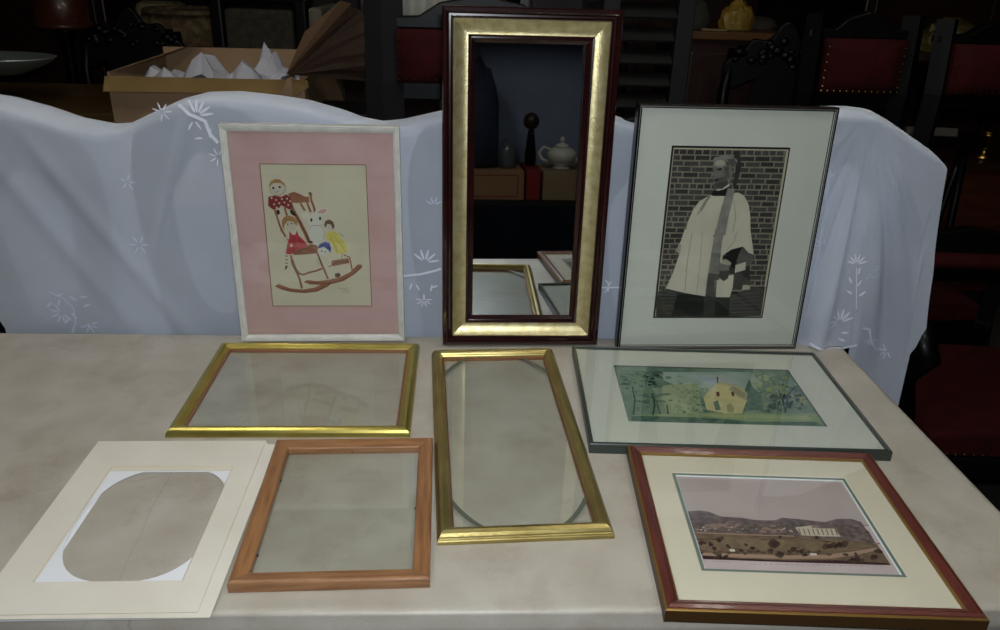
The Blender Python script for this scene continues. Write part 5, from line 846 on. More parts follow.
 ('pale',7,[(1.011,0.741),(1.0,0.724),(0.987,0.721),(0.983,0.74),(0.996,0.764),(1.005,0.755)]),
 ('pale',7,[(0.831,0.861),(0.818,0.839),(0.807,0.847),(0.805,0.859),(0.813,0.873),(0.824,0.876)]),
 ('pale',7,[(0.882,0.359),(0.878,0.344),(0.869,0.349),(0.866,0.358),(0.875,0.372),(0.882,0.374)]),
 ('pale',7,[(0.869,0.59),(0.866,0.582),(0.857,0.575),(0.852,0.589),(0.859,0.599),(0.87,0.604)]),
 ('pale',7,[(0.76,0.73),(0.749,0.715),(0.74,0.718),(0.735,0.729),(0.744,0.748),(0.756,0.746)]),
 ('pale',7,[(0.916,0.514),(0.912,0.501),(0.897,0.501),(0.897,0.513),(0.901,0.528),(0.913,0.526)]),
 ('pale',7,[(0.896,0.888),(0.89,0.88),(0.883,0.878),(0.882,0.887),(0.885,0.895),(0.893,0.9)]),
 ('pale',7,[(1.033,0.759),(1.025,0.74),(1.009,0.739),(1.008,0.758),(1.018,0.771),(1.032,0.778)]),
 ('pale',7,[(0.718,0.523),(0.709,0.505),(0.698,0.507),(0.699,0.522),(0.703,0.534),(0.713,0.535)]),
 ('deep',7,[(0.821,0.36),(0.806,0.344),(0.79,0.339),(0.78,0.358),(0.796,0.381),(0.815,0.374)]),
 ('deep',7,[(0.814,0.361),(0.808,0.345),(0.798,0.351),(0.789,0.359),(0.801,0.374),(0.812,0.374)]),
 ('deep',7,[(1.001,0.682),(0.996,0.671),(0.988,0.67),(0.984,0.681),(0.993,0.694),(1.002,0.692)]),
 ('deep',7,[(0.986,0.507),(0.971,0.487),(0.958,0.486),(0.948,0.505),(0.964,0.523),(0.979,0.521)]),
 ('deep',7,[(0.787,0.348),(0.778,0.338),(0.771,0.338),(0.769,0.347),(0.773,0.353),(0.782,0.356)]),
 ('deep',7,[(1.012,0.578),(1.005,0.56),(0.989,0.556),(0.989,0.576),(0.998,0.592),(1.011,0.599)]),
 ('deep',7,[(0.998,0.637),(0.979,0.608),(0.96,0.618),(0.96,0.635),(0.967,0.653),(0.986,0.653)]),
 ('deep',7,[(0.93,0.714),(0.924,0.698),(0.899,0.688),(0.89,0.711),(0.909,0.729),(0.93,0.734)]),
 ('deep',7,[(0.836,0.532),(0.828,0.522),(0.817,0.522),(0.817,0.531),(0.82,0.542),(0.831,0.542)]),
 ('deep',7,[(0.973,0.328),(0.966,0.32),(0.954,0.319),(0.953,0.327),(0.956,0.336),(0.967,0.336)]),
 ('deep',7,[(0.86,0.455),(0.842,0.431),(0.827,0.439),(0.816,0.453),(0.831,0.476),(0.847,0.473)]),
 ('deep',7,[(1.0,0.605),(0.996,0.597),(0.983,0.593),(0.977,0.604),(0.99,0.617),(0.998,0.618)]),
 ('deep',7,[(0.95,0.681),(0.94,0.659),(0.926,0.656),(0.923,0.679),(0.934,0.701),(0.948,0.694)]),
 ('deep',7,[(0.829,0.505),(0.82,0.492),(0.812,0.491),(0.81,0.504),(0.817,0.512),(0.826,0.511)]),
 ('deep',7,[(1.021,0.666),(1.005,0.644),(0.992,0.647),(0.986,0.664),(0.998,0.687),(1.013,0.681)]),
 ('deep',7,[(0.929,0.535),(0.92,0.522),(0.906,0.522),(0.898,0.533),(0.912,0.55),(0.925,0.548)]),
 ('deep',7,[(0.884,0.721),(0.876,0.705),(0.861,0.704),(0.858,0.72),(0.869,0.742),(0.887,0.737)]),
 ('deep',7,[(0.885,0.531),(0.878,0.521),(0.865,0.518),(0.866,0.53),(0.87,0.539),(0.883,0.543)]),
 ('deep',7,[(0.809,0.41),(0.801,0.398),(0.786,0.39),(0.777,0.408),(0.794,0.427),(0.808,0.426)]),
 ('deep',7,[(0.977,0.654),(0.962,0.626),(0.939,0.623),(0.941,0.652),(0.948,0.671),(0.971,0.677)]),
 ('deep',7,[(1.042,0.62),(1.025,0.601),(1.009,0.595),(1.005,0.618),(1.019,0.643),(1.03,0.635)]),
 ('deep',7,[(0.91,0.397),(0.904,0.386),(0.896,0.39),(0.894,0.396),(0.899,0.405),(0.907,0.406)]),
 ('deep',7,[(0.819,0.425),(0.813,0.417),(0.798,0.41),(0.799,0.424),(0.804,0.436),(0.816,0.438)]),
 ('deep',7,[(0.978,0.602),(0.97,0.586),(0.962,0.591),(0.957,0.601),(0.964,0.611),(0.978,0.614)]),
 ('deep',7,[(1.046,0.742),(1.033,0.724),(1.013,0.724),(1.01,0.74),(1.017,0.758),(1.039,0.759)]),
 ('deep',7,[(1.018,0.518),(1.005,0.498),(0.982,0.49),(0.978,0.515),(0.993,0.545),(1.015,0.54)]),
 ('deep',7,[(0.852,0.482),(0.841,0.465),(0.828,0.467),(0.829,0.48),(0.834,0.491),(0.849,0.494)]),
 ('deep',7,[(1.009,0.689),(1.001,0.671),(0.991,0.675),(0.985,0.688),(0.994,0.699),(1.007,0.7)]),
 ('deep',7,[(1.003,0.513),(0.99,0.492),(0.973,0.499),(0.963,0.511),(0.983,0.534),(0.995,0.528)]),
 ('deep',7,[(1.012,0.514),(0.998,0.486),(0.984,0.485),(0.981,0.512),(0.987,0.527),(1.011,0.532)]),
 ('dark',8,[(0.938,0.292),(0.927,0.27),(0.919,0.273),(0.917,0.29),(0.925,0.307),(0.935,0.316)]),
 ('dark',8,[(0.895,0.515),(0.888,0.494),(0.879,0.491),(0.879,0.514),(0.888,0.541),(0.898,0.54)]),
 ('dark',8,[(0.836,0.371),(0.83,0.356),(0.82,0.349),(0.819,0.37),(0.829,0.394),(0.836,0.392)]),
 ('dark',8,[(0.966,0.435),(0.951,0.406),(0.942,0.408),(0.944,0.434),(0.952,0.462),(0.961,0.451)]),
 ('dark',8,[(0.802,0.294),(0.788,0.264),(0.775,0.259),(0.779,0.293),(0.783,0.312),(0.801,0.328)]),
 ('dark',8,[(0.836,0.494),(0.821,0.454),(0.811,0.469),(0.809,0.492),(0.823,0.525),(0.839,0.534)]),
 ('dark',8,[(0.893,0.372),(0.876,0.339),(0.861,0.339),(0.856,0.369),(0.872,0.392),(0.89,0.404)]),
 ('dark',8,[(0.812,0.365),(0.807,0.35),(0.795,0.341),(0.794,0.364),(0.801,0.377),(0.812,0.381)]),
 ('dark',8,[(0.89,0.32),(0.875,0.279),(0.865,0.296),(0.863,0.319),(0.877,0.359),(0.895,0.36)]),
 ('dark',8,[(0.812,0.326),(0.804,0.305),(0.79,0.293),(0.793,0.325),(0.798,0.349),(0.813,0.361)]),
 ('dark',8,[(0.763,0.24),(0.75,0.211),(0.738,0.21),(0.737,0.238),(0.747,0.26),(0.761,0.263)]),
 ('dark',8,[(0.853,0.501),(0.847,0.482),(0.833,0.477),(0.831,0.5),(0.841,0.525),(0.851,0.524)]),
 ('dark',8,[(0.909,0.365),(0.893,0.334),(0.882,0.342),(0.879,0.363),(0.893,0.396),(0.902,0.387)]),
 ('dark',8,[(0.791,0.311),(0.777,0.287),(0.763,0.273),(0.759,0.309),(0.778,0.35),(0.788,0.346)]),
 ('dark',8,[(0.985,0.524),(0.98,0.507),(0.968,0.504),(0.964,0.523),(0.974,0.546),(0.986,0.55)]),
 ('dark',8,[(0.818,0.469),(0.81,0.443),(0.799,0.449),(0.797,0.468),(0.808,0.494),(0.823,0.504)]),
 ('dark',8,[(0.899,0.481),(0.882,0.445),(0.871,0.455),(0.87,0.479),(0.883,0.51),(0.898,0.516)]),
 ('dark',8,[(0.954,0.512),(0.95,0.501),(0.943,0.5),(0.942,0.512),(0.947,0.522),(0.956,0.526)]),
 ('dark',8,[(0.965,0.512),(0.954,0.498),(0.945,0.489),(0.943,0.511),(0.954,0.532),(0.962,0.537)]),
 ('dark',8,[(0.909,0.502),(0.902,0.484),(0.892,0.48),(0.89,0.501),(0.9,0.525),(0.91,0.522)]),
 ('dark',8,[(0.919,0.404),(0.908,0.382),(0.896,0.376),(0.896,0.403),(0.905,0.419),(0.916,0.428)]),
 ('dark',8,[(0.796,0.277),(0.784,0.247),(0.773,0.247),(0.775,0.276),(0.783,0.305),(0.795,0.307)]),
 ('dark',8,[(0.831,0.415),(0.819,0.383),(0.805,0.378),(0.808,0.413),(0.815,0.434),(0.833,0.449)]),
 ('dark',8,[(0.955,0.437),(0.942,0.403),(0.932,0.404),(0.932,0.436),(0.943,0.465),(0.954,0.461)]),
 ('dark',8,[(0.845,0.396),(0.84,0.383),(0.831,0.378),(0.828,0.395),(0.837,0.409),(0.844,0.409)]),
 ('dark',8,[(0.923,0.488),(0.916,0.47),(0.907,0.468),(0.902,0.486),(0.914,0.506),(0.924,0.505)]),
 ('dark',8,[(0.804,0.328),(0.798,0.313),(0.791,0.31),(0.791,0.328),(0.798,0.344),(0.805,0.345)]),
 ('dark',8,[(0.855,0.468),(0.849,0.446),(0.842,0.453),(0.839,0.467),(0.847,0.483),(0.857,0.482)]),
 ('dark',8,[(0.958,0.354),(0.953,0.335),(0.939,0.328),(0.941,0.353),(0.947,0.372),(0.963,0.385)]),
 ('dark',8,[(0.888,0.381),(0.88,0.362),(0.871,0.358),(0.87,0.38),(0.878,0.395),(0.888,0.4)]),
 ('gold',9,[(0.988,0.488),(0.982,0.468),(0.972,0.474),(0.971,0.487),(0.981,0.507),(0.987,0.501)]),
 ('gold',9,[(1.018,0.424),(1.009,0.408),(1.001,0.408),(0.999,0.423),(1.009,0.437),(1.015,0.434)]),
 ('gold',9,[(0.965,0.426),(0.957,0.41),(0.951,0.413),(0.949,0.425),(0.956,0.441),(0.964,0.442)]),
 ('gold',9,[(0.946,0.35),(0.94,0.329),(0.931,0.337),(0.928,0.349),(0.937,0.366),(0.947,0.362)]),
 ('gold',9,[(1.001,0.486),(0.994,0.477),(0.987,0.475),(0.986,0.486),(0.991,0.498),(0.997,0.496)]),
 ('gold',9,[(0.981,0.386),(0.974,0.362),(0.964,0.37),(0.962,0.384),(0.972,0.41),(0.982,0.405)]),
 ('gold',9,[(0.974,0.466),(0.97,0.455),(0.959,0.455),(0.959,0.465),(0.966,0.486),(0.976,0.484)]),
 ('gold',9,[(0.991,0.419),(0.982,0.399),(0.975,0.404),(0.968,0.418),(0.98,0.434),(0.991,0.441)]),
 ('gold',9,[(1.02,0.5),(1.015,0.49),(1.007,0.491),(1.006,0.5),(1.011,0.509),(1.019,0.512)]),
 ('gold',9,[(0.94,0.354),(0.935,0.337),(0.922,0.333),(0.926,0.353),(0.93,0.365),(0.94,0.364)]),
 ('deep',8,[(0.666,0.515),(0.746,0.815),(0.741,0.64),(0.763,0.521),(0.727,0.252),(0.632,0.228)]),
 ('wall',9,[(0.437,0.442),(0.551,0.71),(0.63,0.665),(0.69,0.516),(0.665,0.398),(0.603,0.19),(0.488,0.184),(0.426,0.227)]),
 ('deep',10,[(0.471,0.219),(0.477,0.349),(0.507,0.396),(0.501,0.232)]),
 ('wall',11,[(0.512,0.351),(0.575,0.423),(0.612,0.319),(0.601,0.179),(0.503,0.167)]),
 ('shade',12,[(0.528,0.186),(0.542,0.315),(0.57,0.347),(0.574,0.261),(0.556,0.184)]),
 ('shade',10,[(0.63,0.665),(0.69,0.516),(0.667,0.406),(0.63,0.473),(0.597,0.61)]),
 ('roofd',9,[(0.551,0.71),(0.569,0.745),(0.674,0.635),(0.693,0.516),(0.626,0.641)]),
 ('brown',12,[(0.521,0.545),(0.538,0.546),(0.529,0.467),(0.513,0.466)]),
 ('brown',12,[(0.603,0.55),(0.62,0.551),(0.61,0.472),(0.597,0.479)]),
 ('dark',12,[(0.571,0.838),(0.555,0.71)],0.005),
 ('dark',12,[(0.558,0.812),(0.578,0.813)],0.005),
 ('dark',9,[(0.833,0.203),(0.861,0.41),(0.874,0.607)],0.008),
 ('dark',9,[(0.833,0.203),(0.913,0.53),(0.988,0.696)],0.008),
 ('dark',9,[(0.13,0.11),(0.159,0.293),(0.165,0.484)],0.008),
 ('dark',9,[(0.029,0.104),(0.061,0.362),(0.068,0.598)],0.008),
 ('dark',9,[(0.174,0.331),(0.171,0.13)],0.008),
 ('dark',9,[(0.222,0.297),(0.213,0.132)],0.008),
]
# ------------------------------------------------------------------ basics
TT = 0.74                      # height of the table top above the floor
R = math.radians
S = bpy.context.scene
COL = S.collection
S.view_settings.view_transform = 'Standard'
S.view_settings.look = 'None'
S.view_settings.gamma = 1
S.view_settings.use_curve_mapping = False
S.view_settings.exposure = 0.0

def lin(c):
    return tuple((x/12.92 if x <= .04045 else ((x+.055)/1.055)**2.4) for x in c)

MATS = {}
def mat(name, rgb=(.5,.5,.5), rough=.5, metal=0., noise=None, nscale=8., bump=0., bscale=60., spec=None, coat=0., stretch=None, srgb=True):
    """procedural principled material; noise = second colour mixed in by a noise texture"""
    if name in MATS: return MATS[name]
    m = bpy.data.materials.new(name); m.use_nodes = True
    nt = m.node_tree; b = nt.nodes['Principled BSDF']
    c = lin(rgb) if srgb else rgb
    b.inputs['Base Color'].default_value = (*c, 1)
    b.inputs['Roughness'].default_value = rough
    b.inputs['Metallic'].default_value = metal
    if spec is not None: b.inputs['Specular IOR Level'].default_value = spec
    if coat: b.inputs['Coat Weight'].default_value = coat; b.inputs['Coat Roughness'].default_value = .08
    if noise or bump:
        tc = nt.nodes.new('ShaderNodeTexCoord'); mp = nt.nodes.new('ShaderNodeMapping')
        nt.links.new(tc.outputs['Object'], mp.inputs['Vector'])
        if stretch: mp.inputs['Scale'].default_value = stretch
    if noise:
        c2 = lin(noise) if srgb else noise
        n = nt.nodes.new('ShaderNodeTexNoise'); n.inputs['Scale'].default_value = nscale; n.inputs['Detail'].default_value = 6
        r = nt.nodes.new('ShaderNodeValToRGB')
        r.color_ramp.elements[0].position = .35; r.color_ramp.elements[1].position = .68
        r.color_ramp.elements[0].color = (*c, 1); r.color_ramp.elements[1].color = (*c2, 1)
        nt.links.new(mp.outputs[0], n.inputs['Vector']); nt.links.new(n.outputs['Fac'], r.inputs['Fac'])
        nt.links.new(r.outputs['Color'], b.inputs['Base Color'])
    if bump:
        n2 = nt.nodes.new('ShaderNodeTexNoise'); n2.inputs['Scale'].default_value = bscale; n2.inputs['Detail'].default_value = 4
        bp = nt.nodes.new('ShaderNodeBump'); bp.inputs['Strength'].default_value = bump; bp.inputs['Distance'].default_value = .002
        nt.links.new(mp.outputs[0], n2.inputs['Vector']); nt.links.new(n2.outputs['Fac'], bp.inputs['Height'])
        nt.links.new(bp.outputs[0], b.inputs['Normal'])
    MATS[name] = m
    return m

def glass_mat(name, tint=(.97,.985,.975), ior=1.5, rough=0.0):
    if name in MATS: return MATS[name]
    m = bpy.data.materials.new(name); m.use_nodes = True; nt = m.node_tree; nt.nodes.clear()
    out = nt.nodes.new('ShaderNodeOutputMaterial'); mix = nt.nodes.new('ShaderNodeMixShader')
    tr = nt.nodes.new('ShaderNodeBsdfTransparent'); gl = nt.nodes.new('ShaderNodeBsdfGlossy'); fr = nt.nodes.new('ShaderNodeFresnel')
    geo = nt.nodes.new('ShaderNodeNewGeometry'); mr = nt.nodes.new('ShaderNodeMapRange')
    mr.inputs['To Min'].default_value = ior; mr.inputs['To Max'].default_value = 1/ior
    nt.links.new(geo.outputs['Backfacing'], mr.inputs['Value']); nt.links.new(mr.outputs[0], fr.inputs['IOR'])
    tr.inputs['Color'].default_value = (*tint, 1); gl.inputs['Roughness'].default_value = rough
    nt.links.new(fr.outputs[0], mix.inputs[0]); nt.links.new(tr.outputs[0], mix.inputs[1]); nt.links.new(gl.outputs[0], mix.inputs[2])
    nt.links.new(mix.outputs[0], out.inputs['Surface'])
    MATS[name] = m
    return m

def emit_mat(name, rgb, strength):
    m = bpy.data.materials.new(name); m.use_nodes = True; nt = m.node_tree; nt.nodes.clear()
    out = nt.nodes.new('ShaderNodeOutputMaterial'); e = nt.nodes.new('ShaderNodeEmission')
    e.inputs['Color'].default_value = (*rgb, 1); e.inputs['Strength'].default_value = strength
    nt.links.new(e.outputs[0], out.inputs['Surface'])
    return m

def tag(o, label=None, cat=None, group=None, kind=None):
    if label: o['label'] = label
    if cat: o['category'] = cat
    if group: o['group'] = group
    if kind: o['kind'] = kind
    return o

def empty(name, loc=(0,0,0), rot=(0,0,0)):
    o = bpy.data.objects.new(name, None); COL.objects.link(o); o.empty_display_size = .05
    o.location = loc; o.rotation_euler = rot
    return o

def obj(name, bm, mats, parent=None, smooth=False, loc=None, rot=None, bevel=0, recalc=True):
    if recalc: bmesh.ops.recalc_face_normals(bm, faces=bm.faces[:])
    me = bpy.data.meshes.new(name); bm.to_mesh(me); bm.free()
    if not isinstance(mats, (list, tuple)): mats = [mats]
    for m in mats: me.materials.append(m)
    o = bpy.data.objects.new(name, me); COL.objects.link(o)
    if smooth:
        for p in me.polygons: p.use_smooth = True
    if parent: o.parent = parent
    if loc: o.location = loc
    if rot: o.rotation_euler = rot
    if bevel:
        b = o.modifiers.new('Bevel', 'BEVEL'); b.width = bevel; b.segments = 2; b.limit_method = 'ANGLE'
    return o

def copy_tree(o, parent=None):
    c = o.copy(); COL.objects.link(c)
    if parent: c.parent = parent
    for ch in list(o.children): copy_tree(ch, c)
    return c

def box(bm, x0, x1, y0, y1, z0, z1, mi=0, M=None):
    vs = [bm.verts.new(Vector(p) if M is None else M @ Vector(p)) for p in
          ((x0,y0,z0),(x1,y0,z0),(x1,y1,z0),(x0,y1,z0),(x0,y0,z1),(x1,y0,z1),(x1,y1,z1),(x0,y1,z1))]
    for f in ((0,3,2,1),(4,5,6,7),(0,1,5,4),(1,2,6,5),(2,3,7,6),(3,0,4,7)):
        bm.faces.new([vs[i] for i in f]).material_index = mi
    return bm
def B(*a, **k): return box(bmesh.new(), *a, **k)

def tube(bm, pts, rad, n=8, mi=0, cap=True):
    """swept round bar through points; rad a number or one per point"""
    pts = [Vector(p) for p in pts]; rs = rad if isinstance(rad, (list, tuple)) else [rad]*len(pts)
    rings = []; up = None
    for i, p in enumerate(pts):
        d = (pts[min(i+1, len(pts)-1)] - pts[max(i-1, 0)]).normalized()
        if up is None: up = d.orthogonal().normalized()
        up = (up - d*up.dot(d)).normalized(); side = d.cross(up)
        o_ = math.pi/4 if n == 4 else 0
        rings.append([bm.verts.new(p + (up*math.cos(2*math.pi*k/n+o_) + side*math.sin(2*math.pi*k/n+o_))*rs[i]) for k in range(n)])
    for a, b in zip(rings, rings[1:]):
        for k in range(n):
            f = bm.faces.new((a[k], a[(k+1)%n], b[(k+1)%n], b[k])); f.material_index = mi; f.smooth = n > 4
    if cap:
        bm.faces.new(rings[0][::-1]).material_index = mi; bm.faces.new(rings[-1]).material_index = mi
    return bm

def lathe(bm, prof, n=24, c=(0,0,0), mi=0, axis=None):
    rings = []
    for r, z in prof:
        rings.append([bm.verts.new(Vector(c) + Vector((r*math.cos(2*math.pi*k/n), r*math.sin(2*math.pi*k/n), z))) for k in range(n)])
    for a, b in zip(rings, rings[1:]):
        for k in range(n):
            f = bm.faces.new((a[k], a[(k+1)%n], b[(k+1)%n], b[k])); f.material_index = mi; f.smooth = True
    bm.faces.new(rings[0][::-1]).material_index = mi; bm.faces.new(rings[-1]).material_index = mi
    return bm

def prism(bm, pts, y0, y1, mi=0, hole=None):
    """outline in x,z extruded along y; hole = second outline with the same number of points"""
    a = [bm.verts.new((x, y0, z)) for x, z in pts]; b = [bm.verts.new((x, y1, z)) for x, z in pts]; n = len(pts)
    for i in range(n): bm.faces.new((a[i], a[(i+1)%n], b[(i+1)%n], b[i])).material_index = mi
    if hole:
        c = [bm.verts.new((x, y0, z)) for x, z in hole]; d = [bm.verts.new((x, y1, z)) for x, z in hole]
        for i in range(n):
            j = (i+1) % n
            bm.faces.new((c[j], c[i], d[i], d[j])).material_index = mi
            bm.faces.new((a[i], a[j], c[j], c[i])).material_index = mi
            bm.faces.new((b[j], b[i], d[i], d[j])).material_index = mi
    else:
        bm.faces.new(a[::-1]).material_index = mi; bm.faces.new(b).material_index = mi
    return bm

def moulding(w, h, prof, mi=None, ox=0, oy=0):
    """mitred picture-frame moulding: prof = closed (inset, height) outline swept round a w x h rectangle"""
    bm = bmesh.new(); rings = []
    for cx, cy, sx, sy in ((0,0,1,1),(w,0,-1,1),(w,h,-1,-1),(0,h,1,-1)):
        rings.append([bm.verts.new((ox+cx+sx*u, oy+cy+sy*u, v)) for u, v in prof])
    n = len(prof)
    for i in range(4):
        a, b = rings[i], rings[(i+1) % 4]
        for k in range(n):
            f = bm.faces.new((a[k], b[k], b[(k+1)%n], a[(k+1)%n]))
            if mi: f.material_index = mi[k]
    return bm

def sheet(w, h, x0, y0, z, t=.0012):
    return B(x0, x0+w, y0, y0+h, z-t, z)

def window_board(w, h, win, z, t=.0014, ox=0, oy=0, bevel=.0016):
    """board with a rectangular window (x0,x1,y0,y1) and a bevelled cut"""
    x0, x1, y0, y1 = win; bm = bmesh.new()
    O = [(0,0),(w,0),(w,h),(0,h)]; I = [(x0,y0),(x1,y0),(x1,y1),(x0,y1)]
    s = bevel; I2 = [(x0+s,y0+s),(x1-s,y0+s),(x1-s,y1-s),(x0+s,y1-s)]
    v = lambda L, zz: [bm.verts.new((ox+x, oy+y, zz)) for x, y in L]
    ot, it, ib, ob = v(O, z), v(I, z), v(I2, z-t), v(O, z-t)
    for i in range(4):
        j = (i+1) % 4
        bm.faces.new((ot[i], ot[j], it[j], it[i])); f = bm.faces.new((it[i], it[j], ib[j], ib[i])); f.material_index = 1
        bm.faces.new((ib[i], ib[j], ob[j], ob[i])); bm.faces.new((ob[i], ob[j], ot[j], ot[i])).material_index = 1
    return bm

def picture(name, art, tones, w, h, x0, y0, z, parent, base, extra=None):
    """a printed or drawn sheet: one mesh, its pattern as coloured facets a hair apart"""
    bm = B(x0, x0+w, y0, y0+h, z-.0008, z); ms = [base]; idx = {}
    items = []
    def mi(t):
        if t not in idx: idx[t] = len(ms); ms.append(tones[t])
        return idx[t]
    def poly(pts, layer, t):
        P = []
        for p in pts:
            if not P or (abs(P[-1][0]-p[0]) + abs(P[-1][1]-p[1])) > 1e-5: P.append(p)
        if len(P) < 3: return
        items.append((layer, len(items), P, t))
    if extra: extra(poly)
    for e in art:
        t, layer, pts = e[0], e[1], e[2]
        if len(e) == 3: poly(pts, layer, t)
        else:
            hw = e[3]/2; A = w/h; L = []; Rr = []
            for i, p in enumerate(pts):
                q0, q1 = pts[max(i-1,0)], pts[min(i+1,len(pts)-1)]
                dx, dy = (q1[0]-q0[0]), (q1[1]-q0[1])/A; l = math.hypot(dx, dy) or 1
                nx, ny = -dy/l*hw, dx/l*hw*A
                L.append((p[0]+nx, p[1]+ny)); Rr.append((p[0]-nx, p[1]-ny))
            for i in range(len(L)-1): poly([L[i], L[i+1], Rr[i+1], Rr[i]], layer, t)
    items.sort(key=lambda q: (q[0], q[1])); rank = 0
    for layer, i_, P, t in items:
        if layer != 1.5: rank += 1            # bricks never overlap one another
        f = bm.faces.new([bm.verts.new((x0+min(max(u,0),1)*w, y0+min(max(v,0),1)*h, z+4e-6+1.6e-6*rank+(1.6e-6 if layer == 1.5 else 0))) for u, v in P]); f.material_index = mi(t)
        if layer == 1.5 and items[min(i_+1, len(items)-1)][0] != 1.5: rank += 1
    me = bpy.data.meshes.new(name)
    for f in bm.faces:
        f.normal_update()
    bm.to_mesh(me); bm.free()
    for m in ms: me.materials.append(m)
    o = bpy.data.objects.new(name, me); COL.objects.link(o); o.parent = parent
    return o

def tone(name, rgb, rgb2=None, sc=60):
    return mat('ink_'+name, rgb, .9, noise=rgb2, nscale=sc, spec=.2)

# ------------------------------------------------------------------ camera
f_px, pitch, yaw, roll = 791.468, R(24.108), R(2.865), R(1.742)
fw = Vector((math.sin(yaw)*math.cos(pitch), math.cos(yaw)*math.cos(pitch), -math.sin(pitch)))
rt = Vector((math.cos(yaw), -math.sin(yaw), 0)); up = rt.cross(fw)
r2 = rt*math.cos(roll) + up*math.sin(roll); u2 = -rt*math.sin(roll) + up*math.cos(roll)
cd = bpy.data.cameras.new('camera'); cam = bpy.data.objects.new('camera', cd); COL.objects.link(cam)
cam.matrix_world = Matrix(((r2.x,u2.x,-fw.x,0),(r2.y,u2.y,-fw.y,0),(r2.z,u2.z,-fw.z,.71+TT),(0,0,0,1)))
cd.sensor_width = 36; cd.lens = f_px/1000*36; cd.clip_start = .02
S.camera = cam

# ------------------------------------------------------------------ materials
M_table = mat('table_plastic', (.70,.68,.638), .42, noise=(.64,.612,.56), nscale=11, bump=.25, bscale=220)
def table_material(m):
    nt = m.node_tree; b = nt.nodes['Principled BSDF']; ramp = [n for n in nt.nodes if n.type == 'VALTORGB'][0]
    mp = [n for n in nt.nodes if n.type == 'MAPPING'][0]
    # rusty stains and fine scratches scattered on the plastic
    n = nt.nodes.new('ShaderNodeTexNoise'); n.inputs['Scale'].default_value = 6.5; n.inputs['Detail'].default_value = 9; n.inputs['Roughness'].default_value = .7
    r = nt.nodes.new('ShaderNodeValToRGB'); r.color_ramp.elements[0].position = .52; r.color_ramp.elements[1].position = .78
    mx = nt.nodes.new('ShaderNodeMixRGB'); mx.inputs['Color2'].default_value = (*lin((.50,.43,.37)), 1)
    k = nt.nodes.new('ShaderNodeMath'); k.operation = 'MULTIPLY'; k.inputs[1].default_value = .62
    nt.links.new(mp.outputs[0], n.inputs['Vector']); nt.links.new(n.outputs['Fac'], r.inputs['Fac']); nt.links.new(r.outputs['Color'], k.inputs[0])
    nt.links.new(k.outputs[0], mx.inputs['Fac']); nt.links.new(ramp.outputs['Color'], mx.inputs['Color1'])
    v = nt.nodes.new('ShaderNodeTexVoronoi'); v.feature = 'DISTANCE_TO_EDGE'; v.inputs['Scale'].default_value = 1.9
    wn = nt.nodes.new('ShaderNodeTexNoise'); wn.inputs['Scale'].default_value = 2.2
    add = nt.nodes.new('ShaderNodeMixRGB'); add.inputs['Fac'].default_value = .25
    nt.links.new(mp.outputs[0], wn.inputs['Vector']); nt.links.new(mp.outputs[0], add.inputs['Color1']); nt.links.new(wn.outputs['Color'], add.inputs['Color2'])
    nt.links.new(add.outputs[0], v.inputs['Vector'])
    lt = nt.nodes.new('ShaderNodeMath'); lt.operation = 'LESS_THAN'; lt.inputs[1].default_value = .0009
    k2 = nt.nodes.new('ShaderNodeMath'); k2.operation = 'MULTIPLY'; k2.inputs[1].default_value = .28
    m2 = nt.nodes.new('ShaderNodeMixRGB'); m2.inputs['Color2'].default_value = (*lin((.42,.40,.38)), 1)
    nt.links.new(v.outputs['Distance'], lt.inputs[0]); nt.links.new(lt.outputs[0], k2.inputs[0]); nt.links.new(k2.outputs[0], m2.inputs['Fac'])
    nt.links.new(mx.outputs[0], m2.inputs['Color1']); nt.links.new(m2.outputs[0], b.inputs['Base Color'])
table_material(M_table)
M_steel = mat('grey_steel', (.35,.35,.36), .4, .8)
M_gold = mat('bright_gold', (.74,.69,.38), .30, .85, noise=(.66,.60,.30), nscale=14, bump=.12, bscale=160)
M_goldb = mat('old_gold', (.68,.62,.40), .34, .85, noise=(.58,.51,.30), nscale=14, bump=.15, bscale=200)
M_goldm = mat('champagne_gold', (.84,.80,.62), .36, .75, noise=(.74,.68,.48), nscale=60, bump=.3, bscale=260)
M_golds = mat('thin_gilt', (.55,.43,.22), .45, .7)
M_maho = mat('mahogany_lacquer', (.17,.055,.052), .2, noise=(.11,.04,.038), nscale=20, coat=.6)
M_oak = mat('oak_wood', (.60,.33,.18), .38, noise=(.46,.24,.12), nscale=5, stretch=(1,1,1), bump=.2, bscale=90, coat=.15)
def woodgrain(name, a, b_, rough, axis, coat=.15):
    m = mat(name, a, rough, noise=b_, nscale=9, bump=.2, bscale=70, stretch=(1.5,16,16) if axis == 'x' else (16,1.5,16), coat=coat)
    return m
M_oakx = woodgrain('oak_rail', (.60,.43,.28), (.47,.31,.185), .38, 'x')
M_oaky = woodgrain('oak_stile', (.60,.43,.28), (.47,.31,.185), .38, 'y')
M_redwx = woodgrain('red_stained_rail', (.37,.17,.14), (.30,.13,.105), .36, 'x', .2)
M_redwy = woodgrain('red_stained_stile', (.37,.17,.14), (.30,.13,.105), .36, 'y', .2)
M_white = mat('white_painted_wood', (.80,.80,.78), .5, noise=(.74,.74,.71), nscale=40)
M_pink = mat('pink_mat_board', (.79,.66,.655), .85, noise=(.76,.61,.61), nscale=14, spec=.2)
M_cream = mat('cream_mat_board', (.86,.845,.80), .85, noise=(.83,.81,.76), nscale=9, spec=.2)
M_creamc = mat('cream_card_edge', (.80,.76,.66), .85)
M_olive = mat('pale_green_mat_board', (.795,.795,.76), .85, spec=.2, noise=(.78,.78,.745), nscale=10)
M_sage = mat('sage_liner', (.45,.50,.47), .85)
M_ivory = mat('ivory_mat_board', (.88,.84,.77), .85, spec=.2, noise=(.86,.82,.745), nscale=10)
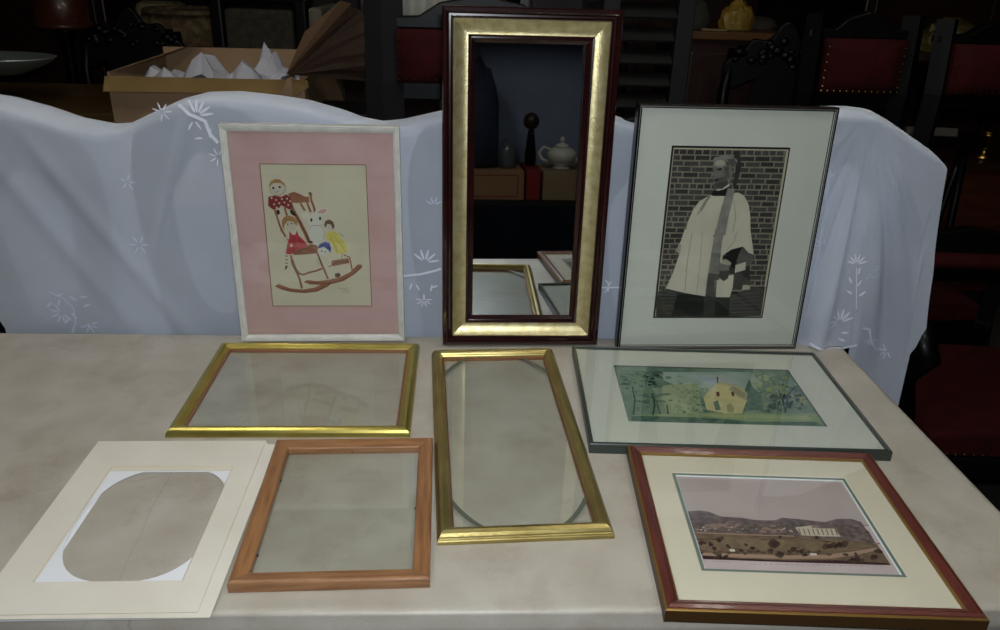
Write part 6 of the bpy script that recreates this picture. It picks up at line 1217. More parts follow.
M_wboard = mat('white_mat_board', (.90,.91,.93), .8, spec=.2)
M_dmetal = mat('dark_anodised_metal', (.16,.16,.16), .25, .85)
M_bmetal = mat('bronze_metal', (.36,.34,.31), .28, .9)
M_gmetal = mat('green_black_metal', (.27,.30,.28), .35, .5)
M_silver = mat('polished_silver_edge', (.80,.80,.78), .3, .7)
M_backing = mat('brown_backing', (.36,.27,.18), .9)
M_glass = glass_mat('picture_glass')
M_mirror = mat('mirror_silver', (.80,.82,.83), .015, 1.)
M_paint = mat('painted_green_band', (.36,.38,.33), .5, .3)
M_char = mat('charcoal_wood', (.085,.085,.10), .6)
M_black = mat('black_lacquered_wood', (.022,.02,.02), .42, noise=(.016,.014,.014), nscale=20, coat=.05, spec=.18)
M_redf = mat('red_damask_fabric', (.21,.025,.032), .85, spec=.15, noise=(.16,.02,.026), nscale=22, bump=.3, bscale=160)
M_brass = mat('brass', (.72,.58,.33), .25, 1.)
M_card = mat('brown_cardboard', (.60,.49,.38), .85, noise=(.55,.45,.345), nscale=7, spec=.2)
M_cardl = mat('cardboard_inside', (.66,.55,.36), .85, noise=(.60,.50,.33), nscale=7, spec=.2)
M_paper = mat('white_tissue_paper', (.66,.66,.69), .8)
M_dwood = mat('dark_brown_wood', (.20,.12,.075), .35, noise=(.13,.075,.05), nscale=7, stretch=(1,1,6), coat=.2)
M_rwood = mat('reddish_brown_wood', (.34,.16,.08), .4, noise=(.25,.115,.06), nscale=6, stretch=(1,1,5), coat=.3)
M_concrete = mat('dark_concrete', (.27,.25,.23), .7, noise=(.20,.185,.17), nscale=3, bump=.3, bscale=30)
M_wall = mat('dark_wall_paint', (.12,.10,.085), .9, noise=(.09,.075,.065), nscale=2)
M_ceil = mat('dark_ceiling_paint', (.20,.19,.18), .9, noise=(.16,.15,.14), nscale=2)

# ------------------------------------------------------------------ the hall
def struct(name, bm, m): return tag(obj(name, bm, m), kind='structure')
struct('floor', B(-5.5, 5.5, -4, 7.5, -.1, 0), M_concrete)
struct('ceiling', B(-5.5, 5.5, -4, 7.5, 3.3, 3.4), M_ceil)
struct('wall_back', B(-5.5, 5.5, 7.5, 7.6, 0, 3.3), M_wall)
struct('wall_front', B(-5.5, 5.5, -4.1, -4, 0, 3.3), M_wall)
struct('wall_left', B(-5.6, -5.5, -4, 7.5, 0, 3.3), M_wall)
struct('wall_right', B(5.5, 5.6, -4, 7.5, 0, 3.3), M_wall)

# ------------------------------------------------------------------ folding table
X0, X1, Y0, Y1 = -1.66, .783, .716, 1.4745
tb = empty('folding_table', (X0, Y0, 0)); tag(tb, 'long pale grey plastic folding table carrying the picture frames', 'table')
def top_bm():
    bm = bmesh.new(); n = 6; prof = []
    # edge profile (outward, z): flat top, small raised bead, rounded nose
    prof = [(-.02, 0), (-.012, .0006), (-.005, .0004), (-.0015, -.0012), (0, -.005), (-.001, -.018), (.001, -.022), (-.001, -.04), (-.006, -.045)]
    rings = []
    W, D = X1-X0, Y1-Y0; rc = .03
    for o_, z in prof:
        ring = []
        for cx, cy, a0 in ((rc, rc, 180), (W-rc, rc, 270), (W-rc, D-rc, 0), (rc, D-rc, 90)):
            for k in range(n+1):
                a = R(a0 + 90*k/n); r = max(rc+o_, .004); ring.append(bm.verts.new((cx+r*math.cos(a), cy+r*math.sin(a), TT+z)))
        rings.append(ring)
    N = len(rings[0])
    for a, b in zip(rings, rings[1:]):
        for k in range(N): f = bm.faces.new((a[k], b[k], b[(k+1)%N], a[(k+1)%N])); f.smooth = True
    bm.faces.new(rings[0]); bm.faces.new(rings[-1][::-1])
    return bm
obj('tabletop', top_bm(), M_table, tb)
for lx in (.25, 2.19):
    for ly in (.09, .668):
        obj('leg', tube(bmesh.new(), [(lx, ly, 0), (lx, ly, .70)], .013, 10), M_steel, tb)
    obj('crossbar', tube(bmesh.new(), [(lx, .09, .35), (lx, .668, .35)], .01, 8), M_steel, tb)
    obj('brace', tube(bmesh.new(), [(lx, .38, .35), (lx+(.45 if lx < 1 else -.45), .38, .69)], .008, 8), M_steel, tb)

# ------------------------------------------------------------------ frames lying on the table
def lying(name, x, y, yw, label, cat, lift=.0004, tx=0):
    e = empty(name, (x, y, TT+lift), (R(tx), 0, R(yw))); tag(e, label, cat); return e

def rails(parent, w, h, prof, mx, my, name='rail', mi=None, bevel=0, gap=.0):
    """four separately mitred rails"""
    n = len(prof); cs = ((0,0,1,1),(w,0,-1,1),(w,h,-1,-1),(0,h,1,-1)); out = []
    for i in range(4):
        bm = bmesh.new(); rg = []
        for c in (cs[i], cs[(i+1)%4]):
            rg.append([bm.verts.new((c[0]+c[2]*u, c[1]+c[3]*u, v)) for u, v in prof])
        a, b = rg
        for k in range(n):
            f = bm.faces.new((a[k], b[k], b[(k+1)%n], a[(k+1)%n]))
            if mi: f.material_index = mi[k]
        bm.faces.new(a); bm.faces.new(b[::-1])
        out.append(obj(name, bm, mx if i in (0, 2) else my, parent, bevel=bevel))
    return out

# rounded gold moulding
def arc_prof(w, t, n=9, base=.25, lip=None):
    P = [(0, 0), (0, t*base)]
    for k in range(n+1):
        a = math.pi*(1-k/n); P.append((w*.5 + w*.5*math.cos(a)*.96, t*base + t*(1-base)*math.sin(a)))
    P += [(w, t*base), (w, 0)]
    return P
g = lying('picture_frame', -.4743, 1.0918, .43, 'empty bright gold landscape frame lying below the pink picture', 'picture frame')
w, h = .3892, .3253
prof = [(0,0),(0,.004),(.0012,.0075),(.004,.0112),(.008,.0136),(.012,.0140),(.0155,.0125),(.018,.0095),(.0195,.0088),(.021,.0070),(.0215,.003),(.0215,0)]
rails(g, w, h, prof, M_gold, M_gold, bevel=.0004)
obj('pink_inner_lip', moulding(w, h, [(.0216,0),(.0216,.0058),(.0245,.005),(.0245,0)]), mat('dusky_rose_lip', (.58,.40,.30), .45, .4), g)['label'] = 'rose tinted inner lip'
obj('glass_pane', B(.0246, w-.0246, .0246, h-.0246, .0004, .0022), M_glass, g)

g = lying('picture_frame', -.2827, .7501, 1.63, 'empty brown oak frame with glass, right beside the stack of mat boards', 'picture frame')
w, h = .2446, .3161
prof = [(0,0),(0,.0125),(.0012,.0145),(.004,.0160),(.007,.0155),(.016,.0130),(.0205,.0122),(.0222,.0105),(.0222,0)]
rails(g, w, h, prof, M_oakx, M_oaky, bevel=.0004)
obj('glass_pane', B(.0223, w-.0223, .0223, h-.0223, .002, .004), M_glass, g)
for px_, py_ in ((.0235,.06),(.0235,.22),(.12,.293),(.2215,.15)): obj('glazing_point', B(px_-.001, px_+.001, py_-.002, py_+.002, .0041, .0058), M_steel, g)

g = lying('picture_frame', -.0325, .8341, 3.09, 'empty antique gold portrait frame with glass, lying in front of the tall mirror', 'picture frame')
w, h = .2395, .5504
prof = [(0,0),(0,.0055),(.0012,.0065),(.0012,.0085),(.0026,.0092),(.0030,.0112),(.0055,.0150),(.0100,.0180),(.0145,.0176),(.0175,.0150),(.0190,.0118),(.0200,.0115),(.0212,.0090),(.0218,.005),(.0218,0)]
rails(g, w, h, prof, M_goldb, M_goldb, bevel=.0003)
obj('inner_lip', moulding(w, h, [(.0219,0),(.0219,.0060),(.0236,.005),(.0236,0)]), mat('copper_lip', (.55,.34,.22), .4, .6), g)
gx = .0237
obj('glass_pane', B(gx, w-gx, gx, h-gx, .0030, .0050), M_glass, g)
def corner_arcs(qx, qy):
    # oval band painted on the glass, cut off by the rectangle: only its four corners show
    bm = bmesh.new(); cx, cy = w/2, h/2; a1, b1 = .1385, .2780; a0, b0 = .1310, .2705; N = 480; z = .00512
    ins = lambda u, v: gx < u < w-gx and gx < v < h-gx
    def P(t, a, b):
        c, s = math.cos(t), math.sin(t); e = 1
        return (cx + a*abs(c)**e*(1 if c > 0 else -1), cy + b*abs(s)**e*(1 if s > 0 else -1))
    for k in range(N):
        t0, t1 = 2*math.pi*k/N, 2*math.pi*(k+1)/N
        q = [P(t0,a0,b0), P(t1,a0,b0), P(t1,a1,b1), P(t0,a1,b1)]
        q = [(min(max(x_, gx), w-gx), min(max(y_, gx), h-gx)) for x_, y_ in q]
        if (q[0][0]+q[2][0])/2 < cx and qx > 0 or (q[0][0]+q[2][0])/2 > cx and qx < 0 or (q[0][1]+q[2][1])/2 < cy and qy > 0 or (q[0][1]+q[2][1])/2 > cy and qy < 0: continue
        ar = sum(q[i][0]*q[(i+1)%4][1]-q[(i+1)%4][0]*q[i][1] for i in range(4))
        if abs(ar) > 4e-7: bm.faces.new([bm.verts.new((x_, y_, z)) for x_, y_ in q])
    return bm
for qx in (-1, 1):
    for qy in (-1, 1): obj('painted_corner_band', corner_arcs(qx, qy), M_paint, g)['label'] = 'dull green curved band across a corner of the glass'

# green landscape picture -----------------------------------------------------
g = lying('picture_frame', .2008, 1.0505, -2.42, 'thin dark metal frame with green watercolour of a chapel, lying flat at right', 'framed picture')
w, h, t = .4803, .3497, .018
prof = [(0,0),(0,.0165),(.001,.018),(.0032,.018),(.0036,.0165),(.0042,.0165),(.0046,.018),(.0060,.018),(.0060,.013),(.0060,0)]
rails(g, w, h, prof, [M_gmetal, M_silver], [M_gmetal, M_silver], mi=[0,0,0,1,0,0,0,0,0,0])
obj('backing', B(.0061, w-.0061, .0061, h-.0061, .001, .004), M_backing, g)
obj('mat', window_board(w-.0124, h-.0124, (.0668,.4005,.072,.2735), .0128, ox=.0062, oy=.0062), [M_olive, mat('mat_bevel_dark', (.25,.28,.26), .8)], g)
GT = dict(sky=tone('sky_green',(.62,.68,.64),(.50,.58,.54),14), skyc=tone('sky_blue',(.60,.66,.70),(.66,.68,.64),20), pale=tone('pale_green',(.60,.64,.50),(.50,.56,.44),30),
  lawn=tone('lawn',(.55,.60,.44),(.42,.52,.40),20), lawn2=tone('lawn_b',(.62,.64,.46),(.52,.58,.42),20), deep=tone('deep_green',(.20,.33,.30),(.33,.43,.36),90), mid=tone('mid_green',(.36,.47,.40),(.48,.55,.44),90),
  lite=tone('lite_green',(.52,.58,.42),(.46,.54,.42),50), dark=tone('dark_green',(.12,.20,.18)), gold=tone('gold_green',(.60,.58,.36),(.50,.52,.34),40), wall=tone('chapel_wall',(.78,.74,.56),(.72,.68,.50),40),
  shade=tone('chapel_shade',(.58,.57,.46)), roofd=tone('chapel_roof',(.74,.70,.52),(.68,.64,.46),40), brown=tone('window_brown',(.36,.20,.14)))
picture('watercolour', CHAPEL, GT, .330, .1985, .0747, .0799, .0112, g, tone('wash',(.47,.55,.48),(.33,.43,.38),45))
obj('glass_pane', B(.0061, w-.0061, .0061, h-.0061, .0150, .0165), M_glass, g)

# red framed valley print -----------------------------------------------------
g = lying('picture_frame', .2408, .7001, -3.03, 'red-brown wooden frame with pink-toned print of a valley, nearest the front right corner', 'framed picture', tx=.31)
w, h = .3817, .3457
prof = [(0,0),(0,.0165),(.0016,.0180),(.0030,.0180),(.0036,.0192),(.0080,.0205),(.0130,.0185),(.0165,.0160),(.0178,.0165),(.0192,.0160),(.0202,.0130),(.0202,0)]
mi = [1,1,1,0,0,0,0,0,1,1,1,0]
M_bside = mat('dark_gilt_side', (.30,.21,.11), .45, .3)
rails(g, w, h, prof, [M_redwx, M_golds, M_bside], [M_redwy, M_golds, M_bside], mi=[2]+mi[1:])
obj('backing', B(.0203, w-.0203, .0203, h-.0203, .001, .004), M_backing, g)
mw, mh = w-.0408, h-.0408
obj('mat', window_board(mw, mh, (.038,.3005,.053,.2640), .0128, ox=.0204, oy=.0204), [M_ivory, M_ivory], g)
obj('mat_liner', window_board(mw, mh, (.0438,.2947,.0588,.2582), .0112, ox=.0204, oy=.0204), [M_sage, M_wboard], g)
VT = dict(border=tone('pink_paper',(.80,.73,.73),(.77,.69,.70),20), sky=tone('mauve_sky',(.74,.68,.67),(.71,.645,.64),12), hill1=tone('hill_mauve',(.38,.335,.35),(.50,.44,.45),90), hill2=tone('hill_grey',(.34,.30,.295),(.50,.43,.42),150),
  haze=tone('haze',(.58,.48,.45)), field=tone('field',(.50,.41,.34),(.40,.33,.27),70), field2=tone('field_b',(.45,.39,.31),(.54,.45,.37),80), field3=tone('field_c',(.52,.44,.35),(.45,.38,.30),80), road=tone('road',(.66,.54,.47)),
  dark=tone('print_dark',(.20,.13,.13),(.30,.20,.18),80), bldg=tone('print_building',(.78,.73,.66)), bwin=tone('print_building_shadow',(.50,.45,.42)), tree=tone('print_tree',(.27,.22,.19),(.36,.30,.24),120), bwhite=tone('print_white',(.86,.82,.80)), caption=tone('caption_grey',(.55,.47,.48)))
picture('print', VALLEY, VT, .2555, .2040, .0621, .0770, .0094, g, VT['border'])
obj('glass_pane', B(.0203, w-.0203, .0203, h-.0203, .0135, .0150), M_glass, g)

# ------------------------------------------------------------------ stack of mat boards (front left)
def mats_at(dx, dy, z, ang, w, h, win, label, m=None):
    e = empty('mat_board', (-.5619+dx, .7075+dy, TT+z), (0, 0, R(.48+ang))); tag(e, label, 'mat board')
    return e
BT = .0014
def board(name, dx, dy, k, ang, w, h, win, mm, label):
    bm = window_board(w, h, win, BT, t=BT)
    o = obj(name, bm, mm); o.location = (-.5619+dx, .7075+dy, TT+.0006+k*(BT+.0003)); o.rotation_euler = (0, 0, R(.48+ang))
    return tag(o, label, 'mat board')
def oval_board(dx, dy, k, ang, w, h, label):
    bm = bmesh.new(); N = 64; cx, cy = .1375, .1745; a, b = .0935, .1195
    out_t, in_t, out_b, in_b = [], [], [], []
    for i in range(N):
        t_ = 2*math.pi*i/N + math.pi/N; c, s = math.cos(t_), math.sin(t_); e = 2/2.55
        x_, y_ = cx + a*abs(c)**e*(1 if c > 0 else -1), cy + b*abs(s)**e*(1 if s > 0 else -1)
        q = max(abs(c)/1, abs(s)/1); ux, uy = c/q, s/q
        X = cx + ux*((w-cx) if ux > 0 else cx); Y = cy + uy*((h-cy) if uy > 0 else cy)
        out_t.append(bm.verts.new((X, Y, BT))); in_t.append(bm.verts.new((x_, y_, BT))); out_b.append(bm.verts.new((X, Y, 0))); in_b.append(bm.verts.new((x_, y_, 0)))
    for i in range(N):
        j = (i+1) % N
        bm.faces.new((out_t[i], out_t[j], in_t[j], in_t[i])); bm.faces.new((in_t[i], in_t[j], in_b[j], in_b[i])).material_index = 1
        bm.faces.new((in_b[i], in_b[j], out_b[j], out_b[i])); bm.faces.new((out_b[i], out_b[j], out_t[j], out_t[i])).material_index = 1
    o = obj('mat_board', bm, [M_wboard, M_wboard]); o.location = (-.5619+dx, .7075+dy, TT+.0006+k*(BT+.0003)); o.rotation_euler = (0, 0, R(.48+ang))
    return tag(o, label, 'mat board')
board('mat_board', .004, -.001, 0, .1, .2640, .3620, (.045,.222,.055,.292), [M_wboard, M_wboard], 'white mat board at the bottom of the stack, its edge showing in front')
oval_board(.001, .002, 1, 0, .2640, .3640, 'white mat board with a large oval cut out, showing inside the cream windows')
board('mat_board', .006, -.002, 2, -.3, .2650, .3600, (.030,.234,.040,.2925), [M_cream, M_creamc], 'cream mat board second from top, its tan edge sticking out on the right')
board('mat_board', -.003, .003, 3, .15, .2580, .3605, (.046,.2250,.0520,.2930), [M_cream, M_creamc], 'topmost cream mat board with a rectangular window, at the front left corner')

# ------------------------------------------------------------------ leaning pictures and mirror
def leaning(name, x, y, yw, le, ro, label, cat):
    m = Matrix.Rotation(R(yw), 4, 'Z') @ Matrix.Rotation(R(-le), 4, 'X') @ Matrix.Rotation(R(ro), 4, 'Y') @ Matrix.Rotation(R(90), 4, 'X')
    e = empty(name); e.matrix_world = Matrix.Translation((x, y, TT+.003)) @ m
    return tag(e, label, cat)
# tall mirror: front faces at local z = 0, everything behind is negative
g = leaning('wall_mirror', -.0418, 1.4247, 1.07, 1.6, 0, 'tall mirror in a wide gold and mahogany frame, standing upright in the middle', 'mirror')
w, h, T = .3131, .6353, .038
outer = [(0,-T),(0,-.004),(.002,-.001),(.007,0),(.0095,-.002),(.0105,-.0045),(.0118,-.0025),(.0150,-.0025),(.0162,-.005),(.0175,-.0035),(.0192,-.006),(.0196,-.012),(.0196,-T)]
rails(g, w, h, outer, M_maho, M_maho, 'mahogany_rail')
band = [(.0197,-T),(.0197,-.0062),(.0205,-.0058)] + [(.0205+.0247*k/12, -.0058-.0105*math.sin(math.pi/2*k/12)**.85) for k in range(1, 13)] + [(.0452,-T)]
rails(g, w, h, band, M_goldm, M_goldm, 'gold_band')
lin_ = [(.0453,-T),(.0453,-.0120),(.0468,-.0108),(.0490,-.0112),(.0505,-.0145),(.0525,-.0135),(.0560,-.0165),(.0590,-.0190),(.0590,-T)]
rails(g, w, h, lin_, M_maho, M_maho, 'inner_mahogany_rail')
obj('mirror_glass', B(.0591, w-.0591, .0591, h-.0591, -.0225, -.0200, M=Matrix.Translation((0,.0591,-.0225)) @ Matrix.Rotation(R(-1.65), 4, 'X') @ Matrix.Translation((0,-.0591,.0225))), M_mirror, g)
obj('backing', B(.0591, w-.0591, .0591, h-.0591, -T-.002, -.0379), M_backing, g)

# clergyman photograph
g = leaning('picture_frame', .3076, 1.415, 1.92, 2.23, .26, 'dark metal frame with old photograph of a man in white surplice, standing at right', 'framed picture')
w, h, T = .3725, .4812, .022
prof = [(0,-T),(0,-.0015),(.001,0),(.0034,0),(.0040,-.002),(.0046,-.002),(.0052,0),(.0066,0),(.0070,-.003),(.0070,-T)]
mi = [0,0,0,1,1,0,0,1,0,0]
rails(g, w, h, prof, [M_bmetal, M_silver], [M_dmetal, M_silver], mi=mi)
obj('backing', B(.0071, w-.0071, .0071, h-.0071, -.018, -.015), M_backing, g)
obj('mat', window_board(w-.0144, h-.0144, (.0624,.2872,.0580,.4000), -.0065, ox=.0072, oy=.0072), [M_olive, mat('black_bevel', (.14,.13,.12), .8)], g)
CT = {}
for i, v in enumerate((.12,.22,.29,.36,.45,.54)): CT['g%d' % i] = tone('grey%d' % i, (v*1.03, v, v*.95), (v*.86, v*.83, v*.79), 60)
CT['w1'] = tone('warm_grey', (.66,.63,.56), (.60,.57,.51), 30); CT['w2'] = tone('warm_white', (.79,.76,.69), (.74,.71,.64), 18)
CT['mortar'] = tone('mortar', (.53,.50,.44), (.46,.43,.38), 40); CT['line'] = tone('border_line', (.72,.69,.60)); CT['edge'] = tone('edge_black', (.15,.13,.11))
def brickwork(poly):
    rnd = random.Random(5); poly([(0,0),(1,0),(1,1),(0,1)], .5, 'edge')
    poly([(.028,.014),(.982,.014),(.982,.982),(.028,.982)], .8, 'line'); poly([(.032,.020),(.966,.020),(.966,.976),(.032,.976)], 1, 'mortar')
    rows = 31; H = .956/rows
    for r_ in range(rows):
        y_ = .976 - (r_+1)*H; header = (r_ in (0, 6, 12, 18, 24)); bw = .062 if header else .124
        x_ = .036 - (bw/2 if r_ % 2 else bw*.15) - rnd.uniform(0, .012)
        while x_ < .962:
            w_ = bw*rnd.uniform(.92, 1.06)
            a_, b_ = max(x_, .036), min(x_+w_-.010, .962)
            if b_-a_ > .012:
                j = rnd.uniform(-.05, .05)*H
                poly([(a_, y_+H*.13+j),(b_, y_+H*.12+j),(b_-.001, y_+H*.87+j),(a_+.001, y_+H*.88+j)], 1.5, rnd.choice(['g1','g2','g2','g1','g2','g1'] if y_ > .2 else ['g0','g1','g1']))
            x_ += w_
picture('photograph', CLERGY, CT, .2290, .3460, .0676, .0632, -.0082, g, CT['edge'], brickwork)
obj('glass_pane', B(.0071, w-.0071, .0071, h-.0071, -.0045, -.0030), M_glass, g)

# pink nursery drawing
g = leaning('picture_frame', -.4418, 1.4346, 1.24, 1.91, -.19, 'narrow white frame with pink mat and drawing of dolls in a rocking chair', 'framed picture')
w, h, T = .3233, .4263, .020
prof = [(0,-T),(0,-.002),(.0012,0),(.0030,-.0002),(.0036,-.0018),(.0046,-.0018),(.0052,-.0006),(.0098,-.0030),(.0118,-.0052),(.0128,-.0058),(.0128,-T)]
rails(g, w, h, prof, M_white, M_white, bevel=.0003)
obj('backing', B(.0129, w-.0129, .0129, h-.0129, -.018, -.015), M_backing, g)
obj('mat', window_board(w-.026, h-.026, (.0517,.2470,.0590,.3420), -.0085, ox=.013, oy=.013), [M_pink, mat('tan_bevel', (.56,.42,.33), .8)], g)
DT = dict(brown=tone('brown',(.60,.41,.32),(.52,.34,.26),60), brown_dark=tone('brown_dark',(.34,.22,.17)), skin_line=tone('pencil',(.58,.53,.47)), paper=tone('doll_paper',(.76,.72,.66)), dark=tone('black_ink',(.20,.17,.16)),
  dark_red=tone('dark_red',(.50,.19,.20)), red=tone('red',(.72,.28,.30),(.64,.22,.25),60), hair=tone('hair',(.66,.51,.34),(.60,.44,.28),90), white=tone('rabbit_white',(.80,.79,.75)), pinkish=tone('rabbit_ear',(.78,.60,.58)),
  grey_line=tone('grey_pencil',(.52,.50,.46)), hair_dark=tone('hair_dark',(.42,.34,.29)), yellow=tone('yellow',(.83,.79,.42),(.77,.72,.38),60), olive=tone('yellow_shadow',(.58,.53,.22)), blue=tone('blue',(.20,.24,.52),(.28,.32,.60),90))
picture('drawing', DOLLS, DT, .1968, .2845, .0640, .0714, -.0100, g, tone('drawing_paper',(.80,.765,.685),(.77,.735,.655),12))
obj('glass_pane', B(.0129, w-.0129, .0129, h-.0129, -.0075, -.0060), M_glass, g)
# ------------------------------------------------------------------ sheer curtain
def sheer():
    m = bpy.data.materials.new('sheer_voile'); m.use_nodes = True; nt = m.node_tree; nt.nodes.clear()
    N = nt.nodes.new; L = nt.links.new
    out = N('ShaderNodeOutputMaterial'); mix = N('ShaderNodeMixShader'); tr = N('ShaderNodeBsdfTransparent'); m2 = N('ShaderNodeMixShader')
    df = N('ShaderNodeBsdfDiffuse'); tl = N('ShaderNodeBsdfTranslucent'); lw = N('ShaderNodeLayerWeight'); lw.inputs['Blend'].default_value = .5
    mr = N('ShaderNodeMapRange'); mr.inputs['To Min'].default_value = .47; mr.inputs['To Max'].default_value = .92
    tc = N('ShaderNodeTexCoord'); n = N('ShaderNodeTexNoise'); n.inputs['Scale'].default_value = 5; n.inputs['Detail'].default_value = 5
    k = N('ShaderNodeMapRange'); k.inputs['From Min'].default_value = .3; k.inputs['From Max'].default_value = .7; k.inputs['To Min'].default_value = -.04; k.inputs['To Max'].default_value = .04
    ad = N('ShaderNodeMath'); ad.operation = 'ADD'; ad.use_clamp = True
    col = (*lin((.90,.935,1.0)), 1)
    df.inputs['Color'].default_value = col; tl.inputs['Color'].default_value = col; m2.inputs[0].default_value = .10
    L(lw.outputs['Facing'], mr.inputs['Value']); L(tc.outputs['Object'], n.inputs['Vector']); L(n.outputs['Fac'], k.inputs['Value'])
    L(mr.outputs[0], ad.inputs[0]); L(k.outputs[0], ad.inputs[1]); L(ad.outputs[0], mix.inputs[0])
    L(df.outputs[0], m2.inputs[1]); L(tl.outputs[0], m2.inputs[2]); L(tr.outputs[0], mix.inputs[1]); L(m2.outputs[0], mix.inputs[2]); L(mix.outputs[0], out.inputs['Surface'])
    return m
M_voile = sheer()
M_thread = mat('white_embroidery', (.86,.87,.92), .7); M_thread2 = mat('dull_embroidery', (.78,.81,.88), .8)

TOP = [(-1.30,.40),(-1.08,.475),(-.94,.480),(-.86,.468),(-.80,.452),(-.74,.432),(-.678,.421),(-.64,.424),(-.58,.452),(-.53,.474),(-.49,.485),(-.43,.488),(-.36,.482),(-.30,.474),(-.24,.458),(-.20,.444),(-.16,.437),(-.12,.442),(-.05,.459),(.05,.478),(.16,.480),(.24,.470),(.292,.457),(.36,.440),(.42,.455),(.52,.470),(.62,.474),(.70,.484),(.75,.4855),(.785,.482),(.81,.470),(.86,.442),(.91,.414),(.936,.393)]
def interp(T, x):
    if x <= T[0][0]: return T[0][1]-.017
    for (a, za), (b, zb) in zip(T, T[1:]):
        if x <= b: return za + (zb-za)*(x-a)/(b-a) - .017
    return T[-1][1] - .017
def sm(a, b, x):
    t = min(max((x-a)/(b-a), 0), 1); return t*t*(3-2*t)
def front_y(x, z):
    """face of the cloth: hangs over the chair tops, folds fan out from where it is caught up"""
    y = 1.489
    zt = interp(TOP, x); d = zt - z
    y -= .004*math.sin(9*x+1.3)*sm(0, .2, d)
    # diagonal folds running down to the right at the left end
    u = x + z*.62
    y -= .010*math.exp(-((u+.56)/.016)**2)*sm(0, .1, d)*sm(-.35, -.75, x)
    y -= .007*math.exp(-((u+.66)/.022)**2)*sm(0, .1, d)*sm(-.40, -.8, x)
    u2_ = x - z*.35
    y -= .008*math.exp(-((u2_+.66)/.012)**2)*sm(0, .05, d)*sm(.12, .25, z)
    # fan of folds from the caught-up corner at the right
    if x > .50:
        ang = math.atan2(x-.775, max(.50-z, .01)); r_ = math.hypot(x-.775, .50-z)
        A = .020*sm(.03, .22, r_)
        A *= 1-.85*sm(.84, .92, x)
        y -= A*(math.exp(-((ang+.62)/.045)**2) + math.exp(-((ang+.40)/.035)**2) + .8*math.exp(-((ang+.26)/.03)**2) + .9*math.exp(-((ang+.12)/.035)**2) + .9*math.exp(-((ang-.13)/.05)**2) + 1.3*math.exp(-((ang-.30)/.045)**2) + 1.1*math.exp(-((ang-.44)/.04)**2))
        y -= .075*sm(.80, 1.0, x)*sm(.40, -.15, z)
        y -= .050*sm(.40, .0, z)*sm(.66, .72, x)*sm(.86, .79, x)
    return y
def curtain_bm():
    bm = bmesh.new(); NX, NF, NT_, NB = 300, 60, 6, 40
    cols = []
    for i in range(NX+1):
        s = i/NX; x = -1.26 + s*(.936+1.26); zt = interp(TOP, x)
        pts = []
        over = x > .80
        zb = -.30 + 0*s
        if .70 < x < .788: zb = .004
        if x < -.9: zb = max(-.30, (-.93-x)*2.6) if x < -.93 else -.30
        if x > .913: zb = -.02 + .06*sm(.913, .936, x)
        for j in range(NF+1):
            v = j/NF; z = zb + (zt-.012-zb)*v
            xx = x + (sm(.55, .936, x))*(.393-min(z, .393))*.055*(1 if x > .55 else 0)
            yf = front_y(x, z)
            if .69 < x < .80 and z < .3:
                pass
            elif z < .02: yf = max(yf, 1.482) if x < .70 else yf
            pts.append((xx, yf, z))
        yt = pts[-1][1]
        for j in range(1, NT_):
            a = math.pi*j/NT_; yc = (yt+1.60)/2; ry = (1.60-yt)/2
            pts.append((x, yc-ry*math.cos(a), zt-.012+.012*math.sin(a)))
        for j in range(NB+1):
            v = j/NB; z = zt-.012 - (zt-.012+.34)*v
            xx = x - sm(.75, .936, x)*(.393-min(z, .393))*.03
            pts.append((xx, 1.60+.010*math.sin(21*x+2*z)+.02*v, z))
        cols.append([bm.verts.new((p[0], p[1], TT+p[2])) for p in pts])
    for a, b in zip(cols, cols[1:]):
        for k in range(len(a)-1): bm.faces.new((a[k], b[k], b[k+1], a[k+1]))
    return bm
cur = obj('sheer_curtain', curtain_bm(), M_voile, smooth=True)
tag(cur, 'pale bluish white sheer curtain with embroidered sprigs draped over the chair backs behind the table', 'curtain')

# embroidery: each sprig a part lying on the cloth
def onc(x, z, lift=.0022):
    xx = x - sm(.55, .936, x)*(.393-min(z, .393))*.055
    return Vector((x, front_y(xx, z)-lift, TT+z))
def petal(bm, x, z, a, l, wd):
    n = 8; dx, dz = math.cos(a), math.sin(a); top = []
    for k in range(n):
        t = 2*math.pi*k/n; u = l*(.5+.5*math.cos(t)); v = wd*math.sin(t)*(.6+.4*math.cos(t)*-.2)
        top.append(bm.verts.new(onc(x+dx*u-dz*v, z+dz*u+dx*v, .0026)))
    bm.faces.new(top)
def vine(bm, pts, rad):
    P = []
    for (a, b) in zip(pts, pts[1:]):
        for k in range(4): t = k/4; P.append((a[0]+(b[0]-a[0])*t, a[1]+(b[1]-a[1])*t))
    P.append(pts[-1])
    L_, R_ = [], []
    for i, p in enumerate(P):
        q0, q1 = P[max(i-1,0)], P[min(i+1,len(P)-1)]; dx, dz = q1[0]-q0[0], q1[1]-q0[1]; l = math.hypot(dx, dz) or 1
        L_.append(bm.verts.new(onc(p[0]-dz/l*rad, p[1]+dx/l*rad))); R_.append(bm.verts.new(onc(p[0]+dz/l*rad, p[1]-dx/l*rad)))
    for i in range(len(P)-1): bm.faces.new((L_[i], R_[i], R_[i+1], L_[i+1]))
def sprig(flowers, leaves=(), vines=(), name='embroidered_sprig', k=1.0, m=None):
    bm = bmesh.new()
    for x, z, r_, n, a0, a1 in flowers:
        for i in range(n):
            a = R(a0 + (a1-a0)*i/max(n-1, 1)); petal(bm, x+math.cos(a)*r_*.22, z+math.sin(a)*r_*.22, a, r_*.95, r_*.15*k)
    for x, z, a, l in leaves: petal(bm, x, z, R(a), l, l*.22)
    for v in vines: vine(bm, v[0], v[1])
    bmesh.ops.recalc_face_normals(bm, faces=bm.faces[:])
    return obj(name, bm, m or M_thread, cur, recalc=False)
sprig([(-0.5523, 0.4417, 0.0155, 6, -100, 160)], [], [])
